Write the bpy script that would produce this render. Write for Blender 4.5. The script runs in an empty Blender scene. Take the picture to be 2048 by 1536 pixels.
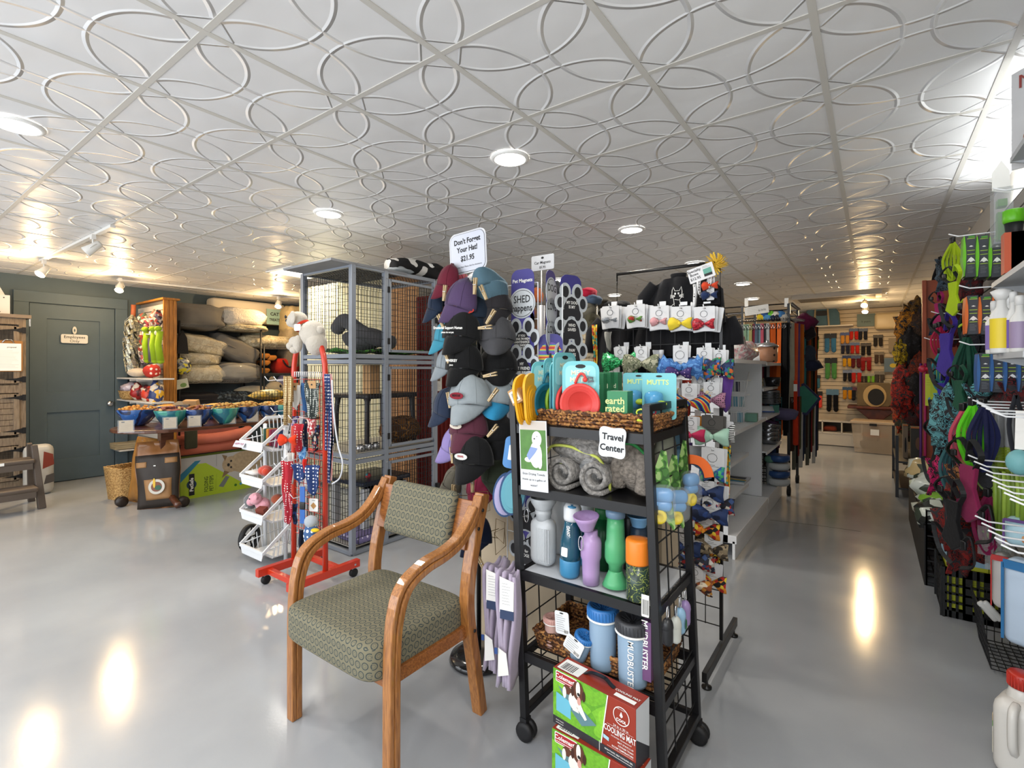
import bpy, math, random
from mathutils import Vector as V, Matrix, Euler
R = random.Random(11)
PI = math.pi
# ---- camera (photo treated as 2048x1536; level camera, lens shifted) ----
F, CX, HY, TH, HC, CH = 990., 1024., 738., math.radians(36.1), 1.45, 2.61
sT, cT = math.sin(TH), math.cos(TH)
S = bpy.context.scene
cam = bpy.data.cameras.new('camera'); cam.sensor_width = 36; cam.lens = F/2048*36
cam.shift_y = -(768-HY)/2048; cam.clip_start = .05
co = bpy.data.objects.new('camera', cam); S.collection.objects.link(co)
co.location = (0, 0, HC); co.rotation_euler = (PI/2, 0, TH); S.camera = co
S.view_settings.view_transform = 'Standard'; S.view_settings.look = 'None'
S.view_settings.gamma = 1; S.view_settings.exposure = -0.1; S.view_settings.use_curve_mapping = False
# ---- world and large lights ----
W = bpy.data.worlds.new('world'); S.world = W; W.use_nodes = True
W.node_tree.nodes['Background'].inputs[0].default_value = (.80, .88, 1, 1)
W.node_tree.nodes['Background'].inputs[1].default_value = 1.0
def area(name, loc, rot, sx, sy, power, col=(1, 1, 1), disk=False):
    l = bpy.data.lights.new(name, 'AREA'); l.shape = 'DISK' if disk else 'RECTANGLE'
    l.size = sx
    if not disk: l.size_y = sy
    l.energy = power; l.color = col; l.specular_factor = .6 if disk else 1
    o = bpy.data.objects.new(name, l); S.collection.objects.link(o); o.location = loc; o.rotation_euler = rot
    return o
# added fill behind the camera, taken as daylight through an assumed glazed shop front
area('daylight_fill', (-3.6, -2.35, 1.35), (PI/2, 0, 0), 7.4, 2.1, 210, (.95, .97, 1))
DOWN_W, SPOT_W = 14, 24
# unseen fill lights added at ceiling height behind the camera, and the strip that lights the ceiling from the top of the right wall display
for x, y in ((0, .5), (-2.1, .1), (-4.4, -.6), (-.4, -1.3), (-6.4, -.6)): area('fill_lamp_rear', (x, y, CH-.03), (0, 0, 0), .17, .17, 13, (1, .97, .92), True)
area('bounce_fill_rear', (.1, -.3, CH-.03), (0, 0, 0), .5, .5, 24, (.97, .98, 1))  # added in place of a bounced flash; no ceiling panel is known here
area('display_top_strip', (.60, 3.3, 2.40), (PI, 0, 0), .05, 1.6, 7, (.95, .98, 1))
DOWN = [(33, 248), (1020, 315), (657, 426), (1263, 458), (1390, 526), (1118, 559), (1486, 567), (1229, 590), (1505, 597)]

# ---- projection helpers: a pixel of the photo to a point of the room ----
def ray(px, py):
    u = (px-CX)/F; return V((-sT+u*cT, cT+u*sT, -(py-HY)/F))
def at(px, py, z): return V((0, 0, HC))+ray(px, py)*z
def ah(px, py, h): return at(px, py, (h-HC)/ray(px, py).z)
def ax(px, py, x): return at(px, py, x/ray(px, py).x)
def ay(px, py, y): return at(px, py, y/ray(px, py).y)

# ---- materials ----
def lin(c):
    if isinstance(c, str):
        c = c.lstrip('#'); c = [int(c[i:i+2], 16)/255 for i in (0, 2, 4)]
        c = [x/12.92 if x <= .04045 else ((x+.055)/1.055)**2.4 for x in c]
    return (c[0], c[1], c[2], 1)
MC = {}
def mat(col, rough=.5, metal=0, noise=None, bump=None, alpha=1, emit=0, trans=0, coat=0, spec=.5, kind=None, cols=None, sc=20, size=.3, sheen=0, ior=1.45, stretch=None):
    key = (col, rough, metal, noise, bump, alpha, emit, trans, coat, spec, kind, tuple(cols) if cols else None, sc, size, sheen, ior, stretch)
    if key in MC: return MC[key]
    m = bpy.data.materials.new('m%03d' % len(MC)); MC[key] = m; m.use_nodes = True
    nt = m.node_tree; N = nt.nodes; L = nt.links; b = N['Principled BSDF']
    b.inputs['Base Color'].default_value = lin(col); b.inputs['Roughness'].default_value = rough
    b.inputs['Metallic'].default_value = metal; b.inputs['Alpha'].default_value = alpha
    b.inputs['Transmission Weight'].default_value = trans; b.inputs['IOR'].default_value = ior
    b.inputs['Coat Weight'].default_value = coat; b.inputs['Specular IOR Level'].default_value = spec
    b.inputs['Sheen Weight'].default_value = sheen
    if emit:
        b.inputs['Emission Color'].default_value = lin(col); b.inputs['Emission Strength'].default_value = emit
    tc = None
    def coord():
        nonlocal tc
        if tc is None:
            t = N.new('ShaderNodeTexCoord'); tc = t.outputs['Object']
            if stretch:
                mp = N.new('ShaderNodeMapping'); mp.inputs['Scale'].default_value = stretch
                L.new(tc, mp.inputs[0]); tc = mp.outputs[0]
        return tc
    def mix(fac, a, c, mode='MIX'):
        x = N.new('ShaderNodeMix'); x.data_type = 'RGBA'; x.blend_type = mode
        L.new(fac, x.inputs[0])
        for i, q in ((6, a), (7, c)):
            if hasattr(q, 'links') or hasattr(q, 'is_linked'): L.new(q, x.inputs[i])
            else: x.inputs[i].default_value = q
        return x.outputs[2]
    base = lin(col); sock = None
    if kind == 'dots':
        v = N.new('ShaderNodeTexVoronoi'); v.inputs['Scale'].default_value = sc; v.inputs['Randomness'].default_value = 0.15; L.new(coord(), v.inputs[0])
        c = N.new('ShaderNodeMath'); c.operation = 'LESS_THAN'; c.inputs[1].default_value = size; L.new(v.outputs['Distance'], c.inputs[0])
        sock = mix(c.outputs[0], base, lin(cols[0]))
    elif kind in ('cells', 'blot'):
        r = N.new('ShaderNodeValToRGB'); r.color_ramp.interpolation = 'CONSTANT'
        allc = [col]+list(cols); e = r.color_ramp.elements
        while len(e) < len(allc): e.new(1)
        if kind == 'cells':
            v = N.new('ShaderNodeTexVoronoi'); v.inputs['Scale'].default_value = sc; L.new(coord(), v.inputs[0])
            sp = N.new('ShaderNodeSeparateColor'); L.new(v.outputs['Color'], sp.inputs[0]); L.new(sp.outputs[0], r.inputs[0])
            for i, q in enumerate(allc): e[i].position = i/len(allc); e[i].color = lin(q)
        else:
            v = N.new('ShaderNodeTexNoise'); v.inputs['Scale'].default_value = sc; v.inputs['Detail'].default_value = 1; L.new(coord(), v.inputs[0])
            L.new(v.outputs[0], r.inputs[0])
            for i, q in enumerate(allc): e[i].position = 0 if i == 0 else .38+.24*i/len(allc); e[i].color = lin(q)
        sock = r.outputs[0]
    elif kind in ('stripes', 'rings'):
        v = N.new('ShaderNodeTexWave'); v.wave_type = 'BANDS' if kind == 'stripes' else 'RINGS'; v.bands_direction = 'DIAGONAL' if size > 1 else ('Z' if size > .5 else 'X')
        v.inputs['Scale'].default_value = sc; v.inputs['Distortion'].default_value = 0; L.new(coord(), v.inputs[0])
        r = N.new('ShaderNodeValToRGB'); r.color_ramp.interpolation = 'CONSTANT'; allc = [col]+list(cols); e = r.color_ramp.elements
        while len(e) < len(allc): e.new(1)
        for i, q in enumerate(allc): e[i].position = i/len(allc); e[i].color = lin(q)
        L.new(v.outputs[0], r.inputs[0]); sock = r.outputs[0]
    elif kind == 'wood':
        t = N.new('ShaderNodeTexNoise'); t.inputs['Scale'].default_value = sc; t.inputs['Detail'].default_value = 6; t.inputs['Distortion'].default_value = .4
        L.new(coord(), t.inputs[0]); r = N.new('ShaderNodeValToRGB'); e = r.color_ramp.elements
        e[0].position = .35; e[0].color = lin(cols[0]); e[1].position = .62; e[1].color = base; L.new(t.outputs[0], r.inputs[0]); sock = r.outputs[0]
        bp = N.new('ShaderNodeBump'); bp.inputs['Strength'].default_value = .12; bp.inputs['Distance'].default_value = .002; L.new(t.outputs[0], bp.inputs['Height']); L.new(bp.outputs[0], b.inputs['Normal'])
    if noise:
        t = N.new('ShaderNodeTexNoise'); t.inputs['Scale'].default_value = noise[0]; t.inputs['Detail'].default_value = 4; L.new(coord(), t.inputs[0])
        mr = N.new('ShaderNodeMapRange'); mr.inputs[1].default_value = .3; mr.inputs[2].default_value = .7
        mr.inputs[3].default_value = 1-noise[1]; mr.inputs[4].default_value = 1+noise[1]*.5; L.new(t.outputs[0], mr.inputs[0])
        cc = N.new('ShaderNodeCombineColor')
        for i in range(3): L.new(mr.outputs[0], cc.inputs[i])
        x = N.new('ShaderNodeMix'); x.data_type = 'RGBA'; x.blend_type = 'MULTIPLY'; x.inputs[0].default_value = 1
        if sock: L.new(sock, x.inputs[6])
        else: x.inputs[6].default_value = base
        L.new(cc.outputs[0], x.inputs[7]); sock = x.outputs[2]
    if sock: L.new(sock, b.inputs['Base Color'])
    if bump:
        t = N.new('ShaderNodeTexNoise'); t.inputs['Scale'].default_value = bump[0]; t.inputs['Detail'].default_value = 3; L.new(coord(), t.inputs[0])
        bp = N.new('ShaderNodeBump'); bp.inputs['Strength'].default_value = bump[1]; bp.inputs['Distance'].default_value = bump[2] if len(bump) > 2 else .004
        L.new(t.outputs[0], bp.inputs['Height']); L.new(bp.outputs[0], b.inputs['Normal'])
    m['_n'] = 1
    return m
def cloth(c, **k): return mat(c, .92, bump=(60, .35), noise=(9, .12), sheen=.1, spec=.2, **k)
def plastic(c, r=.35, **k): return mat(c, r, **k)
WHITE = mat('#e9eaea', .4); BLACKM = mat('#121214', .38); BLK = mat('#141416', .6); CHROME = mat('#c9cbcf', .22, 1)
WIREW = mat('#e4e6e8', .3); PAPER = mat('#ecebe6', .6); INK = mat('#1b1b1d', .6); CLEARP = mat('#f4f8fa', .08, alpha=.12); KRAFT = mat('#b08a5e', .8)
GREYM = mat('#7e858f', .42, .25)

# ---- mesh builder ----
TXT = {}
def fr(o=(0, 0, 0), yaw=0, pitch=0, roll=0):
    return Matrix.Translation(V(o)) @ Matrix.Rotation(yaw, 4, 'Z') @ Matrix.Rotation(pitch, 4, 'X') @ Matrix.Rotation(roll, 4, 'Y')
class MB:
    def __init__(s, m=None): s.v = []; s.f = []; s.mi = []; s.sm = []; s.mats = []; s.dm = m; s.M = None
    def add(s, vs, fs, m=None, M=None, smooth=False):
        m = m or s.dm
        if m not in s.mats: s.mats.append(m)
        k = s.mats.index(m); n = len(s.v)
        if s.M is not None: M = s.M @ M if M is not None else s.M
        if M is not None: vs = [M @ V(v) for v in vs]
        s.v += [tuple(v) for v in vs]
        for f in fs: s.f.append([i+n for i in f]); s.mi.append(k); s.sm.append(smooth)
        return s
    def box(s, c, d, m=None, M=None, rz=0):
        x, y, z = d[0]/2, d[1]/2, d[2]/2
        T = Matrix.Translation(V(c)) @ Matrix.Rotation(rz, 4, 'Z')
        if M is not None: T = M @ T
        return s.add([(-x, -y, -z), (x, -y, -z), (x, y, -z), (-x, y, -z), (-x, -y, z), (x, -y, z), (x, y, z), (-x, y, z)],
                     [(0, 3, 2, 1), (4, 5, 6, 7), (0, 1, 5, 4), (1, 2, 6, 5), (2, 3, 7, 6), (3, 0, 4, 7)], m, T)
    def rb(s, c, d, r, m=None, M=None, n=3):
        """box with rounded corners"""
        r = min(r, min(d)*.499); vs = []; fs = []; rows = []
        hx, hy, hz = d[0]/2-r, d[1]/2-r, d[2]/2-r
        lat = [-PI/2+PI/2*i/n for i in range(n+1)]+[PI/2*i/n for i in range(n+1)]
        for li, a in enumerate(lat):
            zz = (-hz if li <= n else hz)+r*math.sin(a); rr = r*math.cos(a); row = []
            for q, (qx, qy) in enumerate(((1, 1), (-1, 1), (-1, -1), (1, -1))):
                for j in range(n+1):
                    t = q*PI/2+PI/2*j/n; row.append(len(vs)); vs.append((qx*hx+rr*math.cos(t), qy*hy+rr*math.sin(t), zz))
            rows.append(row)
        k = len(rows[0])
        for a, b in zip(rows, rows[1:]):
            for j in range(k): fs.append((a[j], a[(j+1) % k], b[(j+1) % k], b[j]))
        fs.append(tuple(reversed(rows[0]))); fs.append(tuple(rows[-1]))
        T = Matrix.Translation(V(c)); T = M @ T if M is not None else T
        return s.add(vs, fs, m, T, True)
    def tube(s, pts, r, m=None, n=6, M=None, closed=False, flat=None, smooth=True, cap=True):
        """sweep along pts; flat=(w,h) sweeps a rectangle, r may be a list"""
        P = [V(p) for p in pts]; k = len(P); vs = []; fs = []
        if flat: n = 4
        up = None; rows = []
        for i in range(k):
            if closed: t = P[(i+1) % k]-P[i-1]
            else: t = P[min(i+1, k-1)]-P[max(i-1, 0)]
            if t.length < 1e-9: t = V((0, 0, 1))
            t.normalize()
            if up is None:
                up = V((0, 0, 1)) if abs(t.z) < .9 else V((0, 1, 0))
            sd = t.cross(up)
            if sd.length < 1e-6: sd = t.cross(V((1, 0, 0)))
            sd.normalize(); up = sd.cross(t).normalized()
            rr = r[i] if isinstance(r, (list, tuple)) else r; row = []
            for j in range(n):
                if flat:
                    a, b = ((-1, -1), (1, -1), (1, 1), (-1, 1))[j]; q = P[i]+sd*(a*flat[0]/2)+up*(b*flat[1]/2)
                else:
                    a = 2*PI*j/n+(PI/4 if n == 4 else 0); q = P[i]+sd*(math.cos(a)*rr)+up*(math.sin(a)*rr)
                row.append(len(vs)); vs.append(q)
            rows.append(row)
        rng = range(k) if closed else range(k-1)
        for i in rng:
            a, b = rows[i], rows[(i+1) % k]
            for j in range(n): fs.append((a[j], b[j], b[(j+1) % n], a[(j+1) % n]))
        if not closed and cap: fs.append(tuple(rows[0])); fs.append(tuple(reversed(rows[-1])))
        return s.add(vs, fs, m, M, smooth and not flat and n > 4)
    def w(s, a, b, r=.0022, m=None, M=None): return s.tube([a, b], r, m, 4, M)
    def lathe(s, prof, c=(0, 0, 0), m=None, n=20, M=None, sx=1, sy=1, smooth=True, cap=True):
        vs = []; fs = []
        for (r, z) in prof:
            for j in range(n):
                a = 2*PI*j/n; vs.append((c[0]+r*math.cos(a)*sx, c[1]+r*math.sin(a)*sy, c[2]+z))
        for i in range(len(prof)-1):
            for j in range(n): fs.append((i*n+j, i*n+(j+1) % n, (i+1)*n+(j+1) % n, (i+1)*n+j))
        if cap: fs.append(tuple(reversed(range(n)))); fs.append(tuple(range((len(prof)-1)*n, len(prof)*n)))
        return s.add(vs, fs, m, M, smooth)
    def cyl(s, c, r, h, m=None, n=16, M=None): return s.lathe([(r, 0), (r, h)], c, m, n, M)
    def prism(s, poly, th, m=None, M=None, y=0, sm=None):
        """outline in local x,z; thickness along +y from y"""
        k = len(poly)
        vs = [(p[0], y, p[1]) for p in poly]+[(p[0], y+th, p[1]) for p in poly]
        fs = [tuple(range(k)), tuple(reversed(range(k, 2*k)))]+[(i, i+k, (i+1) % k+k, (i+1) % k) for i in range(k)]
        return s.add(vs, fs, m, M)
    def sheet(s, fn, nu, nv, th, m=None, M=None, smooth=True, wrap=False):
        """surface fn(u,v)->point, given thickness th along its normal"""
        g = [[V(fn(i/nu, j/nv)) for j in range(nv+1)] for i in range(nu+1)]; vs = []; nb = (nu+1)*(nv+1)
        def nm(i, j):
            a = g[min(i+1, nu)][j]-g[max(i-1, 0)][j]; b = g[i][min(j+1, nv)]-g[i][max(j-1, 0)]
            c = a.cross(b); return c.normalized() if c.length > 1e-12 else V((0, 0, 1))
        for i in range(nu+1):
            for j in range(nv+1): vs.append(g[i][j])
        for i in range(nu+1):
            for j in range(nv+1): vs.append(g[i][j]-nm(i, j)*th)
        fs = []; I = lambda i, j: i*(nv+1)+j
        for i in range(nu):
            for j in range(nv):
                fs.append((I(i, j), I(i+1, j), I(i+1, j+1), I(i, j+1))); fs.append((nb+I(i, j), nb+I(i, j+1), nb+I(i+1, j+1), nb+I(i+1, j)))
        for i in range(nu):
            fs.append((I(i, 0), nb+I(i, 0), nb+I(i+1, 0), I(i+1, 0))); fs.append((I(i, nv), I(i+1, nv), nb+I(i+1, nv), nb+I(i, nv)))
        for j in range(nv):
            fs.append((I(0, j), I(0, j+1), nb+I(0, j+1), nb+I(0, j))); fs.append((I(nu, j), nb+I(nu, j), nb+I(nu, j+1), I(nu, j+1)))
        return s.add(vs, fs, m, M, smooth)
    def blob(s, c, d, m=None, M=None, n=14, amp=0, seed=0, e=1, fr_=2.2):
        """ellipsoid, e<1 squarer; amp adds lumps"""
        rr = random.Random(seed); ph = [rr.uniform(0, 6) for _ in range(6)]; vs = []; fs = []
        nl = max(4, n//2+1)
        def sg(x): return math.copysign(abs(x)**e, x)
        for i in range(nl+1):
            a = -PI/2+PI*i/nl
            for j in range(n):
                t = 2*PI*j/n; x, y, z = sg(math.cos(a))*sg(math.cos(t)), sg(math.cos(a))*sg(math.sin(t)), sg(math.sin(a))
                q = 1+amp*(math.sin(fr_*2*x+ph[0]+ph[3]*y)+math.sin(fr_*2.3*y+ph[1]+fr_*z)+math.sin(fr_*2.7*z+ph[2]+ph[4]*x))/3
                vs.append((c[0]+x*d[0]*q, c[1]+y*d[1]*q, c[2]+z*d[2]*q))
        for i in range(nl):
            for j in range(n): fs.append((i*n+j, i*n+(j+1) % n, (i+1)*n+(j+1) % n, (i+1)*n+j))
        return s.add(vs, fs, m, M, True)
    def text(s, t, size, x=0, z=0, m=None, M=None, y=-.0006, al='CENTER', bold=0, sx=1):
        """lettering in the local x,z plane facing -y"""
        k = (t, al, bold)
        if k not in TXT:
            cu = bpy.data.curves.new('t', 'FONT'); cu.body = t; cu.align_x = al; cu.align_y = 'CENTER'; cu.resolution_u = 2; cu.offset = bold; cu.extrude = 0
            o = bpy.data.objects.new('t', cu); me = bpy.data.meshes.new_from_object(o)
            TXT[k] = ([tuple(v.co) for v in me.vertices], [tuple(p.vertices) for p in me.polygons])
            bpy.data.objects.remove(o); bpy.data.meshes.remove(me); bpy.data.curves.remove(cu)
        vs, fs = TXT[k]
        return s.add([(x+v[0]*size*sx, y, z+v[1]*size) for v in vs], fs, m or INK, M)
    def lines(s, x0, x1, z0, n, dz, m=None, M=None, y=-.0005, h=.0012, seed=1):
        """rows of small print, seen as thin bars"""
        rr = random.Random(seed)
        for i in range(n):
            xe = x0+(x1-x0)*rr.uniform(.6, 1); z = z0-i*dz
            s.add([(x0, y, z), (xe, y, z), (xe, y, z+h), (x0, y, z+h)], [(0, 1, 2, 3)], m or INK, M)
        return s
    def quad(s, x0, z0, x1, z1, m, M=None, y=-.0004):
        return s.add([(x0, y, z0), (x1, y, z0), (x1, y, z1), (x0, y, z1)], [(0, 1, 2, 3)], m, M)
    def poly(s, pts, m, M=None, y=-.0004): return s.add([(p[0], y, p[1]) for p in pts], [tuple(range(len(pts)))], m, M)
    def barcode(s, x, z, w_, h, m=None, M=None, y=-.0006, seed=3):
        rr = random.Random(seed); s.quad(x-w_*.1, z-h*.15, x+w_*1.1, z+h*1.1, PAPER, M, y+.0002); c = x
        while c < x+w_: d = w_*rr.choice((.02, .04, .06)); s.quad(c, z, c+d, z+h, INK, M, y); c += d+w_*rr.choice((.03, .05))
        return s
    def mesh(s, name):
        me = bpy.data.meshes.new(name); me.from_pydata(s.v, [], s.f)
        for m in s.mats: me.materials.append(m)
        me.polygons.foreach_set('material_index', s.mi); me.polygons.foreach_set('use_smooth', s.sm)
        me.validate(); me.update(); return me
def obj(name, mb, parent=None, bev=0, label=None):
    o = bpy.data.objects.new(name, mb.mesh(name)); S.collection.objects.link(o)
    if parent is not None: o.parent = parent
    if bev:
        b = o.modifiers.new('bevel', 'BEVEL'); b.width = bev; b.segments = 2; b.limit_method = 'ANGLE'; b.angle_limit = math.radians(50)
    if label: o['label'] = label
    return o
def put(o, loc, yaw=0, pitch=0, roll=0):
    o.matrix_world = fr(loc, yaw, pitch, roll) if o.parent is None else o.matrix_world
    return o
def tag(o, label, cat, group=None, kind=None):
    o['label'] = label; o['category'] = cat
    if group: o['group'] = group
    if kind: o['kind'] = kind
    return o
def thing(name, label, cat, loc=(0, 0, 0), yaw=0, group=None, pitch=0, roll=0):
    o = bpy.data.objects.new(name, None); S.collection.objects.link(o); o.empty_display_size = .05
    o.matrix_world = fr(loc, yaw, pitch, roll); return tag(o, label, cat, group)
def solo(name, mb, label, cat, loc=(0, 0, 0), yaw=0, group=None, pitch=0, roll=0, bev=0, kind=None):
    o = obj(name, mb, None, bev); o.matrix_world = fr(loc, yaw, pitch, roll); return tag(o, label, cat, group, kind)
def struct(name, mb, bev=0):
    o = obj(name, mb, None, bev); o['kind'] = 'structure'; return o
KIDS = {}
def dup(root, loc, yaw=0, label=None, group=None, pitch=0, roll=0, scale=None):
    def cp(o, par):
        c = o.copy(); S.collection.objects.link(c)
        if par is not None: c.parent = par; c.matrix_parent_inverse = o.matrix_parent_inverse.copy()
        for ch in o.children: 
            if ch not in seen: seen.add(ch); cp(ch, c)
        return c
    seen = set(); kids = list(root.children_recursive)
    r = cp(root, None); r.matrix_world = fr(loc, yaw, pitch, roll)
    if scale: r.scale = scale if isinstance(scale, (tuple, list)) else (scale,)*3
    if label: r['label'] = label
    if group: r['group'] = group
    return r
def ell(rx, rz, n=24, cx=0, cz=0, a0=0, a1=2*PI):
    return [(cx+rx*math.cos(a0+(a1-a0)*i/n), cz+rz*math.sin(a0+(a1-a0)*i/n)) for i in range(n)]
def rrect(w_, h, r, n=4, cx=0, cz=0):
    p = []
    for q, (sx, sz) in enumerate(((1, 1), (-1, 1), (-1, -1), (1, -1))):
        for j in range(n+1):
            t = q*PI/2+PI/2*j/n; p.append((cx+sx*(w_/2-r)+r*math.cos(t), cz+sz*(h/2-r)+r*math.sin(t)))
    return p
def arc(p0, p1, bulge, n=8, ax_=V((0, 0, 1))):
    a, b = V(p0), V(p1); return [a.lerp(b, i/n)+ax_*(bulge*4*(i/n)*(1-i/n)) for i in range(n+1)]
# ================= room shell =================
XL, XR, YF, YB = -8.45, .66, 11.6, -2.4
TS, OX, OY = .566, -.158, 1.884
def tile_mat():
    m = bpy.data.materials.new('ceiling_tile'); m.use_nodes = True; nt = m.node_tree; N = nt.nodes; L = nt.links; b = N['Principled BSDF']
    b.inputs['Base Color'].default_value = lin('#e4e4e4'); b.inputs['Roughness'].default_value = .38
    tc = N.new('ShaderNodeNewGeometry'); sp = N.new('ShaderNodeSeparateXYZ'); L.new(tc.outputs['Position'], sp.inputs[0])
    def M(op, a, c=None, d=None):
        n = N.new('ShaderNodeMath'); n.operation = op
        for i, q in enumerate((a, c, d)):
            if q is None: continue
            if isinstance(q, (int, float)): n.inputs[i].default_value = q
            else: L.new(q, n.inputs[i])
        return n.outputs[0]
    def loc(s, o): return M('SUBTRACT', M('FRACT', M('DIVIDE', M('SUBTRACT', s, o-100*TS), TS)), .5)
    x, y = loc(sp.outputs[0], OX), loc(sp.outputs[1], OY); H = None
    for (t, q, sg) in ((x, y, 1), (x, y, -1), (y, x, 1), (y, x, -1)):
        n = M('ADD', M('MULTIPLY', q, sg), .5)
        e = M('SQRT', M('ADD', M('POWER', M('DIVIDE', t, .52), 2), M('POWER', M('DIVIDE', M('MAXIMUM', M('SUBTRACT', n, .0), 0), .43), 2)))
        dist = M('MULTIPLY', M('ABSOLUTE', M('SUBTRACT', e, 1)), .5)
        h = M('SUBTRACT', 1, M('MINIMUM', M('DIVIDE', dist, .021), 1))
        h = M('SMOOTH_MIN', h, 1, .3)
        H = h if H is None else M('MAXIMUM', H, h)
    l1 = M('ADD', M('ABSOLUTE', x), M('ABSOLUTE', y)); H = M('MULTIPLY', H, M('LESS_THAN', l1, .825)); dc = M('ADD', M('MULTIPLY', M('ABSOLUTE', M('SUBTRACT', l1, .82)), .7), M('GREATER_THAN', M('MAXIMUM', M('ABSOLUTE', x), M('ABSOLUTE', y)), .485))
    H = M('MAXIMUM', H, M('SUBTRACT', 1, M('MINIMUM', M('DIVIDE', dc, .012), 1)))
    bp = N.new('ShaderNodeBump'); bp.inputs['Strength'].default_value = 1; bp.inputs['Distance'].default_value = .009; L.new(H, bp.inputs['Height'])
    nz = N.new('ShaderNodeTexNoise'); nz.inputs['Scale'].default_value = 3.1; L.new(tc.outputs['Position'], nz.inputs[0])
    b2 = N.new('ShaderNodeBump'); b2.inputs['Strength'].default_value = .5; b2.inputs['Distance'].default_value = .03; L.new(nz.outputs[0], b2.inputs['Height']); L.new(b2.outputs[0], bp.inputs['Normal'])
    L.new(bp.outputs[0], b.inputs['Normal']); return m
def floor_mat():
    m = bpy.data.materials.new('epoxy_floor'); m.use_nodes = True; nt = m.node_tree; N = nt.nodes; L = nt.links; b = N['Principled BSDF']
    tc = N.new('ShaderNodeNewGeometry'); n1 = N.new('ShaderNodeTexNoise'); n1.inputs['Scale'].default_value = .9; n1.inputs['Detail'].default_value = 5; L.new(tc.outputs['Position'], n1.inputs[0])
    r = N.new('ShaderNodeValToRGB'); r.color_ramp.elements[0].position = .35; r.color_ramp.elements[0].color = lin('#96999d'); r.color_ramp.elements[1].position = .65; r.color_ramp.elements[1].color = lin('#a7aaad')
    L.new(n1.outputs[0], r.inputs[0])
    v = N.new('ShaderNodeTexVoronoi'); v.inputs['Scale'].default_value = 2.3; L.new(tc.outputs['Position'], v.inputs[0])
    c = N.new('ShaderNodeMath'); c.operation = 'LESS_THAN'; c.inputs[1].default_value = .008; L.new(v.outputs['Distance'], c.inputs[0])
    x = N.new('ShaderNodeMix'); x.data_type = 'RGBA'; L.new(c.outputs[0], x.inputs[0]); L.new(r.outputs[0], x.inputs[6]); x.inputs[7].default_value = lin('#5b5a58')
    L.new(x.outputs[2], b.inputs['Base Color']); b.inputs['Roughness'].default_value = .16; b.inputs['Specular IOR Level'].default_value = .42
    n2 = N.new('ShaderNodeTexNoise'); n2.inputs['Scale'].default_value = 5; n2.inputs['Detail'].default_value = 4; L.new(tc.outputs['Position'], n2.inputs[0]); n3 = N.new('ShaderNodeTexNoise'); n3.inputs['Scale'].default_value = 90; n3.inputs['Detail'].default_value = 2; L.new(tc.outputs['Position'], n3.inputs[0])
    mr = N.new('ShaderNodeMapRange'); mr.inputs[3].default_value = .09; mr.inputs[4].default_value = .17; L.new(n2.outputs[0], mr.inputs[0]); L.new(mr.outputs[0], b.inputs['Roughness'])
    bp = N.new('ShaderNodeBump'); bp.inputs['Strength'].default_value = .12; bp.inputs['Distance'].default_value = .0012; L.new(n3.outputs[0], bp.inputs['Height']); L.new(bp.outputs[0], b.inputs['Normal'])
    return m
mb = MB(floor_mat()); mb.box(((XL+XR)/2, (YF+YB)/2, -.05), (XR-XL+.3, YF-YB+.3, .1)); struct('floor', mb)
a, b_ = ah(1540, 1040, 0), ah(1722, 1063, 0); mb = MB(mat('#4a4845', .7)); mb.tube([a, a.lerp(b_, .5)+V((.01, .02, 0)), b_], 0, flat=(.008, .002)); struct('floor_crack', mb)
mb = MB(tile_mat()); mb.box(((XL+XR)/2, (YF+YB)/2, CH+.05), (XR-XL+.3, YF-YB+.3, .1)); struct('ceiling', mb)
gm = mat('#cbc8c1', .45); mb = MB(gm)
x = OX-20*TS
while x < XR:
    if x > XL: mb.box((x, (YF+YB)/2, CH+.001), (.024, YF-YB, .008))
    x += TS
y = OY-12*TS
while y < YF:
    if y > YB: mb.box(((XL+XR)/2, y, CH+.0015), (XR-XL, .022, .008))
    y += TS
o = struct('trim_1', mb); o['label'] = 'white T-bar grid of the drop ceiling'
slate = mat('#516068', .55, noise=(6, .05)); slatewall = mat('#4c5a60', .6, noise=(5, .06))
mb = MB(slatewall); mb.box((XL-.06, (YF+YB)/2, CH/2), (.12, YF-YB, CH)); struct('wall_left', mb)
mb = MB(mat('#cfcac0', .6)); mb.box((XR+.06, (YF+YB)/2, CH/2), (.12, YF-YB, CH)); struct('wall_right', mb)
# far wall of horizontal slats
slatm = mat('#cbb89a', .5, noise=(4, .05)); slatd = mat('#6e6250', .8)
mb = MB(slatm); mb.box(((XL+XR)/2, YF+.08, CH/2), (XR-XL, .1, CH), slatd)
z = .5
while z < CH-.05:
    mb.box(((XL+XR)/2, YF+.015, z+.036), (XR-XL, .03, .07)); z += .078
mb.box(((XL+XR)/2, YF+.015, .25), (XR-XL, .03, .5)); struct('wall_far', mb)
# unseen rear wall behind the camera; its glazing is added to bring in daylight
mb = MB(mat('#d8d4cc', .6)); ww = XR-XL
mb.box(((XL+XR)/2, YB-.06, .12), (ww, .1, .24)); mb.box(((XL+XR)/2, YB-.06, CH-.06), (ww, .1, .12))
for q in (XL+.2, XL+2.7, XL+5.2, XR-.2): mb.box((q, YB-.06, CH/2), (.3, .1, CH))
struct('wall_rear', mb)
mb = MB(mat('#e8f2f8', .02, trans=1, ior=1.05)); mb.box(((XL+XR)/2, YB-.1, CH/2), (ww, .006, CH-.4)); struct('window_1', mb)
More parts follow.
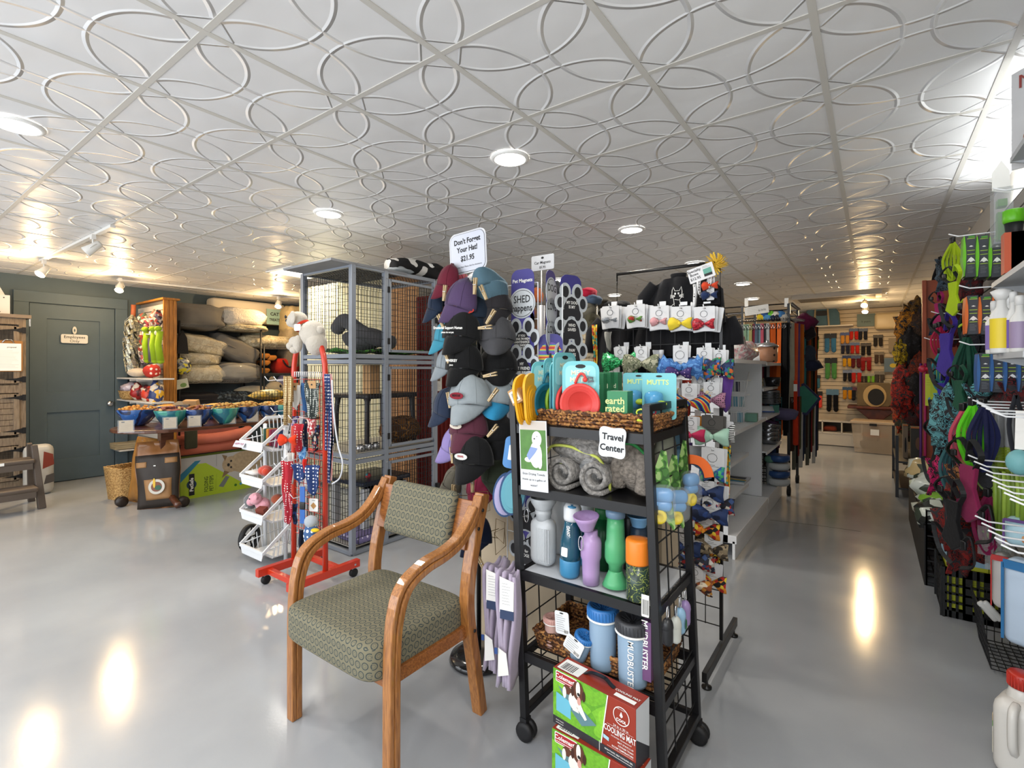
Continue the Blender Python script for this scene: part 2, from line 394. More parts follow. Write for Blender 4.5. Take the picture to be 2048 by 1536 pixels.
# ---- door in the left wall ----
dy0, dy1 = ax(57, 700, XL).y, ax(229, 700, XL).y; dz = ax(229, 618, XL).z
M = fr((XL, dy0, 0), PI/2); dw = dy1-dy0
d = thing('door_1', 'dark green-grey panelled door with an Employees Only sign, in the left wall', 'door', (XL, dy0, 0), PI/2); d['kind'] = 'structure'
mb = MB(slate)
mb.box((-.07, -.012, dz/2), (.14, .05, dz)); mb.box((dw+.07, -.012, dz/2), (.14, .05, dz)); mb.box((dw/2, -.012, dz+.07), (dw+.28, .05, .14)); obj('door_frame', mb, d, .004)
mb = MB(slate); st = .16
mb.box((dw/2, .006, dz/2), (dw-.012, .02, dz-.02))
mb.box((st/2+.006, -.012, dz/2), (st, .02, dz-.02)); mb.box((dw-st/2-.006, -.012, dz/2), (st, .02, dz-.02))
for zc, hh in ((dz-.1, .18), (dz*.45, .26), (.15, .28)): mb.box((dw/2, -.0121, zc), (dw-2*st, .0199, hh))
obj('door_leaf', mb, d, .003)
mb = MB(CHROME); mb.blob((dw-.07, -.075, .98), (.04, .034, .04)); mb.tube([(dw-.07, -.02, .98), (dw-.07, -.06, .98)], .012); obj('door_knob', mb, d)
mb = MB(CHROME); mb.box((.004, -.028, dz-.25), (.02, .012, .1)); obj('hinge', mb, d); mb = MB(CHROME); mb.box((.004, -.028, .3), (.02, .012, .1)); obj('hinge', mb, d)
p = ax(148, 678, XL); mb = MB(mat('#d8d6cf', .5)); mb.prism(rrect(.27, .115, .02), .006)
mb.text('Employees', .05, 0, .022, bold=.01); mb.text('Only', .05, 0, -.03)
o = obj('sign_plate', mb, d); o.location = (p.y-dy0, -.03, p.z); o['label'] = 'white lettered Employees Only sign'
p = ax(148, 661, XL); mb = MB(mat('#c9c7bd', .5)); mb.prism(ell(.022, .05), .008); mb.prism(ell(.008, .02), .002, mat('#555', .5) if 0 else slate, y=-.001)
o = obj('decoration_disc', mb, d); o.location = (p.y-dy0, -.03, p.z)
mb = MB(slate); mb.box((XL+.012, dy0-1.8, .05), (.02, 3.3, .1)); mb.box((XL+.012, dy1+5, .05), (.02, 9.6, .1)); struct('baseboard_left', mb)
# ---- recessed ceiling lights ----
ring = mat('#efefec', .4); lens = mat('#fffaf0', .4, emit=9)
for i, (px, py) in enumerate(DOWN):
    p = ah(px, py, CH)
    t = thing('ceiling_light', ['round recessed light at the far left edge of the ceiling', 'round recessed light in the ceiling above the hat sign', 'round recessed light in front of the wire cage top',
        'round recessed light above the bow display frame', 'round recessed light just behind the specialty bows sign', 'round recessed light behind the magnet rack tops', 'round recessed light over the white shelving, left of the leash rack', 'small far recessed light left of the bow display frame', 'farthest recessed light, over the leash rack'][i], 'ceiling light', (p.x, p.y, CH-.002), 0, 'recessed ceiling lights')
    mb = MB(ring); mb.lathe([(.105, 0), (.104, -.008), (.09, -.014), (.085, -.012)], n=32, cap=False); mb.lathe([(.105, 0), (.085, -.012)], n=32, cap=False); obj('light_trim', mb, t)
    mb = MB(lens); mb.lathe([(.086, -.006), (.086, -.011)], n=32); obj('lens', mb, t)
    area('downlight', (p.x, p.y, CH-.02), (0, 0, 0), .17, .17, DOWN_W, (1, .92, .8), True)
# flat panel light in the grid
p = ah(575, 545, CH); gx = OX+math.floor((p.x-OX)/TS)*TS; gy = OY+math.floor((p.y-OY)/TS)*TS
t = thing('ceiling_light', 'square white panel light left of the wire cage top', 'ceiling light', (gx+TS/2, gy+TS/2, CH))
mb = MB(mat('#fffdf6', .4, emit=3.5)); mb.box((0, 0, -.012), (TS-.07, TS-.07, .008)); obj('diffuser', mb, t)
mb = MB(ring)
for a, b_, c_, d_ in ((0, TS/2-.02, TS, .03), (0, -TS/2+.02, TS, .03), (TS/2-.02, 0, .03, TS), (-TS/2+.02, 0, .03, TS)): mb.box((a, b_, -.01), (c_, d_, .016))
obj('light_trim', mb, t)
area('panel_glow', (gx+TS/2, gy+TS/2, CH-.03), (0, 0, 0), .5, .5, 14, (1, .96, .88))
# ceiling vent near the back
p = ah(1672, 590, CH); mb = MB(mat('#cfc6b8', .5)); mb.box((0, 0, -.03), (1.15, .55, .06)); 
for k in range(7): mb.box((0, -.2+k*.065, -.064), (1.0, .02, .008), mat('#8c8272', .6))
solo('ceiling_vent', mb, 'cream rectangular ceiling cassette near the far wall', 'ceiling vent', (p.x, p.y, CH))
# ---- track lights ----
tw = mat('#e4e2dc', .35); hot = mat('#ffd9a0', .4, emit=60)
def head(root, p, aim, lit):
    mb = MB(tw); mb.box((0, 0, -.02), (.05, .03, .04)); mb.tube([(0, 0, -.03), (0, 0, -.09)], .008)
    d = V(aim).normalized(); q = d.to_track_quat('-Z', 'Y').to_matrix().to_4x4(); Mh = Matrix.Translation((0, 0, -.11)) @ q
    mb.lathe([(.018, .07), (.03, .06), (.034, 0), (.045, -.06), (.043, -.065), (.036, -.05)], M=Mh, n=20)
    mb.tube([Mh @ V((.045*math.cos(a), .02*0, .045*math.sin(a)+.01)) for a in [i*PI/6 for i in range(12)]], .004, closed=True)
    o = obj('lamp_head', mb, root); o.matrix_world = Matrix.Translation(p)
    if lit:
        mb = MB(hot); mb.lathe([(.026, -.052), (.02, -.06), (.005, -.064)], M=Mh, n=16); b = obj('bulb', mb, o); b.matrix_world = Matrix.Translation(p)
        l = bpy.data.lights.new('spot', 'SPOT'); l.energy = SPOT_W*lit; l.specular_factor = .4; l.color = (1, .70, .36); l.spot_size = math.radians(110); l.spot_blend = .8; l.shadow_soft_size = .03
        lo = bpy.data.objects.new('spot', l); S.collection.objects.link(lo); lo.matrix_world = Matrix.Translation(V(p)+V((0, 0, -.11))+d*.08) @ d.to_track_quat('-Z', 'Y').to_matrix().to_4x4()
        # spill to the ceiling around the lamp
        l = bpy.data.lights.new('spill', 'POINT'); l.energy = SPOT_W*.42*lit; l.specular_factor = .1; l.color = (1, .68, .34); l.shadow_soft_size = .03
        lo = bpy.data.objects.new('spill', l); S.collection.objects.link(lo); lo.location = V(p)+V((0, 0, -.12))+d*.1
def track(name, label, p0, p1, heads):
    t = thing(name, label, 'track light', ((p0.x+p1.x)/2, (p0.y+p1.y)/2, CH-.002))
    mb = MB(tw); mb.M = t.matrix_world.inverted(); a = V((p0.x, p0.y, CH-.014)); b = V((p1.x, p1.y, CH-.014)); mb.tube([a, b], 0, flat=(.035, .022)); obj('track_rail', mb, t)
    for p, aim, lit in heads: head(t, (p.x, p.y, CH-.024), aim, lit)
h1 = ah(186, 478, CH-.06); h2 = ah(88, 527, CH-.06)
track('track_light', 'white ceiling track whose two spot heads face the door', ah(226, 449, CH), ah(82, 519, CH), [(h1, (-.5, -.9, -.9), 0), (h2, (.3, -.5, -.65), 2.6)])
h3 = ah(240, 562, CH-.06); h4 = ah(557, 598, CH-.06)
track('track_light', 'long white ceiling track over the treat table, one lit spot at each end', ah(233, 557, CH), V((h4.x, h4.y+.4, 0)), [(h3, (.6, -.35, -.85), 3), (h4, (.5, -.4, -.85), 2.6)])
h5 = ah(1729, 597, CH-.06); h6 = ah(1731, 610, CH-.06)
track('track_light', 'short ceiling track with two bright spots before the far wall', V((h5.x, h5.y-.2, 0)), V((h6.x, h6.y+.2, 0)), [(h5, (-.05, -.7, -.6), 1.8), (h6, (-.1, -.6, -.7), 1.8)])
# ================= armchair =================
def ringcloth(mode):
    m = bpy.data.materials.new('ring_upholstery'); m.use_nodes = True; nt = m.node_tree; N = nt.nodes; L = nt.links; b = N['Principled BSDF']
    tc = N.new('ShaderNodeTexCoord'); sp = N.new('ShaderNodeSeparateXYZ'); L.new(tc.outputs['Object'], sp.inputs[0]); cb = N.new('ShaderNodeCombineXYZ')
    def mth(op, a, c):
        n = N.new('ShaderNodeMath'); n.operation = op
        for i, q in enumerate((a, c)):
            if isinstance(q, (int, float)): n.inputs[i].default_value = q
            else: L.new(q, n.inputs[i])
        return n.outputs[0]
    x, y, z = sp.outputs
    if mode: X, Y = x, mth('MULTIPLY', z, .8)
    else:
        sn = N.new('ShaderNodeSeparateXYZ'); L.new(tc.outputs['Normal'], sn.inputs[0]); ab = [mth('ABSOLUTE', q, 0) for q in sn.outputs]
        up = mth('GREATER_THAN', ab[2], .6); f = mth('MAXIMUM', up, mth('GREATER_THAN', ab[1], ab[0]))
        pick = lambda k, a, c: mth('ADD', mth('MULTIPLY', k, a), mth('MULTIPLY', mth('SUBTRACT', 1, k), c))
        X, Y = pick(f, x, y), mth('MULTIPLY', pick(up, y, z), .8)
    # staggered rows of small octagonal rings
    px = .03; row = mth('FLOOR', mth('DIVIDE', Y, px*.86), 0); off = mth('MULTIPLY', mth('MODULO', mth('ADD', row, 1000), 2), .5)
    fx = mth('SUBTRACT', mth('FRACT', mth('ADD', mth('ADD', mth('DIVIDE', X, px), off), 100), 0), .5); fy = mth('SUBTRACT', mth('FRACT', mth('ADD', mth('DIVIDE', Y, px*.86), 1000.0), 0), .5)
    d = mth('SQRT', mth('ADD', mth('POWER', fx, 2), mth('POWER', fy, 2)), 0)
    k = mth('LESS_THAN', mth('ABSOLUTE', mth('SUBTRACT', d, .36), 0), .055); k2 = mth('LESS_THAN', mth('ABSOLUTE', mth('SUBTRACT', d, .17), 0), .03)
    k = mth('MAXIMUM', k, mth('MULTIPLY', k2, .5))
    x_ = N.new('ShaderNodeMix'); x_.data_type = 'RGBA'; L.new(k, x_.inputs[0]); x_.inputs[6].default_value = lin('#736e59'); x_.inputs[7].default_value = lin('#37403f'); L.new(x_.outputs[2], b.inputs['Base Color'])
    b.inputs['Roughness'].default_value = .9; t = N.new('ShaderNodeTexNoise'); t.inputs['Scale'].default_value = 300; L.new(tc.outputs['Object'], t.inputs[0])
    bp = N.new('ShaderNodeBump'); bp.inputs['Strength'].default_value = .4; bp.inputs['Distance'].default_value = .001; L.new(t.outputs[0], bp.inputs['Height']); L.new(bp.outputs[0], b.inputs['Normal']); return m
oak = mat('#a8703a', .33, kind='wood', cols=['#835228'], sc=14, stretch=(12, 12, 1), coat=.4)
oak2 = mat('#9a5f2c', .4, kind='wood', cols=['#74431c'], sc=14, stretch=(2, 12, 12), coat=.3)
CY = 1.145; t = thing('armchair', 'oak bentwood armchair with green-grey ring-patterned upholstery, in the foreground', 'chair', (-1.64, CY, 0))
def cpath(pts, n=5):
    out = []; P = [V(p) for p in pts]; P = [P[0]*2-P[1]]+P+[P[-1]*2-P[-2]]
    for i in range(1, len(P)-2):
        for k in range(n):
            u = k/n; a, b, c, d = P[i-1:i+3]
            out.append(.5*((2*b)+(c-a)*u+(2*a-5*b+4*c-d)*u*u+(3*b-a-3*c+d)*u**3))
    return out+[P[-2]]
for sx, nm in ((-1, 'left'), (1, 'right')):
    x = sx*.303
    mb = MB(oak); mb.tube(cpath([(x, -.005, 0), (x, -.005, .22), (x, -.002, .45), (x, .012, .58), (x, .055, .672), (x, .14, .712), (x, .24, .727), (x, .32, .752), (x, .385, .80), (x, .435, .865), (x*.985, .462, .915)], 5), 0, flat=(.046, .026))
    mb.tube(cpath([(x*.999-sx*.001, -.028, 0), (x, -.028, .22), (x, -.026, .45), (x, -.012, .60), (x, .03, .69), (x, .13, .736), (x, .23, .75), (x, .31, .774), (x, .37, .82), (x, .42, .88)], 5), 0, flat=(.044, .02))
    obj('arm_and_front_leg', mb, t, .005)
    mb = MB(oak); mb.tube(cpath([(x*.97, .47, 0), (x*.97, .43, .22), (x*.97, .39, .44), (x*.97, .395, .58), (x*.97, .435, .75), (x*.97, .487, .92)]), 0, flat=(.05, .044)); obj('back_leg', mb, t, .005)
    mb = MB(oak2); mb.box((0, 0, 0), (.09, .022, .2), M=fr((sx*.235, .425, .795), 0, math.radians(-16))); obj('back_block', mb, t, .003)
    mb = MB(oak2); mb.box((sx*.285, .19, .375), (.024, .42, .05)); obj('side_rail', mb, t, .002)
    mb = MB(BLACKM)
    for q in ((x+sx*.0215, .40, .38), (x+sx*.0215, .452, .86), (x+sx*.0215, .425, .79)): mb.tube([q, (q[0]+sx*.003, q[1], q[2])], .007, n=10)
    obj('screw_cap', mb, t)
for q in (0, .385): mb = MB(oak2); mb.box((0, q, .36), (.56, .022, .05)); obj('seat_rail', mb, t, .002)
mb = MB(ringcloth(0))
mb.blob((0, .165, .437), (.283, .252, .072), n=64, e=.25)
obj('seat', mb, t)
mb = MB(ringcloth(1)); mb.rb((0, 0, 0), (.40, .055, .235), .026, M=fr((.0, .405, .81), 0, math.radians(-17)), n=4); o = obj('backrest', mb, t)

# ================= display cart =================
CX0, CY0 = -.825, 1.79
SH = Matrix(((1, 0, -.044, 0), (0, 1, 0, 0), (0, 0, 1, 0), (0, 0, 0, 1)))
def xat(px, y): return ay(px, 738, y).x
cart = thing('display_cart', 'black wheeled wire display cart stocked with dog travel goods', 'cart', (CX0, CY0, 0))
WX, DY = .275, .19
def posts(sx, sy):
    mb = MB(BLACKM); mb.M = SH; x, y = sx*WX, sy*DY; mb.box((x, y, .70), (.028, .028, 1.26)); obj('post', mb, cart, .002)
    mb = MB(BLK); x = x-.002
    for k in (-.014, .014): mb.lathe([(.02, 0), (.036, .003), (.038, .012), (.036, .021), (.02, .024)], (0, 0, 0), M=Matrix.Translation((x+sx*0+.006, y+k-.012*1, .038)) @ Matrix.Rotation(-PI/2, 4, 'X'), n=18)
    mb.box((x, y, .068), (.03, .034, .04)); mb.tube([(x, y, .05), (x, y, .1)], .008); obj('caster', mb, cart)
for sx in (-1, 1):
    for sy in (-1, 1): posts(sx, sy)
hs = [(1.215, None), (.975, BLACKM), (.64, mat('#c3c6ca', .3)), (.325, None)]
for h, board in hs:
    mb = MB(BLACKM); mb.M = SH
    for sy in (-1, 1): mb.box((0, sy*DY, h), (2*WX-.02, .018, .035))
    for sx in (-1, 1): mb.box((sx*WX, 0, h), (.016, 2*DY-.02, .03))
    for k in range(9): mb.w((-WX, -DY+.04+k*.0375, h), (WX, -DY+.04+k*.0375, h), .0025)
    obj('shelf', mb, cart)
    if board:
        mb = MB(board); mb.M = SH; mb.box((0.0, 0, h+.012), (2*WX-.03, 2*DY-.01, .008)); obj('shelf_board', mb, cart, .001)
mb = MB(BLACKM); mb.M = SH
for sx in (-1, 1): mb.box((sx*WX, 0, 1.32), (.026, 2*DY, .026)); mb.box((sx*WX, 0, .105), (.026, 2*DY, .026))
obj('side_frame', mb, cart, .002)
for q in (.105, 1.32): mb = MB(BLACKM); mb.M = SH; mb.box((0, DY, q), (2*WX, .02, .02)); obj('frame_rail', mb, cart, .002)
for sx in (-1, 1):
    mb = MB(BLK); mb.M = SH
    for k in range(12): mb.w((sx*WX, -DY, .16+k*.1), (sx*WX, DY, .16+k*.1), .0026)
    for y in (-.06, .07): mb.w((sx*WX, y, .1), (sx*WX, y, 1.32), .003)
    obj('side_grid', mb, cart)
mb = MB(BLK); mb.M = SH
for k in range(7): mb.w((-WX+.07*k+.06, DY, .1), (-WX+.07*k+.06, DY, 1.2), .0024)
for k in range(6): mb.w((-WX, DY, .2+k*.2), (WX, DY, .2+k*.2), .003)
obj('back_grid', mb, cart)
def cw(x, y, h=0): return (CX0+x-.044*h, CY0+y, h)
# --- top: wicker tray and goods ---
wick = mat('#8a5a30', .7, kind='cells', cols=['#5a3418', '#a97842', '#3f2411'], sc=120, bump=(90, 1, .004)); wickL = mat('#b28a52', .7, kind='cells', cols=['#8f6a38', '#c9a468'], sc=120, bump=(90, 1, .004))
def basket(mb, w_, d, h, flare=.02, rim=.012, m=None, M=None):
    m = m or wick; a, b = w_/2, d/2; n = max(1, int(h/.012))
    for (q0, q1) in (((-a, -b), (a, -b)), ((a, -b), (a, b)), ((a, b), (-a, b)), ((-a, b), (-a, -b))):
        for k in range(n):
            z = h*k/n; f = 1+flare*k/n/a; z2 = z+h/n
            mb.tube([(q0[0]*f, q0[1]*f, z+h/n/2), ((q0[0]+q1[0])/2*f, (q0[1]+q1[1])/2*f, z+h/n/2), (q1[0]*f, q1[1]*f, z+h/n/2)], h/n*.62, m, 5, M)
    mb.box((0, 0, .004), (w_, d, .008), m, M); f = 1+flare/a
    rimp = []
    for (q0, q1) in (((-a, -b), (a, -b)), ((a, -b), (a, b)), ((a, b), (-a, b)), ((-a, b), (-a, -b))):
        L_ = int(math.hypot(q1[0]-q0[0], q1[1]-q0[1])/.012)
        for k in range(L_): s = k/L_; rimp.append(((q0[0]+(q1[0]-q0[0])*s)*f, (q0[1]+(q1[1]-q0[1])*s)*f, h+.003*math.sin(k*2.1)))
    mb.tube(rimp, rim*.6, m, 6, M, closed=True)
mb = MB(wick); basket(mb, .49, .33, .055); TZ = 1.235
solo('wicker_tray', mb, 'brown wicker tray on top of the black display cart', 'tray', (CX0-.03, CY0, TZ))
teal = mat('#6fb9c0', .45); greenp = mat('#2f7a50', .5); yel = mat('#e8c532', .5)
def mutt_card(name, label, px, y, top, bowl, yaw, w_=.14, h=.235, group='collapsible bowl packs on the travel cart'):
    x = xat(px, y); t = thing(name, label, 'bowl', (x, y, TZ+.01), yaw, group)
    mb = MB(teal); mb.prism(rrect(w_, h, .035, cz=h/2), .004)
    mb.prism(rrect(w_*.82, h*.4, .02, cz=h*.73), .0012, mat('#8fcdd2', .5), y=-.001)
    mb.text('MESSY', .026, 0, h*.81, mat('#e9e7c8', .5), y=-.0018, bold=.012); mb.text('MUTTS', .026, 0, h*.7, mat('#e9e7c8', .5), y=-.0018, bold=.012)
    mb.poly(ell(.02, .008, 10, 0, h-.02), INK, y=-.0012)
    obj('backing_card', mb, t)
    c = plastic(bowl, .4); mb = MB(c); T = Matrix.Translation((0, -.006, .075)) @ Matrix.Rotation(PI/2, 4, 'X')
    mb.lathe([(.0, .0), (.045, 0), (.047, .006), (.053, .004), (.056, .010), (.062, .008), (.066, .014), (.076, .014), (.077, .008), (.072, 0), (.06, -.002)], M=T, n=30); obj('collapsible_bowl', mb, t)
    mb = MB(c); mb.tube(arc((-.018, -.012, .15), (.024, -.012, .165), .03, 8), .005); mb.tube([(.022, -.012, .165), (.03, -.014, .175), (.048, -.014, .172), (.05, -.014, .160), (.03, -.014, .158)], .004, mat('#6c6f76', .4)); mb.lathe([(.009, 0), (.009, .006)], M=Matrix.Translation((.02, -.012, .165)) @ Matrix.Rotation(PI/2, 4, 'X'), n=12); obj('carabiner', mb, t)
    return t
mutt_card('collapsible_bowl_pack', 'red collapsible bowl on a teal card, facing front in the wicker tray', 1161, 1.655, 0, '#d3413b', math.radians(18))
mutt_card('collapsible_bowl_pack', 'red collapsible bowl on teal card, seen edge-on behind the front red one', 1130, 1.70, 0, '#cf3a38', math.radians(84), .15, .27)
mutt_card('collapsible_bowl_pack', 'blue collapsible bowl on teal card between lime and red packs', 1120, 1.72, 0, '#3f86a8', math.radians(88))
mutt_card('collapsible_bowl_pack', 'lime green collapsible bowl on teal card in the wicker tray', 1107, 1.73, 0, '#8fb637', math.radians(88), .14, .25)
mutt_card('collapsible_bowl_pack', 'dark teal collapsible bowl on teal card, second from the yellow pack', 1089, 1.67, 0, '#1f6e86', math.radians(78))
for i, (px, y) in enumerate(((1068, 1.61), (1057, 1.62))):
    t = thing('collapsible_bowl_pack', ['large yellow collapsible bowl at the left end of the wicker tray', 'yellow-edged black collapsible bowl leaning left of the yellow one'][i], 'bowl', (xat(px, y), y, TZ+.0), math.radians(100-i*6), 'collapsible bowl packs on the travel cart', 0, math.radians(-10-8*i))
    mb = MB(plastic('#d8a018', .45)); mb.prism(rrect(.12, .2, .05, 8, 0, .1), .01); mb.prism(rrect(.105, .15, .05, 8, 0, .08), .004, y=-.004); mb.prism(rrect(.085, .125, .04, 8, 0, .078), .004, y=-.008); obj('bowl_rim', mb, t)
    mb = MB(BLK if i else plastic('#b98410', .5)); mb.prism(rrect(.06, .1, .03, 8, 0, .075), .004, y=-.011); obj('bowl_base', mb, t)
t = thing('kraft_box', 'small kraft box with barcode label hung at the left top corner of the cart', 'box', tuple(ay(1034, 792, 1.55)), 0, None, 0, math.radians(-28)); 
mb = MB(KRAFT); mb.box((0, 0, 0), (.05, .03, .062)); obj('carton', mb, t, .002); mb = MB(PAPER); mb.quad(-.02, -.022, .02, .022, PAPER, y=-.0158); mb.barcode(-.012, -.016, .022, .03, y=-.0165); obj('barcode_label', mb, t)
t = thing('pouch', 'slim black pouch hung from the left front post of the cart', 'pouch', tuple(ay(1040, 828, 1.585)), .3)
mb = MB(BLK); mb.blob((0, 0, 0), (.016, .01, .05), amp=.1); obj('pouch_body', mb, t); mb = MB(BLACKM); mb.tube([(0, 0, .045), (.004, 0, .075)], .002); obj('loop', mb, t)
# earth rated boxes
def er_box(px, y, w_, d, h, label, front=0):
    t = thing('waste_bag_box', label, 'box', (xat(px, y), y, TZ+.012), math.radians(4), 'green waste bag boxes in the wicker tray')
    mb = MB(greenp); mb.box((0, 0, h/2), (w_, d, h)); obj('carton', mb, t, .001)
    mb = MB(mat('#cfd58a', .5)); 
    if front: mb.text('earth', .034, -.008, h*.72, mat('#cfd58a', .5), y=-d/2-.001, bold=.015); mb.text('rated', .034, -.008, h*.5, mat('#cfd58a', .5), y=-d/2-.001, bold=.015); mb.poly(ell(.03, .035, 20, 0, h*.17), mat('#1d5535', .5), y=-d/2-.0008); mb.poly(ell(.008, .012, 12, 0, h*.17), mat('#dfe2c8', .5), y=-d/2-.0012)
    else: mb.text('rated', .026, .0, h*.7, y=-d/2-.001, m=mat('#dfe6c8', .5), bold=.015); mb.poly([(-.01, h*.85), (.0, h*.9), (.008, h*.86), (0, h*.83)], mat('#cfae5a', .5), y=-d/2-.001)
    obj('printed_front', mb, t)
er_box(1240, 1.655, .075, .06, .125, 'short dark green waste bag dispenser box at the front of the tray', 1)
er_box(1192, 1.84, .085, .05, .185, 'tall green waste bag box, leftmost of the three behind')
er_box(1208, 1.88, .075, .05, .19, 'tall green waste bag box, middle one of the three behind')
er_box(1224, 1.92, .07, .05, .19, 'tall green waste bag box, rightmost of the three behind')
for i, (px, y) in enumerate(((1277, 1.86), (1318, 1.80))):
    t = thing('slow_feeder_pack', ['teal hang card with blue cup, left of two behind the tray', 'teal hang card with blue cup, right of two behind the tray'][i], 'pet toy', (xat(px, y), y, TZ+.03), math.radians(5), 'teal cup packs behind the tray')
    mb = MB(teal); mb.prism(rrect(.125, .17, .012, cz=.085), .003); mb.text('MUTTS', .026, -.005, .135, mat('#cfe08a', .5), bold=.02); mb.poly(ell(.012, .004, 10, 0, .158), INK); obj('backing_card', mb, t)
    mb = MB(mat('#5aa7d6', .15, alpha=.75)); mb.lathe([(.03, 0), (.034, .05), (.03, .062), (.012, .07)], (-.01, -.035, .035)); obj('cup', mb, t)
    mb = MB(plastic('#a9c43c', .4)); mb.blob((.02, -.05, .06), (.022, .015, .012)); obj('toy_piece', mb, t)
for i, (px, y, c, nm) in enumerate(((1283, 1.63, '#c3d23a', 'lime'), (1300, 1.68, '#e0405a', 'pink'))):
    mb = MB(plastic(c, .4)); mb.blob((0, 0, 0), (.022, .022, .018), amp=.06); mb.tube(ell3 if 0 else [(.02*math.cos(a*PI/5), .004, .02+.012*math.sin(a*PI/5)) for a in range(10)], .003, closed=True)
    solo('squeaky_toy', mb, 'small %s rubber toy in the right end of the wicker tray' % nm, 'pet toy', (xat(px, y), y, TZ+.045))
# --- second shelf: towels, poster, sign ---
ft = mat('#86837f', .95, noise=(80, .5), bump=(120, 1, .006)); ft2 = mat('#7b736a', .95, noise=(80, .5), bump=(120, 1, .006)); pip = mat('#b9c25a', .7); Z2 = .995
def roll(mb, r, L_, turns, m, th=.016):
    pts = []; n = int(turns*14)
    for i in range(n+1): a = i/14*2*PI; q = r*(.28+.72*i/n)-.006; pts.append((q*math.cos(a), q*math.sin(a)))
    mb.sheet(lambda u, v_: (pts[min(n, int(round(u*n)))][0], (v_-.5)*L_, pts[min(n, int(round(u*n)))][1]+r), n, 3, th, m)
for i, (px, r, lab) in enumerate(((1125, .06, 'rolled grey towel at the left, lower layer on the second cart shelf'), (1192, .06, 'rolled grey towel at the centre, lower layer on the second cart shelf'))):
    mb = MB(ft); roll(mb, r, .27, 1.9, ft); solo('rolled_towel', mb, lab, 'towel', (xat(px, 1.64), 1.76, Z2), 0, 'grey drying towels on the cart')
t = thing('rolled_towel', 'long grey drying towel with lime piping lying across the two rolls in clear wrap', 'towel', (xat(1160, 1.68), 1.74, Z2+.098), 0, 'grey drying towels on the cart', 0, math.radians(4))
mb = MB(ft); mb.blob((0, 0, .05), (.155, .09, .062), amp=.12, seed=4, n=24, e=.8); obj('folded_towel', mb, t)
mb = MB(pip); mb.tube(cpath([(-.15, -.06, .01), (-.11, -.085, .05), (-.03, -.09, .06), (.03, -.09, .045), (.09, -.088, .035), (.125, -.07, -.03), (.13, -.06, -.08)]), .006); mb.tube(cpath([(-.05, -.09, 0), (-.09, -.085, -.03), (-.13, -.08, -.045)]), .004); obj('piping', mb, t)
mb = MB(CLEARP); mb.blob((-.07, -.02, -.02), (.07, .075, .06), amp=.2, seed=9); mb.blob((.05, -.05, -.01), (.05, .05, .06), amp=.25, seed=19); obj('plastic_wrap', mb, t)
mb = MB(ft2); 
mb.tube(cpath([(-.05, -.02, .025), (-.045, -.03, .10), (0, -.04, .17), (.05, -.04, .13), (.06, -.05, .06), (.055, -.05, .02)]), [.03, .034, .036, .036, .036, .034, .034, .034, .034, .034, .034, .034, .034, .034, .034, .034, .034, .034, .034, .034, .034, .034, .034, .034, .034, .034][:26], n=12)
mb.blob((.0, .03, .09), (.075, .1, .085), amp=.12, seed=5, n=20)
t = thing('folded_towel', 'brown-grey folded towel hanging in loops at the right of the second cart shelf', 'towel', (xat(1258, 1.68), 1.73, Z2)); obj('folded_towel_body', mb, t)
mb = MB(mat('#1f7a3a', .6)); mb.tube(cpath([(-.03, -.06, .185), (.02, -.07, .19), (.06, -.06, .16), (.085, -.03, .10)]), .006); obj('green_piping', mb, t, label='dark green piping')
t = thing('saddle_bag', 'pale grey-green pack strapped at the right end of the second cart shelf', 'bag', (xat(1330, 1.93), 1.93, Z2)); mb = MB(mat('#9a9f92', .9, noise=(20, .1))); mb.blob((0, 0, .1), (.035, .1, .11), amp=.1, n=16); obj('bag_body', mb, t); mb = MB(BLK); mb.tube(arc((0, -.09, .1), (0, .09, .1), .13), .006); obj('strap', mb, t)
p = ay(1066, 912, 1.575)
t = thing('poster', 'laminated poster of a white puppy advertising drying towels on the cart', 'poster', (p.x, 1.577, p.z), 0, None, 0, math.radians(-2)); w_, h = .125, .268
mb = MB(mat('#cfd2d6', .35)); mb.prism([(-w_/2, -h/2), (w_/2, -h/2), (w_/2, h/2), (-w_/2, h/2)], .003); 
mb.quad(-w_*.47, -h*.2, w_*.47, h*.37, mat('#4d7a35', .5, noise=(30, .2))); mb.quad(-w_*.47, h*.37, w_*.47, h*.49, mat('#b9b1a8', .5))
cr = mat('#ece8df', .6)
mb.poly(ell(.022, .03, 20, .018, .065), cr, y=-.0012); mb.poly(ell(.028, .05, 20, .012, .005), cr, y=-.001); mb.poly(ell(.01, .028, 12, .03, -.02), cr, y=-.0014); mb.poly(ell(.018, .01, 12, -.022, -.015), cr, y=-.0012)
mb.poly([(-.03, .0), (-.01, .035), (.022, .03), (.01, .012), (-.018, -.018)], mat('#7f93c0', .6), y=-.0016); mb.poly(ell(.0035, .003, 8, .008, .066), INK, y=-.002); mb.poly(ell(.002, .002, 8, .02, .075), INK, y=-.002)
mb.text('Enzo Drying Towels', .0125, 0, -h*.26, y=-.001); mb.text('Holds up to a gallon of', .0115, 0, -h*.34, y=-.001); mb.text('water!', .0125, 0, -h*.42, y=-.001); obj('printed_sheet', mb, t)
p = ay(1224, 885, 1.575); mb = MB(mat('#d5d9de', .35)); pts = []
for i in range(48):
    a = 2*PI*i/48; c, s_ = math.cos(a), math.sin(a); q = (abs(c)**5+abs(s_)**5)**(-1/5); q *= 1+.05*math.sin(4*a+PI/2)*-1; pts.append((c*q*.049, s_*q*.052))
mb.prism(pts, .004); mb.text('Travel', .031, .002, .018, bold=.03, y=-.001); mb.text('Center', .031, 0, -.02, bold=.03, y=-.001)
solo('shelf_sign', mb, 'white bone-edged Travel Center sign clipped to the cart', 'sign', (p.x, 1.575, p.z), 0, None, 0, math.radians(3))
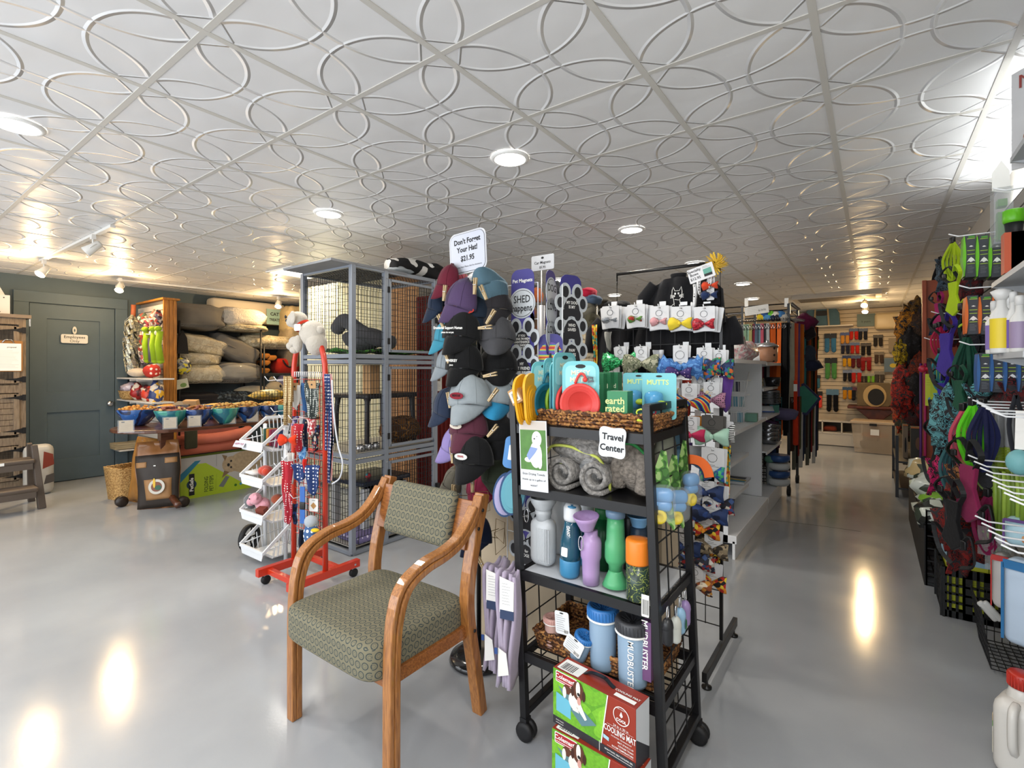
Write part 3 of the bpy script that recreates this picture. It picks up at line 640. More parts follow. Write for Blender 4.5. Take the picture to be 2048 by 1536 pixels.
# --- third shelf: bottles ---
Z3 = .662
def btl(name, label, px, y, parts, yaw=0, group='dog water bottles on the cart', pitch=0, roll=0):
    t = thing(name, label, 'water bottle', (xat(px, y), y, Z3), yaw, group, pitch, roll)
    for pn, mb in parts: obj(pn, mb, t)
    return t
def clip(m, x, z, r=.017, y=-.05): mb = MB(m); mb.tube([(x+r*.6*math.cos(a*PI/8), y, z+r*1.6*math.sin(a*PI/8)) for a in range(16)], .0022, closed=True); return mb
gy = plastic('#b6babd', .35); 
mb = MB(gy); mb.rb((0, 0, .095), (.108, .075, .19), .034, n=4); mb.lathe([(.03, .18), (.03, .20), (.034, .205), (.034, .222)], n=20)
for k in range(9): mb.box((-.008+k*.007, -.0375, .09), (.003, .003, .13))
mb2 = MB(gy); mb2.lathe([(.034, .222), (.036, .228), (.05, .25), (.055, .27), (.052, .272), (.044, .25), (.01, .235)], n=28)
btl('water_bottle', 'square grey ridged dog water bottle with funnel lid, leftmost on the cart', 1087, 1.69, [('bottle_body', mb), ('funnel_lid', mb2), ('carabiner', clip(CHROME, -.05, .20))])
tb = mat('#12485c', .12, coat=.5); tb2 = plastic('#3a7ea6', .35); capw = plastic('#cfd2d4', .3)
def teal_bottle(label, px, y, roll=0):
    mb = MB(tb); mb.lathe([(.036, .045), (.041, .09), (.04, .14), (.03, .19), (.028, .215)], n=24)
    mb1 = MB(tb2); mb1.lathe([(.034, 0), (.038, .01), (.0405, .06), (.0365, .07)], n=24)
    mb2 = MB(capw); mb2.lathe([(.031, .213), (.033, .222), (.034, .26), (.027, .275), (.01, .28)], n=24); mb2.blob((.004, -.012, .268), (.022, .02, .01), tb2)
    mb3 = MB(PAPER); mb3.prism(rrect(.026, .034, .004, cx=-.004, cz=.10), .002, y=-.042); mb3.text('KONG', .018, 0, 0, PAPER, M=fr((.008, -.0365, .175), 0, .18, -PI/2), bold=.02)
    btl('water_bottle', label, px, y, [('bottle_body', mb), ('bottle_base', mb1), ('flip_lid', mb2), ('label', mb3)], 0, roll=roll)
teal_bottle('dark teal bottle with white flip lid, in front between grey and lilac bottles', 1139, 1.66, math.radians(3)); teal_bottle('dark teal bottle with white flip lid, behind and right of its twin', 1172, 1.80)
def funnel_bottle(label, px, y, c, inv=False):
    m = plastic(c, .3); prof = [(.027, 0), (.03, .01), (.033, .05), (.031, .075), (.037, .09), (.039, .13), (.036, .15), (.026, .165), (.024, .185)]
    mb = MB(m); mb.lathe([(.03, 0), (.032, .04), (.033, .085), (.038, .098), (.039, .15), (.034, .165), (.025, .175), (.024, .195)], n=26)
    mb2 = MB(m); mb2.lathe([(.024, .195), (.026, .2), (.04, .232), (.048, .248), (.045, .25), (.036, .232), (.006, .21)], n=28, M=Matrix.Translation((0, 0, .012)) @ Matrix.Rotation(.16, 4, 'X') if not inv else None)
    mb3 = clip(CHROME, -.018, .155, .016, -.045)
    if inv:
        X = Matrix.Translation((0, 0, .255)) @ Matrix.Rotation(PI, 4, 'X')
        for q in (mb, mb2, mb3): q.v = [tuple(X @ V(v)) for v in q.v]
    btl('water_bottle', label, px, y, [('bottle_body', mb), ('funnel_lid', mb2), ('carabiner', mb3)], 0)
funnel_bottle('lilac dog water bottle with wide funnel lid and silver clip', 1182, 1.645, '#a78bb8')
funnel_bottle('light green water bottle standing upside down on its funnel', 1231, 1.67, '#4ea06c', True)
mb = MB(plastic('#6b86a0', .3)); mb.lathe([(.034, 0), (.036, .02), (.03, .03)], n=24); o = solo('bottle_cap', mb, 'blue-grey cap on the upturned light green bottle', 'bottle cap', (xat(1231, 1.67), 1.67, Z3+.252))
mb = MB(plastic('#14532f', .35)); mb.lathe([(.037, 0), (.037, .20), (.03, .2), (.03, .206)], n=24); mb2 = MB(plastic('#27733f', .4)); mb2.lathe([(.035, .2), (.036, .235), (.03, .243)], n=24)
btl('water_bottle', 'tall dark green cylinder bottle behind the lilac one', 1208, 1.80, [('bottle_body', mb), ('bottle_cap', mb2)])
mb = MB(plastic('#18181a', .35)); mb.lathe([(.034, 0), (.034, .2), (.026, .215)], n=24); mb2 = MB(BLK); mb2.lathe([(.034, .19), (.03, .22), (.02, .23)], n=24); mb2.tube(arc((-.02, 0, .225), (.02, 0, .225), .03), .005)
btl('water_bottle', 'black thermos bottle with loop lid at the back of the shelf', 1264, 1.86, [('bottle_body', mb), ('loop_lid', mb2)])
mb = MB(plastic('#6d9cc4', .35)); mb.lathe([(.02, 0), (.024, .2), (.034, .235), (.045, .245), (.043, .246), (.03, .23)], n=26, cap=True); mb2 = MB(plastic('#23364a', .4)); mb2.lathe([(.032, 0), (.032, .2), (.02, .21)], n=24)
btl('water_bottle', 'navy bottle with pale blue funnel lid behind the orange-topped tumbler', 1278, 1.76, [('funnel_lid', mb), ('bottle_body', mb2)])
mb = MB(mat('#2c3b33', .25, kind='blot', cols=['#2c3b33', '#2c3b33', '#8d9a4a', '#2c3b33', '#2f4238'], sc=60)); mb.lathe([(.034, 0), (.04, .004), (.04, .125)], n=28); mb2 = MB(plastic('#dd7a22', .4)); mb2.lathe([(.0405, .125), (.0415, .13), (.0415, .2), (.039, .206), (.02, .208)], n=28)
btl('water_bottle', 'dark leaf-patterned tumbler with an orange top half at the right front', 1276, 1.625, [('bottle_body', mb), ('orange_top', mb2)], 0)
mb = MB(gy); mb.rb((0, 0, .16), (.1, .07, .32), .03); btl('water_bottle', 'large dark grey bottle behind the square grey one', 1122, 1.83, [('bottle_body', mb)])
mb = MB(PAPER); mb.box((0, 0, 0), (.026, .002, .07)); mb.barcode(-.01, -.03, .02, .05, y=-.0015); solo('price_tag', mb, 'white barcode price strip at the right end of the bottle shelf', 'price tag', (xat(1291, 1.59), 1.588, .665))
# --- bottom shelf ---
Z4 = .345; mb = MB(wick); basket(mb, .46, .26, .07, m=wick); solo('wicker_basket', mb, 'shallow brown wicker basket on the lowest cart shelf', 'basket', (CX0-.02, CY0+.0, Z4-.003))
frost = mat('#8fa9c0', .35, alpha=1)
def mudb(label, px, y, r, h, cap, body, dz=.0, name='paw_washer', txt=None, roll=0):
    t = thing(name, label, 'paw washer', (xat(px, y), y, Z4+.012+dz), 0, 'paw washing cups on the lowest cart shelf', 0, roll)
    mb = MB(body); mb.lathe([(r*.86, 0), (r*.9, .01), (r*.98, h*.8), (r, h*.84)], n=28); obj('cup_body', mb, t)
    mb = MB(cap); mb.lathe([(r*1.07, h*.82), (r*1.1, h*.84), (r*1.1, h*.98), (r*1.0, h), (r*.8, h), (r*.74, h*.93), (r*.2, h*.9)], n=32)
    for k in range(32): a = 2*PI*k/32; mb.box((r*1.1*math.cos(a), r*1.1*math.sin(a), h*.9), (.003, .003, h*.12), cap)
    for k in range(12): a = 2*PI*k/12; mb.tube([(r*.8*math.cos(a), r*.8*math.sin(a), h*.985), (r*.2*math.cos(a), r*.2*math.sin(a), h*.93)], .0022, cap, 4)
    obj('bristle_cap', mb, t)
    mb = MB(PAPER); mb.lathe([(r*1.0, h*.775), (r*1.14, h*.80), (r*1.0, h*.82)], n=28, cap=False)
    obj('card_collar', mb, t)
    if txt: mb = MB(); mb.text(txt, .03, 0, 0, PAPER, M=fr((.012, -r*.97, h*.38), 0, 0, PI/2), bold=.01); obj('lettering', mb, t)
blu = plastic('#2f6fb0', .35)
mudb('tall paw washer with a bright blue bristle cap, standing centre of the basket', 1206, 1.67, .052, .225, blu, frost)
mudb('tall paw washer with a charcoal cap, lettered MUDBU, right of the blue one', 1266, 1.645, .055, .225, plastic('#35363a', .4), frost, txt='MUDBUSTER')
mudb('short pink paw washer at the left end of the basket', 1106, 1.68, .034, .115, plastic('#c79a90', .4), mat('#bd9a90', .4))
mudb('small blue-capped paw washer tipped over beside the pink one', 1155, 1.64, .034, .1, blu, frost, .015, roll=math.radians(20))
for i, (px, py, y, w_, h, ro, lab) in enumerate(((1124, 1246, 1.62, .06, .085, -4, 'white instruction card standing above the pink paw washer'), (1147, 1292, 1.60, .075, .06, 24, 'white instruction card tilted before the small blue washer'))):
    p = ay(px, py, y); mb = MB(mat('#d9dbdc', .4)); mb.prism(rrect(w_, h, .008), .002); mb.lines(-w_*.4, w_*.3, h*.3, 8, .008, mat('#6d6f72', .6)); mb.barcode(w_*.12, -h*.42, w_*.28, .012); mb.poly(ell(.009, .003, 8, 0, h*.42), INK)
    solo('instruction_card', mb, lab, 'card', tuple(p), 0, 'white cards on the lowest cart shelf', 0, math.radians(ro))
p = ay(1304, 1300, 1.66); mb = MB(mat('#6d4a72', .5)); mb.box((0, 0, 0), (.03, .08, .2)); mb.text('MUDBUSTER', .03, 0, 0, PAPER, M=fr((-.008, -.0405, .02), 0, 0, PI/2), bold=.02); solo('paw_washer_box', mb, 'purple boxed paw washer lettered BUSTER at the right post', 'box', (xat(1302, 1.66), 1.66, Z4+.15))
# --- cooling mat boxes ---
def cbox(label, loc, yaw):
    w_, h, d_ = .325, .195, .085
    t = thing('cooling_mat_box', label, 'box', loc, yaw, 'cooling mat boxes stacked on the floor by the cart')
    red = mat('#8e2f1d', .4); grn = mat('#6fae2c', .4, kind='blot', cols=['#5f9f28', '#78b830', '#86c235'], sc=9, noise=(90, .2)); drk = mat('#2c2b30', .4)
    mb = MB(red); mb.box((0, d_/2, h/2), (w_, d_, h)); obj('carton', mb, t, .001)
    mb = MB(grn); x0 = -w_/2; xs = .06
    mb.poly([(x0, .028), (xs-.025, .028), (xs, h), (x0, h)], grn, y=-.0015); mb.poly([(xs-.025, .028), (xs-.021, .028), (xs+.004, h), (xs, h)], PAPER, y=-.0019)
    mb.quad(x0, 0, w_/2, .028, drk, y=-.0015); mb.quad(xs-.03, .0, xs-.0285, .034, PAPER, y=-.002)
    gm_ = mat('#5b7f86', .5); mb.poly([(-.14, .14), (-.085, .125), (.02, .075), (-.04, .045), (-.085, .078), (-.13, .128)], gm_, y=-.002)
    mb.poly([(-.148, .05), (-.148, .115), (-.085, .105), (-.085, .045)], mat('#69b3c9', .4), y=-.0024)
    br = mat('#5b3322', .6); wh = mat('#e6e0d6', .6)
    mb.poly(ell(.018, .016, 14, -.1, .142), br, y=-.0026); mb.poly(ell(.008, .02, 12, -.112, .128), wh, y=-.0028)
    mb.poly(ell(.026, .03, 18, -.068, .115), wh, y=-.003); mb.poly([(-.058, .13), (-.045, .12), (-.018, .077), (-.026, .070), (-.062, .10)], wh, y=-.0032); mb.poly([(-.085, .10), (-.075, .083), (-.05, .083), (-.055, .10)], wh, y=-.0032)
    mb.poly(ell(.023, .033, 20, -.054, .157), br, y=-.0034); mb.poly(ell(.009, .026, 14, -.054, .163), wh, y=-.0036); mb.poly(ell(.006, .006, 10, -.052, .147), INK, y=-.0038); mb.poly(ell(.008, .014, 10, -.05, .125), mat('#c9968a', .5), y=-.0037)
    mb.poly(ell(.007, .018, 10, -.077, .148), mat('#3f2014', .6), y=-.0037); mb.poly(ell(.007, .018, 10, -.031, .148), mat('#3f2014', .6), y=-.0037)
    lg = rrect(.085, .032, .004, cx=-.105, cz=.172); mb.poly(rrect(.091, .038, .005, cx=-.105, cz=.172), PAPER, y=-.0022); mb.poly(lg, mat('#a3232a', .4), y=-.0026)
    mb.text('Coleman', .021, -.112, .174, PAPER, y=-.003, bold=.02); mb.poly(ell(.006, .008, 12, -.071, .173), PAPER, y=-.003); mb.quad(-.145, .16, -.066, .162, PAPER, y=-.003)
    cx = .112
    for k in range(24):
        a = 2*PI*k/24; b_ = 2*PI*(k+1)/24; mb.add([(cx+.027*math.cos(a), -.002, .15+.027*math.sin(a)), (cx+.027*math.cos(b_), -.002, .15+.027*math.sin(b_)), (cx+.0295*math.cos(b_), -.002, .15+.0295*math.sin(b_)), (cx+.0295*math.cos(a), -.002, .15+.0295*math.sin(a))], [(0, 1, 2, 3)], PAPER)
    mb.text('COOL', .013, cx, .135, PAPER, y=-.002, bold=.03); mb.poly([(cx, .165), (cx+.006, .151), (cx, .145), (cx-.006, .151)], PAPER, y=-.002); mb.text('KEEPS YOUR PET', .0045, cx, .171, PAPER, y=-.002)
    mb.text('24 in x 30 in', .011, cx-.002, .111, PAPER, y=-.002); mb.quad(.06, .105, .155, .1056, PAPER, y=-.002)
    mb.text('COOLING MAT', .027, cx-.006, .090, PAPER, y=-.002, bold=.015, sx=.62); mb.text('PATENTED TECHNOLOGY', .0062, cx, .073, PAPER, y=-.002)
    for k, q in enumerate(('MAT STAYS 5-10', 'COOLER THAN', 'ROOM TEMPERATURE')): mb.text(q, .0078, .155, .062-k*.0105, PAPER, y=-.002, al='RIGHT', bold=.01)
    mb.quad(.06, .034, .155, .0346, PAPER, y=-.002); mb.text('NON-TOXIC, SELF COOLING GEL', .0068, cx-.01, .019, PAPER, y=-.002, bold=.01); mb.quad(.06, .010, .15, .0112, PAPER, y=-.002)
    mb.poly([(.045, .052), (.066, .048), (.067, .06), (.046, .064)], mat('#9fc6d6', .5), y=-.002); mb.text('NON-TOXIC', .006, -.15, .017, PAPER, y=-.002, al='LEFT'); mb.lines(-.15, -.1, .008, 1, .01, PAPER, y=-.002)
    obj('printed_front', mb, t)
    M2 = Matrix.Translation((0, 0, h+.0012)) @ Matrix.Rotation(-PI/2, 4, 'X')
    mb = MB(PAPER); mb.add([(x0+.01, .008, h+.001), (x0+.10, .008, h+.001), (x0+.10, .07, h+.001), (x0+.01, .07, h+.001)], [(0, 1, 2, 3)]); mb.barcode(x0+.02, .012, .055, .04, M=M2); mb.quad(.075, .012, .15, .03, PAPER, M2); mb.text('COOLING MAT', .013, .11, .042, PAPER, M2, bold=.02); mb.text(';', .001, 0, 0, PAPER, M2)
    obj('top_labels', mb, t)
    mb = MB(BLACKM); mb.tube(cpath([(-.06, .045, h), (-.03, .045, h+.014), (.02, .045, h+.018), (.045, .045, h+.006), (.06, .045, h)]), 0, flat=(.014, .004)); obj('carry_handle', mb, t)
    mb = MB(mat('#c9cdd2', .4)); mb.add([(w_/2+.001, 0, .03), (w_/2+.001, d_, .03), (w_/2+.001, d_, h), (w_/2+.001, 0, h)], [(0, 1, 2, 3)]); mb.add([(w_/2+.0012, 0, 0), (w_/2+.0012, d_, 0), (w_/2+.0012, d_, .035), (w_/2+.0012, 0, .10)], [(0, 1, 2, 3)], drk); obj('side_print', mb, t)
cbox('green and red cooling mat box with a spaniel, lower of the two, on the floor', (-.745, 1.475, .0), math.radians(-3)); cbox('green and red cooling mat box with a spaniel, the upper one beside the cart', (-.757, 1.49, .196), math.radians(-7))
# --- waste bag dispensers on the right side ---
cols = [('black', '#1b1c1e'), ('pale grey', '#b9bcb4'), ('light blue', '#86acc8'), ('lilac', '#8f7aa8')]
for i, (nm, c) in enumerate(cols):
    px, py = [(1326, 1262), (1343, 1258), (1352, 1240), (1362, 1225)][i]; y = 1.62+i*.055; x = -.545+.0; p = ax(px, py, x)
    t = thing('waste_bag_dispenser', '%s waste bag dispenser hanging by a clip on the right side of the cart' % nm, 'dispenser', (x+.015, p.y, p.z), PI/2, 'bag dispensers clipped to the cart side')
    mb = MB(plastic(c, .35)); mb.rb((0, 0, 0), (.036, .034, .085), .016); mb.blob((0, 0, .02), (.0195, .0185, .028)); obj('dispenser_body', mb, t)
    mb = MB(CHROME); mb.tube([(0+.009*math.cos(a*PI/6), 0, .062+.022*math.sin(a*PI/6)) for a in range(12)], .0018, closed=True); obj('carabiner', mb, t)
    mb = MB(mat('#2c6b45', .5)); mb.poly(ell(.011, .018, 16, 0, -.005), mat('#2c6b45', .5), y=-.0195); obj('printed_tag', mb, t) if i == 2 else None
# --- blue pump toys in clear packs, right side ---
grc = mat('#3c6a2a', .6, kind='blot', cols=['#2b5220', '#4e8232', '#8fae6a'], sc=30)
for i, (px, py, s_) in enumerate(((1326, 1000, .5), (1356, 1003, .5), (1382, 968, .55))):
    y = [1.66, 1.80, 1.93][i]; x = -.50+[0, .02, .05][i]; p = ax(px, py, x) if 0 else ay(px, py, y)
    t = thing('water_toy_pack', ['blue water toy with a yellow wheel in clear pack, nearest the front post', 'blue water toy with a yellow wheel in clear pack, the middle one', 'blue water toy with a yellow wheel in clear pack, beside the orange band'][i], 'pet toy', (p.x, p.y, p.z), math.radians(20+25*i), 'blue water toys hung on the cart side')
    mb = MB(grc); mb.prism([(-.042, -.01), (.036, -.11), (.042, -.1), (.012, .16), (-.006, .165), (-.03, .09)], .003, y=.03); obj('backing_card', mb, t)
    mb = MB(plastic('#5b92c4', .25)); mb.rb((0, 0, .016), (.07, .045, .05), .02); mb.rb((0, 0, -.018), (.06, .04, .04), .018); obj('toy_body', mb, t)
    mb = MB(plastic('#ddc62e', .4)); T = Matrix.Translation((-.012, -.012, -.055)) @ Matrix.Rotation(PI/2, 4, 'X'); mb.lathe([(.008, 0), (.012, .006), (.022, .008), (.025, 0), (.025, -.012), (.01, -.014)], M=T, n=22); obj('toy_wheel', mb, t)
    mb = MB(mat('#f4f8fa', .05, alpha=.1)); mb.rb((0, -.003, -.01), (.082, .06, .125), .025); obj('clear_blister', mb, t)
p = ay(1350, 905, 2.0); t = thing('cooling_band_pack', 'light blue hang card behind the blue water toys', 'pet product', tuple(p), .3); mb = MB(mat('#7fb0cf', .5)); mb.prism([(-.05, -.09), (.05, -.09), (.04, .08), (-.05, .09)], .003); mb.text('Cooling', .022, -.004, .02, mat('#2a6a8a', .5), bold=.02); obj('backing_card', mb, t); mb = MB(mat('#c9465a', .5)); mb.prism(ell(.012, .012, 12, .03, .07), .002, y=-.002); obj('round_sticker', mb, t)
p = ay(1392, 935, 2.02); t = thing('collar_band', 'bright orange and navy curved dog band above the water toys', 'pet collar', tuple(p), .2, None, 0, math.radians(35)); mb = MB(mat('#e2661e', .6)); mb.tube(arc((-.05, 0, 0), (.06, 0, 0), .03, 10), 0, flat=(.008, .035)); obj('orange_band', mb, t); mb = MB(mat('#24405c', .6)); mb.tube(arc((-.055, .008, -.012), (.06, .008, -.012), .03, 10), 0, flat=(.008, .03)); obj('navy_band', mb, t)
# --- left side: lilac towels and round bowls ---
lil = mat('#a79bb0', .95, bump=(40, .5), noise=(12, .1), sheen=.3)
for i, (px, y, zt, zb, lab) in enumerate(((1000, 1.66, 1128, 1330, 'long lilac towel hung at the left of the cart, the left one'), (1028, 1.58, 1140, 1362, 'long lilac towel hung at the left of the cart, the right one'))):
    x = xat(px, y); z1 = ay(px, zt, y).z; z0 = ay(px, zb, y).z; L_ = z1-z0
    t = thing('hanging_towel', lab, 'towel', (x, y, z0), math.radians(12), 'lilac towels hung on the cart')
    mb = MB(lil)
    for k in range(4): mb.sheet(lambda u, v_: ((k-1.5)*.019+.010*math.sin(v_*5+k*1.3+u*2)-.01*(1-v_), (u-.5)*.13, v_*L_+.012*math.sin(u*7+k)), 8, 14, .012)
    obj('towel_folds', mb, t)
    mb = MB(PAPER); M_ = fr((0, -.07, L_*.82)); mb.prism([(-.03, -.06), (.028, -.07), (.03, .06), (-.03, .075)], .003, M=M_); mb.quad(-.028, -.085, .03, -.05, mat('#2f3d5c', .6), M_); mb.lines(-.02, .018, .05, 8, .011, mat('#7b7d86', .6), M_); obj('paper_band', mb, t)
    mb = MB(PAPER); mb.prism([(-.02, -.06), (.022, -.05), (.012, .03), (-.02, .05)], .002, M=fr((-.01, -.08, L_*.27), .2)); mb.box((-.035, -.09, L_*.36), (.012, .004, .022), mat('#2b4a86', .6)); obj('care_tag', mb, t)
for i, (px, py, y, c, lab) in enumerate(((1012, 990, 1.63, '#a9a3c4', 'oval lilac collapsible bowl with navy rim hung left of the cart'), (1026, 985, 1.60, '#5f9cab', 'oval aqua collapsible bowl hung between the lilac one and the cart'), (1022, 905, 1.62, '#4a80b8', 'flat blue silicone mat with a white label hung left of the cart'))):
    p = ay(px, py, y)
    if i < 2:
        t = thing('collapsible_bowl', lab, 'bowl', tuple(p), math.radians(35), 'silicone bowls hung left of the cart', 0, math.radians(6)); mb = MB(plastic(c, .5))
        for k, q in enumerate((1, .86, .74)): mb.prism(ell(.048*q, .082*q, 28), .012-.003*k, y=-.006-.004*k)
        obj('bowl_rings', mb, t); mb = MB(plastic('#2f4a72', .5)); mb.prism(ell(.055, .092, 28), .01, y=.0); obj('bowl_rim', mb, t)
    else:
        t = thing('silicone_mat', lab, 'pet mat', tuple(p), math.radians(20), None, 0, math.radians(8)); mb = MB(plastic(c, .5)); mb.prism(rrect(.06, .13, .02), .006); obj('mat_body', mb, t); mb = MB(PAPER); mb.prism(rrect(.02, .06, .003), .002, y=-.003); obj('label_sticker', mb, t)
# ================= bow display grid stand =================
GY = 2.61; gx1, gx0 = -.611, -1.225
gs = thing('grid_display_stand', 'black wire grid stand with rows of dog bows, behind the cart', 'display stand', ((gx0+gx1)/2, GY, 0))
inv = gs.matrix_world.inverted()
mb = MB(BLK); mb.M = inv
k = 0
while gx0+k*.0768 <= gx1+.001: mb.w((gx0+k*.0768, GY, .16), (gx0+k*.0768, GY, 1.757), .0028); k += 1
for k in range(19): mb.w((gx0, GY, .165+k*.0885), (gx1, GY, .165+k*.0885), .003)
obj('wire_grid', mb, gs)
for x in (gx0, gx1):
    mb = MB(BLACKM); mb.M = inv; mb.box((x, GY, .93), (.016, .016, 1.66)); obj('post', mb, gs, .001)
    mb = MB(BLACKM); mb.M = inv; mb.box((x, GY, .065), (.022, .62, .045)); obj('foot', mb, gs, .002)
    for y in (-.27, .27): mb = MB(BLACKM); mb.M = inv; mb.lathe([(.022, 0), (.022, .008), (.006, .012), (.006, .05)], (x, GY+y, 0)); obj('levelling_pad', mb, gs)
xa = ay(1234, 580, GY).x
mb = MB(BLACKM); mb.M = inv
mb.tube([(xa, GY, 1.775), (xa, GY, 1.985), (gx1-.005, GY, 1.985), (gx1-.005, GY, 1.775)], .009, n=8, closed=True); obj('top_frame', mb, gs)
def hook(mb, x, y, z, L_, m=WIREW): mb.box((x, y-.003, z+.012), (.024, .004, .03), m); mb.tube([(x, y, z), (x, y-L_*.85, z), (x, y-L_, z+.012)], .0022, m, 5)
CARDW = mat('#cfd0d2', .5)
def bow(mb, c, w_, h, y, x=0, z=0, m=None, knot=None, ruff=0):
    m = m or cloth(c); rr = random.Random(int(w_*1e4)+len(mb.v))
    for s_ in (-1, 1):
        mb.sheet(lambda u, v_: (x+s_*(.004+u*w_/2), y-(.012+.010*math.sin(u*PI))*math.cos((v_-.5)*PI)-.003*math.sin(v_*9+u*4)*(1+ruff), z+(v_-.5)*h*(.28+.72*min(1, u*1.5))*(1+ruff*.25*math.sin(u*19))+.1*h*u*s_*0), 8, 8, .005, m)
    mb.blob((x, y-.016, z), (w_*.075, .01, h*.17), knot or m, n=10)
def bowcard(label, px, py, dy, c, w_=.085, h=.045, cw_=.045, ch=.07, y0=GY, cup=.02, m=None, stack=2, group='dog bows on cards', txt=None, cardm=None, name='bow_on_card', hk=True, yaw=0, ruff=0, bz=0):
    p = ay(px, py, y0-dy); t = thing(name, label, 'dog bow', (p.x, p.y, p.z), yaw, group)
    cm = cardm or CARDW; mb = MB(cm)
    for k in range(stack):
        q = fr((.006*k*(1 if k % 2 else -1), .006+.012*k, cup), 0, 0, math.radians(3*k*(1 if k % 2 else -1))); mb.prism(rrect(cw_, ch, .004), .0015, M=q)
        if k == 0:
            if txt: mb.text(txt, .012, 0, ch*.22, M=q, bold=.01)
            else:
                mb.tube([q @ V((ch*.14*math.cos(a*PI/5)-.002, -.001, ch*.2+ch*.13*math.sin(a*PI/5))) for a in range(10)], .0008, INK, 4, closed=True); mb.lines(-cw_*.3, cw_*.3, -ch*.02, 2, .006, M=q)
            mb.poly(ell(.005, .002, 8, 0, ch*.42), INK, M=q, y=-.001)
    obj('card', mb, t)
    if w_: mb = MB(); bow(mb, c, w_, h, 0, 0, bz, m, ruff=ruff); obj('bow', mb, t)
    if hk: mb = MB(WIREW); hook(mb, 0, dy, cup+ch*.42, dy+.015); obj('hook', mb, t)
    k = 1.45 if cw_ == .07 else 1.25; t.scale = (k, 1, k)
    return t
silv = mat('#8f959c', .3, metal=.3); 
bowcard('stack of white bow cards with a silver bow, leftmost in the top row', 1220, 640, .06, 0, .045, .016, .07, .085, m=silv, stack=4, cup=.012)
bowcard('white bow cards with a small green and red bow, second in the top row', 1271, 638, .06, 0, .04, .02, .07, .085, m=mat('#5f8f45', .8, kind='cells', cols=['#a4372f', '#5f8f45'], sc=60), stack=4, cup=.012)
bowcard('stack of white bow cards with a pale pink bow, centre of the top row', 1318, 643, .06, '#d29a9e', .045, .025, .07, .085, stack=4, cup=.014)
bowcard('stack of white bow cards with a yellow duck-faced bow, fourth in the top row', 1361, 647, .06, '#e0c63a', .07, .04, .07, .085, stack=4, cup=.018)
bowcard('stack of white bow cards with a red sequin bow, rightmost in the top row', 1408, 648, .06, '#a82030', .06, .035, .07, .085, stack=4, cup=.018, m=mat('#a82030', .35, kind='cells', cols=['#c93a40', '#7d1020'], sc=200))
seq = mat('#12763c', .28, kind='cells', cols=['#2fae62', '#0b5228', '#49c77f'], sc=220, metal=.2)
camo = mat('#6d7259', .8, kind='blot', cols=['#8e9077', '#4c523f', '#a9a890'], sc=45); leop = mat('#a07088', .8, kind='dots', cols=['#2c1a22'], sc=130, size=.36)
blur = mat('#3f73b4', .7, kind='blot', cols=['#2f5b9c', '#5b8fca'], sc=60); purp = mat('#3a2a66', .8, kind='dots', cols=['#c9a9c9'], sc=80, size=.2)
flo = mat('#23365f', .8, kind='cells', cols=['#c2622f', '#2f7f58', '#3a62a0', '#1c2747'], sc=90); rain = mat('#c23a34', .8, kind='stripes', cols=['#d98a2a', '#e0c83a', '#3f9a4c', '#2f5fae', '#202060'], sc=16, size=2)
gb = mat('#2f8c7a', .8, kind='cells', cols=['#2a55a0', '#46a86a', '#1d3f78'], sc=90); yelp = mat('#d0a32a', .85, kind='cells', cols=['#b5482a', '#3f8f86', '#e0c34a'], sc=60); stri = mat('#e6e6e4', .8, kind='stripes', cols=['#1a1a1c'], sc=40, size=.8)
bowcard('big green sequin bow on a white card, left end of the second row', 1240, 725, .09, 0, .15, .085, .05, .08, m=seq, cup=.03, stack=3, ruff=.4)
bowcard('large camouflage print bow on a white card, second in the second row', 1282, 728, .11, 0, .145, .08, .05, .08, m=camo, cup=.035, stack=3)
bowcard('ruffled blue bow with a small purple bow on a tall white card', 1360, 735, .10, 0, .17, .085, .06, .13, m=blur, cup=.025, stack=2, ruff=1)
bowcard('small purple dotted bow laid over the ruffled blue bow', 1358, 746, .13, 0, .09, .045, .04, .03, m=purp, cup=-.01, stack=1, hk=False)
bowcard('dark floral print bow, left of two at the right of the second row', 1408, 733, .08, 0, .12, .07, .06, .08, m=flo, cup=.035)
bowcard('dark floral bow with green, rightmost at the edge of the second row', 1438, 738, .07, 0, .10, .08, .05, .08, m=flo, cup=.035)
bowcard('rainbow striped bow on a white card in the third row', 1378, 806, .11, 0, .155, .07, .06, .085, m=rain, cup=.035)
bowcard('pink leopard print bow on a white card, right end of the third row', 1422, 800, .08, 0, .10, .06, .06, .08, m=leop, cup=.03)
bowcard('hot pink satin bow on a slim white card in the fourth row', 1382, 870, .12, '#b02c52', .10, .05, .045, .085, cup=.03, txt=None)
bowcard('mint green satin bow on a dark brown card in the fourth row', 1424, 873, .10, '#9fc4b0', .10, .06, .07, .08, cup=.03, cardm=mat('#4a4743', .6))
bowcard('black and white striped bow at the right end of the fourth row', 1448, 866, .06, 0, .07, .07, .05, .05, m=stri, cup=.02)
bowcard('green and blue patterned bow on a tall white card in the fifth row', 1425, 940, .11, 0, .08, .06, .085, .13, m=gb, cup=.02, stack=2, bz=-.015)
bowcard('small red-dotted card bow at the far right of the fifth row', 1441, 960, .03, '#a8332c', .03, .03, .05, .12, cup=.0)
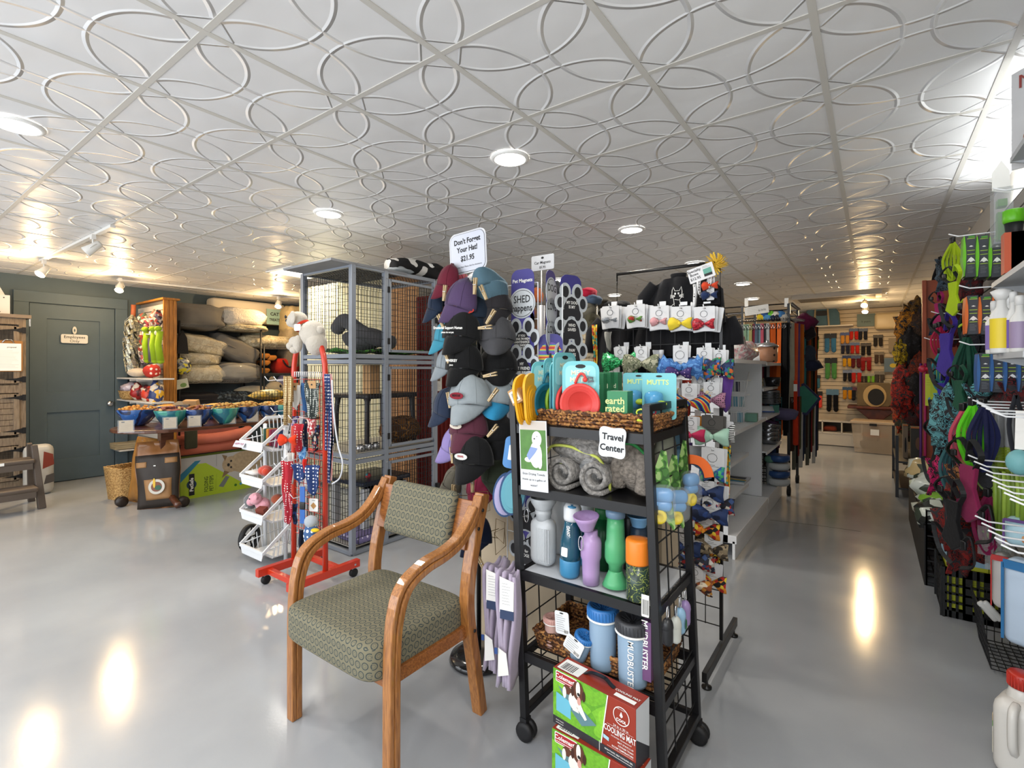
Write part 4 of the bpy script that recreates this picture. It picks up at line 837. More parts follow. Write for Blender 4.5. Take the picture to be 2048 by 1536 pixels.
def bandana(label, px, py, dy, m, w_=.09, h=.14, cat='bandana', y0=GY, name='bandana', yaw=0, group='bandanas and ties on the bow stand', z1=None):
    p = ay(px, py, y0-dy); rr = random.Random(int(px)); a, b_ = rr.uniform(0, 6), rr.uniform(.7, 1.2)
    mb = MB(m); mb.sheet(lambda u, v_: ((u-.5)*w_*(1-.45*v_)*b_, .012*math.sin(u*7+a)+.008*math.sin(v_*5+a), -h*v_+(.02*math.sin(u*PI) if 0 else -.03*(1-abs(2*u-1))*v_)), 8, 6, .004)
    return solo(name, mb, label, cat, (p.x, p.y, p.z), yaw, group)
bandana('grey cap-like cloth hanging under the pink bow', 1394, 892, .05, cloth('#77797c'), .11, .08)
bandana('long yellow patterned tie at the right edge of the bow stand', 1455, 890, .04, yelp, .05, .24, name='dog_tie'); bandana('long purple cloth strip left of the bow card', 1378, 885, .02, cloth('#4a3378'), .03, .14, name='dog_tie')
bandana('yellow cloth strip left of the purple strip', 1362, 880, .02, cloth('#c29a22'), .03, .12, name='dog_tie'); bandana('rusty red cloth behind the rainbow bow', 1372, 760, .01, cloth('#8c2a1c'), .09, .22)
bandana('purple satin ribbon hanging at the right edge below the floral bows', 1452, 752, .02, cloth('#5c3c86'), .06, .15)
bandana('orange and white bandana behind the pink bow', 1395, 832, .03, cloth('#cf8a2c'), .13, .09); bandana('white and grey plush cloth cone left of the blue bow', 1318, 700, .0, cloth('#c9ccd1'), .07, .14)
bandana('grey cloth scrap at the left under the silver bow cards', 1218, 664, .02, cloth('#a3a29a'), .06, .08); bandana('yellow patterned bandana hanging by the leftmost post', 1192, 650, .0, yelp, .04, .3)
mix = [mat('#2b2e3c', .85, kind='cells', cols=['#9c2a2c', '#3a4f7d', '#c9c2b4', '#20222c'], sc=70), mat('#1f4a3c', .85, kind='cells', cols=['#2b2d40', '#c8b43a', '#6a2430'], sc=70), mat('#8c4a2a', .85, kind='cells', cols=['#3f2a2a', '#c98b3a', '#d2c8b4'], sc=70),
       mat('#b5b0a4', .85, kind='cells', cols=['#2c3348', '#a13a34', '#e0ddd4'], sc=70), mat('#23345c', .85, kind='cells', cols=['#2d4680', '#16203a'], sc=40), mat('#b02a24', .85, kind='cells', cols=['#e08a2a', '#e6c83c', '#1c1c1e'], sc=60), mat('#7d6f58', .85, kind='cells', cols=['#4f4436', '#a09074', '#2f2a24'], sc=80)]
nm6 = ['navy and red', 'dark green', 'rust and tan', 'pale check', 'navy', 'red and yellow', 'brown camouflage']
low = [(1318, 1035, 0), (1338, 1030, 1), (1357, 1045, 3), (1376, 1030, 6), (1400, 1020, 0), (1420, 1030, 4), (1326, 1085, 3), (1346, 1090, 1), (1368, 1095, 4), (1390, 1075, 6), (1408, 1060, 5), (1384, 1120, 0), (1402, 1125, 3), (1424, 1100, 6), (1390, 1170, 2), (1424, 1165, 5), (1436, 1010, 0), (1412, 985, 4)]
pos = ['by the cart post', 'second from the cart post', 'third from the cart post', 'in the middle', 'right of the middle', 'near the right post']
for i, (px, py, k) in enumerate(low):
    bowcard('small %s bow card, %s, %s' % (nm6[k], pos[min(5, int((px-1310)/22))], ['top', 'upper part', 'middle', 'lower part', 'bottom', 'end'][min(5, int((py-980)/34))]), px, py, .05+.03*(i % 3), 0, .10+.012*(i % 3), .065, .06, .09, m=mix[k], cup=.03, group='small bows low on the bow stand', stack=2)
for i, (px, py, k, h) in enumerate(((1330, 1010, 4, .16), (1365, 1105, 4, .17), (1418, 1120, 4, .12), (1431, 1095, 5, .15), (1300, 1060, 0, .15), (1350, 1070, 0, .12), (1398, 1015, 0, .1), (1412, 1130, 3, .1))):
    bandana('%s bandana hanging %s' % (nm6[k], ['just right of the cart post', 'below the lime and navy bows, mid stand', 'low near the right post', 'beside the right post, with yellow', 'behind the front cart post', 'between the two cart posts', 'under the grey cloth', 'above the lowest red bow'][i]), px, py, .02, mix[k], .07, h)
for i, (px, py) in enumerate(((1222, 760), (1258, 770), (1345, 782), (1400, 780), (1425, 785))): bowcard('small white clip card, %s' % ['behind the green boxes at left', 'behind the green boxes at right', 'above the teal cards', 'over the rainbow bow', 'over the leopard bow'][i], px, py, .05, '#d9c9a0', .04, .025, .055, .08, stack=3, cup=.02)
# white bone and paw ribbons on the frame, sign, flower
t = thing('shelf_sign', 'tilted white Specialty Bows price sign on the bow stand frame', 'sign', tuple(ay(1402, 546, GY-.03)), 0, None, 0, math.radians(-15)); mb = MB(mat('#d9d9db', .4)); mb.prism(rrect(.128, .073, .003), .002); mb.text('Specialty', .019, -.03, .022, y=-.001, bold=.015); mb.text('Bows', .019, -.034, .003, y=-.001, bold=.015); mb.text('$12.95', .019, -.032, -.018, y=-.001, bold=.015); mb.quad(.012, -.012, .052, .014, mat('#5d9c8c', .5), y=-.001); mb.quad(.012, -.025, .052, -.012, INK, y=-.001); mb.lines(.012, .05, .026, 2, .006, y=-.001); obj('printed_sheet', mb, t)
mb = MB(mat('#dfb83a', .7)); rr = random.Random(5)
for i in range(150):
    a, b_ = rr.uniform(0, 2*PI), rr.uniform(.02, .062); c = rr.uniform(-.02, .02); mb.tube([(0, 0, 0), (b_*math.cos(a)*.6, c, b_*math.sin(a)*.6), (b_*math.cos(a+.12), c*1.4, b_*math.sin(a+.12))], 0, flat=(.006, .0012))
solo('tulle_flower', mb, 'yellow frayed tulle flower on the top right corner of the frame', 'flower decoration', tuple(ay(1431, 529, GY)))
paw = mat('#dedede', .6, kind='dots', cols=['#1c1c1e'], sc=75, size=.3)
for i, (px, py, h) in enumerate(((1389, 568, .11), (1399, 560, .06), (1388, 605, .05), (1420, 552, .04))): bandana('white ribbon with black paw prints, %s' % ['longest of those on the frame', 'short one right of the longest', 'tied at the lower frame bar', 'beside the top right corner'][i], px, py, .012, paw, .022, h, cat='ribbon', name='paw_ribbon', group='paw print ribbons on the frame')
bowcard('small orange bow pinned near the top right of the frame', 1421, 571, .01, '#d2482a', .05, .03, .03, .05, stack=1, hk=False); bowcard('navy and white bow on a strip near the top right of the frame', 1420, 590, .01, '#26365c', .05, .03, .03, .08, stack=1, hk=False)
# shirts
blk = cloth('#1b1b1e')
def shirt(label, px, py, y, w_, h, yaw, m=blk, name='hanging_shirt', graphic=0, group='black shirts hung behind the bow stand'):
    p = ay(px, py, y); t = thing(name, label, 'shirt', tuple(p), yaw, group)
    def f(u, v_):
        s_ = 2*u-1; sh = .55+.45*min(1, v_*4) if 0 else 1; W_ = w_*(.36+.14*min(1, v_*5)); x = s_*W_; z = -h*v_-(.035*abs(s_)**2)*(1-v_)
        return (x, -.035*math.cos(s_*PI/2)-.010*math.sin(s_*11+v_*2), z)
    mb = MB(m); mb.sheet(f, 20, 8, .006); mb.sheet(lambda u, v_: (lambda q: (q[0], -q[1], q[2]))(f(u, v_)), 20, 8, .006)
    obj('shirt_body', mb, t)
    for s_ in (-1, 1): mb = MB(m); mb.tube([(s_*w_*.36, 0, -.025), (s_*w_*.52, 0, -.09), (s_*w_*.56, 0, -h*.6)], [.035, .04, .038], n=10); obj('sleeve', mb, t)
    mb = MB(m); mb.lathe([(w_*.10, -.02), (w_*.12, .02), (w_*.11, .024), (w_*.085, -.01)], n=20, sy=.6); obj('collar', mb, t)
    if graphic:
        mb = MB(PAPER); L_ = lambda pts: mb.tube([(x, -.049, z) for x, z in pts], .0016, n=4)
        L_([(-.005, -.17), (-.01, -.12), (-.02, -.10), (-.018, -.07), (-.012, -.055), (-.004, -.075), (.02, -.075), (.03, -.055), (.034, -.08), (.032, -.11), (.018, -.125), (-.005, -.12)]); L_([(.022, -.125), (.028, -.17), (.026, -.2)]); L_([(-.005, -.14), (-.03, -.16), (-.034, -.18), (-.026, -.172)])
        for x in (-.002, .016): mb.poly(ell(.0045, .006, 10, x, -.09), PAPER, y=-.05)
        for s_ in (-1, 1):
            for k in range(3): L_([(.007+s_*.01, -.1-.003*k), (.007+s_*.035, -.096-.008*k)])
        obj('white_cat_print', mb, t)
shirt('black shirt with a white cat outline, hung inside the top frame of the bow stand', 1357, 556, GY+.06, .36, .42, 0, graphic=1)
shirt('plain black shirt hung behind the bow cards, leftmost', 1245, 632, GY+.14, .34, .36, .3); shirt('plain black shirt hung behind the bow cards, centre', 1310, 632, GY+.16, .3, .4, .1)
shirt('black sweatshirt sticking out at the right of the bow stand', 1432, 628, GY+.10, .17, .27, .25)
# ================= beige plinth cabinet =================
mb = MB(mat('#c5b499', .5, noise=(3, .06))); bx0, bx1 = -1.73, -.72; mb.box(((bx0+bx1)/2, 2.17, .42), (bx1-bx0, .22, .84)); solo('display_plinth', mb, 'plain beige laminate plinth behind the cart and the cap stand', 'plinth', (0, 0, 0), bev=0)
# ================= magnet spinner =================
MY = 2.02; sp = thing('magnet_spinner', 'white wire rack of pet magnets with a thick grey centre pole', 'display rack', (xat(1083, 2.17), 2.17, .84)); inv = sp.matrix_world.inverted()
pole = mat('#b9bbbb', .35, metal=.3)
mb = MB(pole); mb.M = inv; c = V((xat(1083, 2.17), 2.17, 0)); mb.cyl((c.x, c.y, .84), .017, ay(1083, 611, 2.17).z-.84); mb.cyl((c.x, c.y, .84), .08, .012); obj('centre_pole', mb, sp)
mb = MB(WIREW); mb.M = inv; mb.cyl((c.x, c.y, 1.6), .003, ay(1083, 536, 2.17).z-1.6); obj('sign_rod', mb, sp)
def wpanel(a, b, z0, z1, n=1):
    mb = MB(WIREW); mb.M = inv
    for k in range(n+1): q = a.lerp(b, k/n); mb.w((q.x, q.y, z0), (q.x, q.y, z1), .0032)
    for k in range(9): z = z0+(z1-z0)*k/8; mb.w((a.x, a.y, z), (b.x, b.y, z), .0028)
    obj('wire_panel', mb, sp)
a, b = V((xat(1015, MY), MY, 0)), V((xat(1076, MY), MY, 0)); wpanel(a, b, ay(1015, 1130, MY).z, ay(1015, 572, MY).z)
mb = MB(WIREW); mb.M = inv
for z in (1.05, 1.3, 1.55): mb.w((b.x, b.y, z), (c.x, c.y, z), .003); mb.w((c.x, c.y, z), (xat(1128, 2.1), 2.1, z), .003)
obj('bracket_arm', mb, sp)
a2, b2 = V((xat(1125, 2.08), 2.08, 0)), V((xat(1152, 2.24), 2.24, 0)); wpanel(a2, b2, .95, ay(1125, 570, 2.08).z)
p = ay(1085, 525, 2.165); mb = MB(mat('#d4d5d6', .4)); mb.prism(rrect(.113, .064, .006), .003); mb.text('Car Magnets', .016, 0, .0, y=-.001, bold=.01); mb.text('$5.95', .014, 0, -.02, y=-.001, bold=.01); mb.poly(ell(.007, .005, 10, 0, .02), INK, y=-.001)
solo('shelf_sign', mb, 'small white Car Magnets sign on a thin rod above the magnet rack', 'sign', tuple(p)).scale = (1.22,)*3
vio = mat('#3a3580', .45); vio2 = mat('#524c9c', .45); mgr = mat('#c3c8cc', .35); mdk = mat('#26262a', .5)
def magnet(label, px, py, y, kind, lines, yaw=0, w_=.115, h=.2, sy=1, group='car magnets on the spinner'):
    p = ay(px, py, y); t = thing('car_magnet', label, 'magnet', tuple(p), yaw, group)
    mb = MB(vio); mb.prism(rrect(w_*.88, h, .03), .002); mb.quad(-w_*.44, -h*.42, w_*.3, h*.1, vio2, y=-.0004); obj('backing_card', mb, t)
    if kind == 'oval':
        mb = MB(mgr); mb.prism(ell(w_*.5, .055, 32), .0025, y=-.004); mb.prism(ell(w_*.46, .049, 32), .0005, mdk, y=-.0046); mb.prism(ell(w_*.45, .047, 32), .0006, mgr, y=-.0052)
        mb.text(lines[0], .038, 0, .014, y=-.006, sx=.8, bold=.01); mb.text(lines[1], .034, 0, -.018, y=-.006, sx=.8, bold=.02)
        mb.text('Pet Magnets', .018, 0, .083, PAPER, bold=.02, y=-.001) if h > .22 else 0
    elif kind == 'round':
        mb = MB(mat('#c23a34', .5, kind='rings', cols=['#e0a23a', '#d8d44a', '#4aa36a', '#3a6fb8', '#6a4aa0'], sc=9)); mb.prism(ell(.045, .055, 28), .003, y=-.004); mb.poly([(-.008, -.03), (.008, -.03), (.004, .015), (-.004, .015)], INK, y=-.0045)
    else:
        out = [(0, -.008, .034, .036), (-.028, .052, .0175, .024), (.028, .052, .0175, .024), (-.052, .012, .016, .022), (.052, .012, .016, .022)]
        mb = MB(mgr)
        for j, (x, z, a_, b_) in enumerate(out):
            z -= .015
            pts = ell(a_*1.28+.003, b_*1.2+.004, 20, x, z) if j else [(-.05, -.052), (-.03, -.063), (0, -.057), (.03, -.063), (.05, -.052), (.042, -.01), (.022, .022), (0, .03), (-.022, .022), (-.042, -.01)]
            mb.prism(pts, .0025+.0002*j, y=-.004-.0002*j)
            pts = ell(a_*.85, b_*.88, 18, x, z) if j else [(-.041, -.048), (-.025, -.055), (0, -.05), (.025, -.055), (.041, -.048), (.034, -.012), (.018, .014), (0, .021), (-.018, .014), (-.034, -.012)]
            mb.prism(pts, .0006, mdk, y=-.0056-.0002*j)
        for k, q in enumerate(lines): mb.text(q, .0115 if len(lines) > 3 else .015, 0, (.004 if len(lines) > 3 else -.002)-k*(.0115 if len(lines) > 3 else .016), PAPER, y=-.0075, bold=.03, sx=.85)
    obj('magnet_shape', mb, t); t.scale = (1.35, 1, 1.35)
magnet('oval SHED happens magnet at the top left of the magnet rack', 1045, 607, MY-.02, 'oval', ['SHED', 'happens'], h=.25)
magnet('paw magnet reading IF YOU THINK I AM HIGH MAINTENANCE, second from top', 1045, 674, MY-.02, 'paw', ['IF YOU', "THINK I'M HIGH", 'MAINTENANCE', 'YOU SHOULD', 'SEE MY DOG'])
magnet('paw magnet reading MY BEST FRIEND IS FURRY, third from top', 1045, 727, MY-.025, 'paw', ['MY', 'BEST FRIEND', 'IS FURRY'])
magnet('dark paw magnet without clear words, fourth from top', 1046, 780, MY-.03, 'paw', []); magnet('blue-rimmed paw magnet behind the kraft box', 1040, 850, MY-.02, 'paw', []); magnet('paw magnet partly behind the lilac bowl', 1046, 935, MY-.02, 'paw', ['', 'DOG'])
magnet('paw magnet left of the square grey bottle', 1052, 1030, MY-.02, 'paw', ['LOVE']); magnet('lowest paw magnet, left of the cart post', 1052, 1100, MY-.02, 'paw', ['is for', 'DOGS'])
for i, (py, k) in enumerate(((585, 'oval'), (622, 'oval'), (668, 'oval'))): magnet('magnet card seen nearly edge-on, %s on the middle panel' % ['top one', 'second one', 'third one'][i], 1102, py, 2.07, k, ['DOG' if i == 0 else 'LOVE', ''], math.radians(96), .09, .16)
magnet('round rainbow magnet on a purple card, middle panel', 1101, 715, 2.05, 'round', [], math.radians(25), .1, .17)
for i, (py, ws) in enumerate(((605, ['MY DOG', 'IS MY']), (650, ['WHO', 'SAVED']), (700, ['PAW', 'LOVES']))): magnet('paw magnet facing right on the right panel, %s' % ['top', 'middle', 'bottom'][i], 1142, py, 2.14, 'paw', ws, math.radians(68), .11, .2)
# ================= garments on the rack behind the spinner =================
gr = thing('garment_rack', 'chrome-poled garment rack of dog sweaters behind the magnet rack', 'clothes rack', (xat(1170, 3.6), 3.6, 0)); inv = gr.matrix_world.inverted()
pz = mat('#b9b0a0', .3, metal=.7)
for px in (1147, 1160, 1193): mb = MB(pz); mb.M = inv; x = xat(px, 3.5); mb.cyl((x, 3.5, 0), .009, ay(px, 595, 3.5).z); obj('upright_pole', mb, gr)
mb = MB(BLACKM); mb.M = inv
for z in (1.78, 1.5, 1.2): mb.tube([(xat(1040, 3.5), 3.5, z), (xat(1200, 3.5), 3.5, z)], .006)
obj('hanging_rail', mb, gr)
def garment(label, px, py, y, d, m, seed, name='dog_sweater', cat='dog clothes', amp=.16, yaw=0):
    mb = MB(m); mb.blob((0, 0, 0), d, amp=amp, seed=seed, n=18, e=.8); mb.blob((d[0]*.3, -d[1]*.4, d[2]*.35), (d[0]*.6, d[1]*.7, d[2]*.5), amp=amp, seed=seed+3, n=12); mb.blob((-d[0]*.35, -d[1]*.3, -d[2]*.4), (d[0]*.55, d[1]*.7, d[2]*.5), amp=amp, seed=seed+5, n=12)
    return solo(name, mb, label, cat, tuple(ay(px, py, y)), yaw, 'dog clothes on racks in the middle of the shop')
cream = mat('#b8a88c', .95, bump=(25, 1, .02), noise=(14, .25))
t = thing('dog_sweater', 'cream cable-knit dog sweater in thick folds, beside the magnet rack', 'dog clothes', tuple(ay(1168, 690, 3.4)))
for k in range(6):
    mb = MB(cream); mb.tube(cpath([(-.07, 0, .11-k*.045), (-.02, -.05, .125-k*.05), (.04, -.05, .10-k*.045), (.085, -.01, .03-k*.03)]), [.02+.0*j for j in range(16)], n=10); obj('knit_fold', mb, t)
G_ = [(1170, 588, .07, .035, '#b01f3a', 'bright red dog jacket lying on top of the garment rack'), (1186, 600, .05, .03, '#4a5a70', 'blue-grey sleeve lying on the rack end'), (1060, 580, .05, .04, '#2c2b2e', 'dark knit garment just right of the SHED magnet'), (1072, 590, .03, .05, '#a8582a', 'dark garment with an orange glowing stripe'),
      (1118, 600, .04, .12, '#35383e', 'dark grey harness vest between the magnet panels'), (1118, 670, .04, .12, '#3d424a', 'grey collared coat under the harness vest'), (1125, 740, .05, .12, '#26282d', 'black coat low between the magnet panels'), (1175, 620, .06, .05, '#6f6a5c', 'grey tweed dog coat above the cream sweater'),
      (1185, 645, .04, .06, '#4c4838', 'olive camouflage coat right of the tweed one'), (1172, 745, .06, .05, '#1c1c1f', 'black dotted dog dress below the cream sweater'), (1180, 775, .05, .05, '#8d4a44', 'rose-brown dog garment by the green boxes'), (1064, 660, .05, .16, '#5a4634', 'brown plaid garment behind the paw magnets'), (1064, 760, .05, .12, '#6d5a48', 'tan plaid garment low behind the paw magnets'),
      (1230, 620, .12, .06, '#1f2022', 'black fleece heap left of the black shirts'), (1205, 610, .07, .05, '#33302a', 'brown-black fur-trimmed garment by the frame post')]
for i, (px, py, rx, rz, c, lab) in enumerate(G_):
    m = mat('#1c1c1f', .9, kind='dots', cols=['#d8d4cc'], sc=60, size=.25) if 'dotted' in lab else (mat(c, .9, kind='cells', cols=['#6d3f24', '#2c2420', c], sc=28) if 'plaid' in lab else cloth(c))
    garment(lab, px, py, 3.5 if i < 13 else 3.9, (rx*1.3, .09, rz*1.25), m, i*7+2)
# ================= cap stand =================
hx, hy = -1.59, 1.90
cs = thing('cap_stand', 'black floor stand with wire arms holding clipped caps', 'display stand', (hx, hy, 0)); 
mb = MB(mat('#1a1a1b', .18, coat=.4)); mb.lathe([(.14, 0), (.148, .012), (.14, .03), (.1, .042), (.03, .05), (.02, .055)], n=40); obj('round_base', mb, cs)
mb = MB(BLACKM); mb.cyl((0, 0, .03), .012, 1.95, n=14); obj('pole', mb, cs)
gold = mat('#8d7a58', .35, metal=.6)
for k in range(7):
    z = .62+k*.2; mb = MB(gold)
    for j in range(5):
        a = j*2*PI/5+k*.4; mb.tube([(0, 0, z), (.12*math.cos(a), .12*math.sin(a), z+.01)], .002, n=4)
        T = fr((.13*math.cos(a), .13*math.sin(a), z), a+PI/2); mb.tube([T @ V(q) for q in ((-.04, 0, .05), (.04, 0, .05), (.05, .0, -.04), (-.03, 0, -.06))], .0018, n=4, closed=True)
    obj('wire_arm', mb, cs)
mb = MB(gold); mb.w((.02, 0, 1.98), (.02, 0, 1.9)); mb.tube([(-.09, 0, 1.86), (-.09, 0, 2.0), (.04, 0, 2.0)], .002, n=4); obj('sign_holder', mb, cs)
p = ay(935, 506, 1.86); t = thing('shelf_sign', "white round-cornered sign reading Don't Forget Your Hat, on top of the cap stand", 'sign', tuple(p), 0, None, 0, math.radians(-3)); w_, h = .178, .155
mb = MB(mat('#c9cbd0', .3)); mb.prism(rrect(w_, h, .03, 6), .003); mb.prism(rrect(w_*.94, h*.93, .027, 6), .0004, INK, y=-.0006); mb.prism(rrect(w_*.925, h*.912, .026, 6), .0004, mat('#c3c7d3', .35), y=-.0012)
for q, z in (("Don't Forget", .042), ("Your Hat!", .012), ('$21.95', -.022)): mb.text(q, .027, 0, z, y=-.0018, bold=.03, sx=.9)
mb.text('* Shipping Hats? Please Ask For Assistance', .0078, 0, -.052, y=-.0018); obj('printed_sheet', mb, t); t.scale = (1.35,)*3; t.location.z += .005
def cap(label, px, py, y, c, yaw, roll=0, s=1, brim=None, txt=None, badge=None, pitch=0, mesh=None):
    t = thing('baseball_cap', label, 'cap', tuple(ay(px, py, y)), yaw, 'caps clipped to the stand', pitch, roll); m = cloth(c); bm = cloth(brim) if brim else m
    def f(u, v_):
        a = (u-.5)*PI*1.02; q = math.sqrt(max(0, 1-v_**2.3)); return (s*.094*math.sin(a)*(.16+.84*q), -s*.085*math.cos(a)*(.1+.9*q)+.02, s*(.115*v_+.006*math.sin(a*3)))
    mb = MB(m); mb.sheet(f, 18, 9, .003)
    for k in (-.5, 0, .5): mb.tube([V(f(.5+k*.5, j/8))+V((0, -.001, 0)) for j in range(9)], .0011, n=4)
    mb.blob((0, .015-s*.008, s*.117), (.007, .007, .004), n=8); obj('crown', mb, t)
    mb = MB(bm); mb.sheet(lambda u, v_: (s*(u-.5)*.178*(1-.18*v_**2), -s*(.085*math.cos((u-.5)*PI*.94)+.012*v_-.02)-.016*v_*s*(1-abs(2*u-1)), s*(-.078*v_*(1-abs(2*u-1)**2.6*.75)+.003)), 14, 6, .004); obj('brim', mb, t)
    if txt:
        mb = MB(PAPER)
        for i, q in enumerate(txt): mb.text(q, .0155*s if i == 0 else .010*s, 0, s*(.035-.018*i), PAPER, y=-s*.078, bold=.02)
        obj('embroidered_words', mb, t)
    if badge:
        mb = MB(cloth(badge[0])); mb.prism(ell(.032*s, .013*s, 20, 0, .035*s), .003, y=-s*.077)
        if len(badge) > 1: mb.text(badge[1], .011*s, 0, .036*s, cloth(badge[2]), y=-s*.0785, bold=.03)
        obj('front_patch', mb, t)
H_ = [('maroon cap at the top left of the cap stand', 886, 572, 1.84, '#5e1d2c', -.5, .2, .95, {}), ('maroon cap behind, right of the first maroon one', 905, 577, 1.95, '#661f30', .3, -.3, .8, {}), ('large purple cap with a folded brim near the top of the stand', 911, 612, 1.78, '#4b3b5a', -.35, .28, 1.15, {}), ('slate blue cap upside down at the top right of the stand', 975, 572, 1.86, '#4f6a78', .45, 2.9, 1, {}),
      ('navy cap at the left edge below the maroon ones', 868, 618, 1.9, '#1b2638', -.9, .2, 1, {}), ('navy cap with a red leaf and white letters behind the purple one', 950, 640, 1.82, '#18222f', .25, 0, 1.05, dict(badge=('#a8362a', 'TAY', '#e8e4da'))), ('charcoal cap at the right below the slate one', 985, 622, 1.88, '#2b292c', .6, 0, 1.05, {}), ('white cap hidden between the purple and slate caps', 945, 580, 1.97, '#c4c8cf', 0, .4, .8, {}),
      ('black cap lettered Emotional Support Human', 922, 675, 1.76, '#161617', -.05, .05, 1.15, dict(txt=['Emotional Support Human', 'please do not pet'])), ('dark grey cap right of the emotional support cap', 993, 680, 1.86, '#454548', .6, 0, 1, {}), ('teal cap at the left edge of the stand', 880, 682, 1.88, '#3a8298', -.8, .1, .95, {}),
      ('black cap lettered WHISKEY, below the emotional support cap', 927, 738, 1.76, '#131314', 0, .03, 1.1, dict(txt=['WHISKEY', 'paws'])), ('light grey cap at the left, beside the WHISKEY cap', 884, 735, 1.88, '#7f868b', -.8, .1, .95, {}), ('black cap at the right, beside the WHISKEY cap', 998, 740, 1.88, '#141415', .7, 0, 1, {}),
      ('light grey cap with a red car patch, centre of the stand', 938, 808, 1.74, '#8b9397', .05, .0, 1.2, dict(badge=('#7c2430', 'RESCUE', '#1c1c1e'))), ('grey and bright blue cap right of the grey centre cap', 990, 805, 1.84, '#8f979b', .7, .2, 1, dict(brim='#2f86b0')), ('navy cap with mesh back at the left of the grey centre cap', 884, 822, 1.86, '#252f42', -.9, .2, 1.1, {}),
      ('maroon cap with a cream bandana patch, below the grey centre cap', 936, 865, 1.75, '#532b38', 0, 0, 1.12, dict(badge=('#d3cabb', 'DOG', '#532b38'))), ('lilac cap at the lower left of the stand', 897, 895, 1.84, '#8578aa', -.7, .3, 1, {}), ('black cap at the lower right of the stand', 995, 880, 1.86, '#151516', .7, 0, 1.05, {}),
      ('black cap with a white oval badge, lowest in front', 945, 925, 1.73, '#171718', .05, 0, 1.12, dict(badge=('#c9c9c6', 'PAWS', '#a3323a'))), ('dark olive cap low at the right, beside the blue mat', 1000, 960, 1.88, '#2f3629', .8, 0, .95, {}), ('grey-brown cap low at the left, above the chair back', 893, 968, 1.9, '#5f5b50', -.5, .4, .8, {}), ('dark pink cap hanging below the white-badged cap', 962, 985, 1.86, '#8c2c48', .2, 0, .9, {}), ('navy cap at the bottom of the stand behind the chair back', 955, 1075, 1.84, '#141d33', -.3, 0, 1, {})]
for lab, px, py, y, c, yw, ro, s_, kw in H_: cap(lab, px+(12 if px < 915 else 0), py, y, c, yw, ro, s_, **kw)
pinm = mat('#b8a27c', .6, kind='wood', cols=['#9a8460'], sc=30)
PN = [(889, 586, 8), (950, 572, 5), (967, 585, -28), (981, 634, 38), (882, 643, -28), (970, 655, 88), (893, 712, -25), (898, 800, -12), (980, 750, 80), (905, 865, 2), (904, 910, -8), (986, 790, 42), (985, 862, 45), (945, 968, 0), (906, 985, 5), (964, 1130, -38)]
for i, (px, py, a) in enumerate(PN):
    mb = MB(pinm)
    for s_ in (-1, 1): mb.box((s_*.0045, 0, 0), (.006, .01, .075), M=fr((0, 0, 0), 0, 0, s_*.05))
    mb.tube([(-.009, -.004, .006), (.009, -.004, .006)], .002, CHROME, 5)
    solo('clothespin', mb, 'wooden clothespin clipping a cap, %s of the stand' % ['on the top maroon cap', 'on the white cap at the top', 'on the slate cap', 'on the charcoal cap at the right', 'on the left navy cap near the top', 'lying level right of the middle', 'beside the left teal cap', 'above the left navy mesh cap', 'level above the blue cap', 'left of the maroon patch cap', 'left of the white-badged cap', 'slanting at the right middle', 'slanting at the lower right', 'upright below the lowest front cap', 'low at the left side', 'lowest, beside the bottom navy cap'][i], 'clothespin', tuple(ay(px, py, 1.70 if i not in (2, 3) else 1.74)), 0, 'clothespins on the cap stand', 0, math.radians(a))
# ================= wire cage tower =================
ax0, ax1, ay0, aym, ay1 = -3.93, -3.26, 2.37, 2.69, 3.26
cg = thing('cat_cage', 'tall grey three-tier wire cage tower with doors', 'cage', ((ax0+ax1)/2, (ay0+ay1)/2, 0)); inv = cg.matrix_world.inverted()
TZs = [.02, .745, 1.53, 2.257]; GA = mat('#8d949e', .38, .3); wirem = mat('#2b2d2f', .4, .4)
for x, y in ((ax0, ay0), (ax1, ay0), (ax1, aym), (ax0, ay1), (ax1, ay1)):
    mb = MB(GA); mb.M = inv; mb.box((x, y, 1.14), (.04, .04, 2.24))
    for z in TZs[1:]: mb.tube([(x+.0215, y-.0215, z-.08), (x+.0215, y-.0215, z-.08)] if 0 else [(x+.02, y, z-.06), (x+.024, y, z-.06)], .005, CHROME, 8)
    obj('post', mb, cg, .003)
for i, z in enumerate(TZs):
    mb = MB(GA); mb.M = inv
    for dz in ((-.022, .022) if 0 < i < 3 else (0,)):
        mb.box(((ax0+ax1)/2, ay0, z+dz), (ax1-ax0, .03, .032)); mb.box(((ax0+ax1)/2, ay1, z+dz), (ax1-ax0, .03, .032)); mb.box((ax0, (ay0+ay1)/2, z+dz), (.03, ay1-ay0, .032)); mb.box((ax1, (ay0+ay1)/2, z+dz), (.03, ay1-ay0, .032))
    obj('rail', mb, cg, .002)
    if i < 3: mb = MB(mat('#b9b3a6', .5)); mb.M = inv; mb.box(((ax0+ax1)/2, (ay0+ay1)/2, z+.035), (ax1-ax0-.04, ay1-ay0-.04, .012)); obj('tier_floor', mb, cg)
def wires(mb, p, du, dv, nu, nv, r=.0021):
    p, du, dv = V(p), V(du), V(dv)
    for i in range(nu+1): mb.w(p+du*(i/nu), p+du*(i/nu)+dv, r)
    for j in range(nv+1): mb.w(p+dv*(j/nv), p+dv*(j/nv)+du, r)
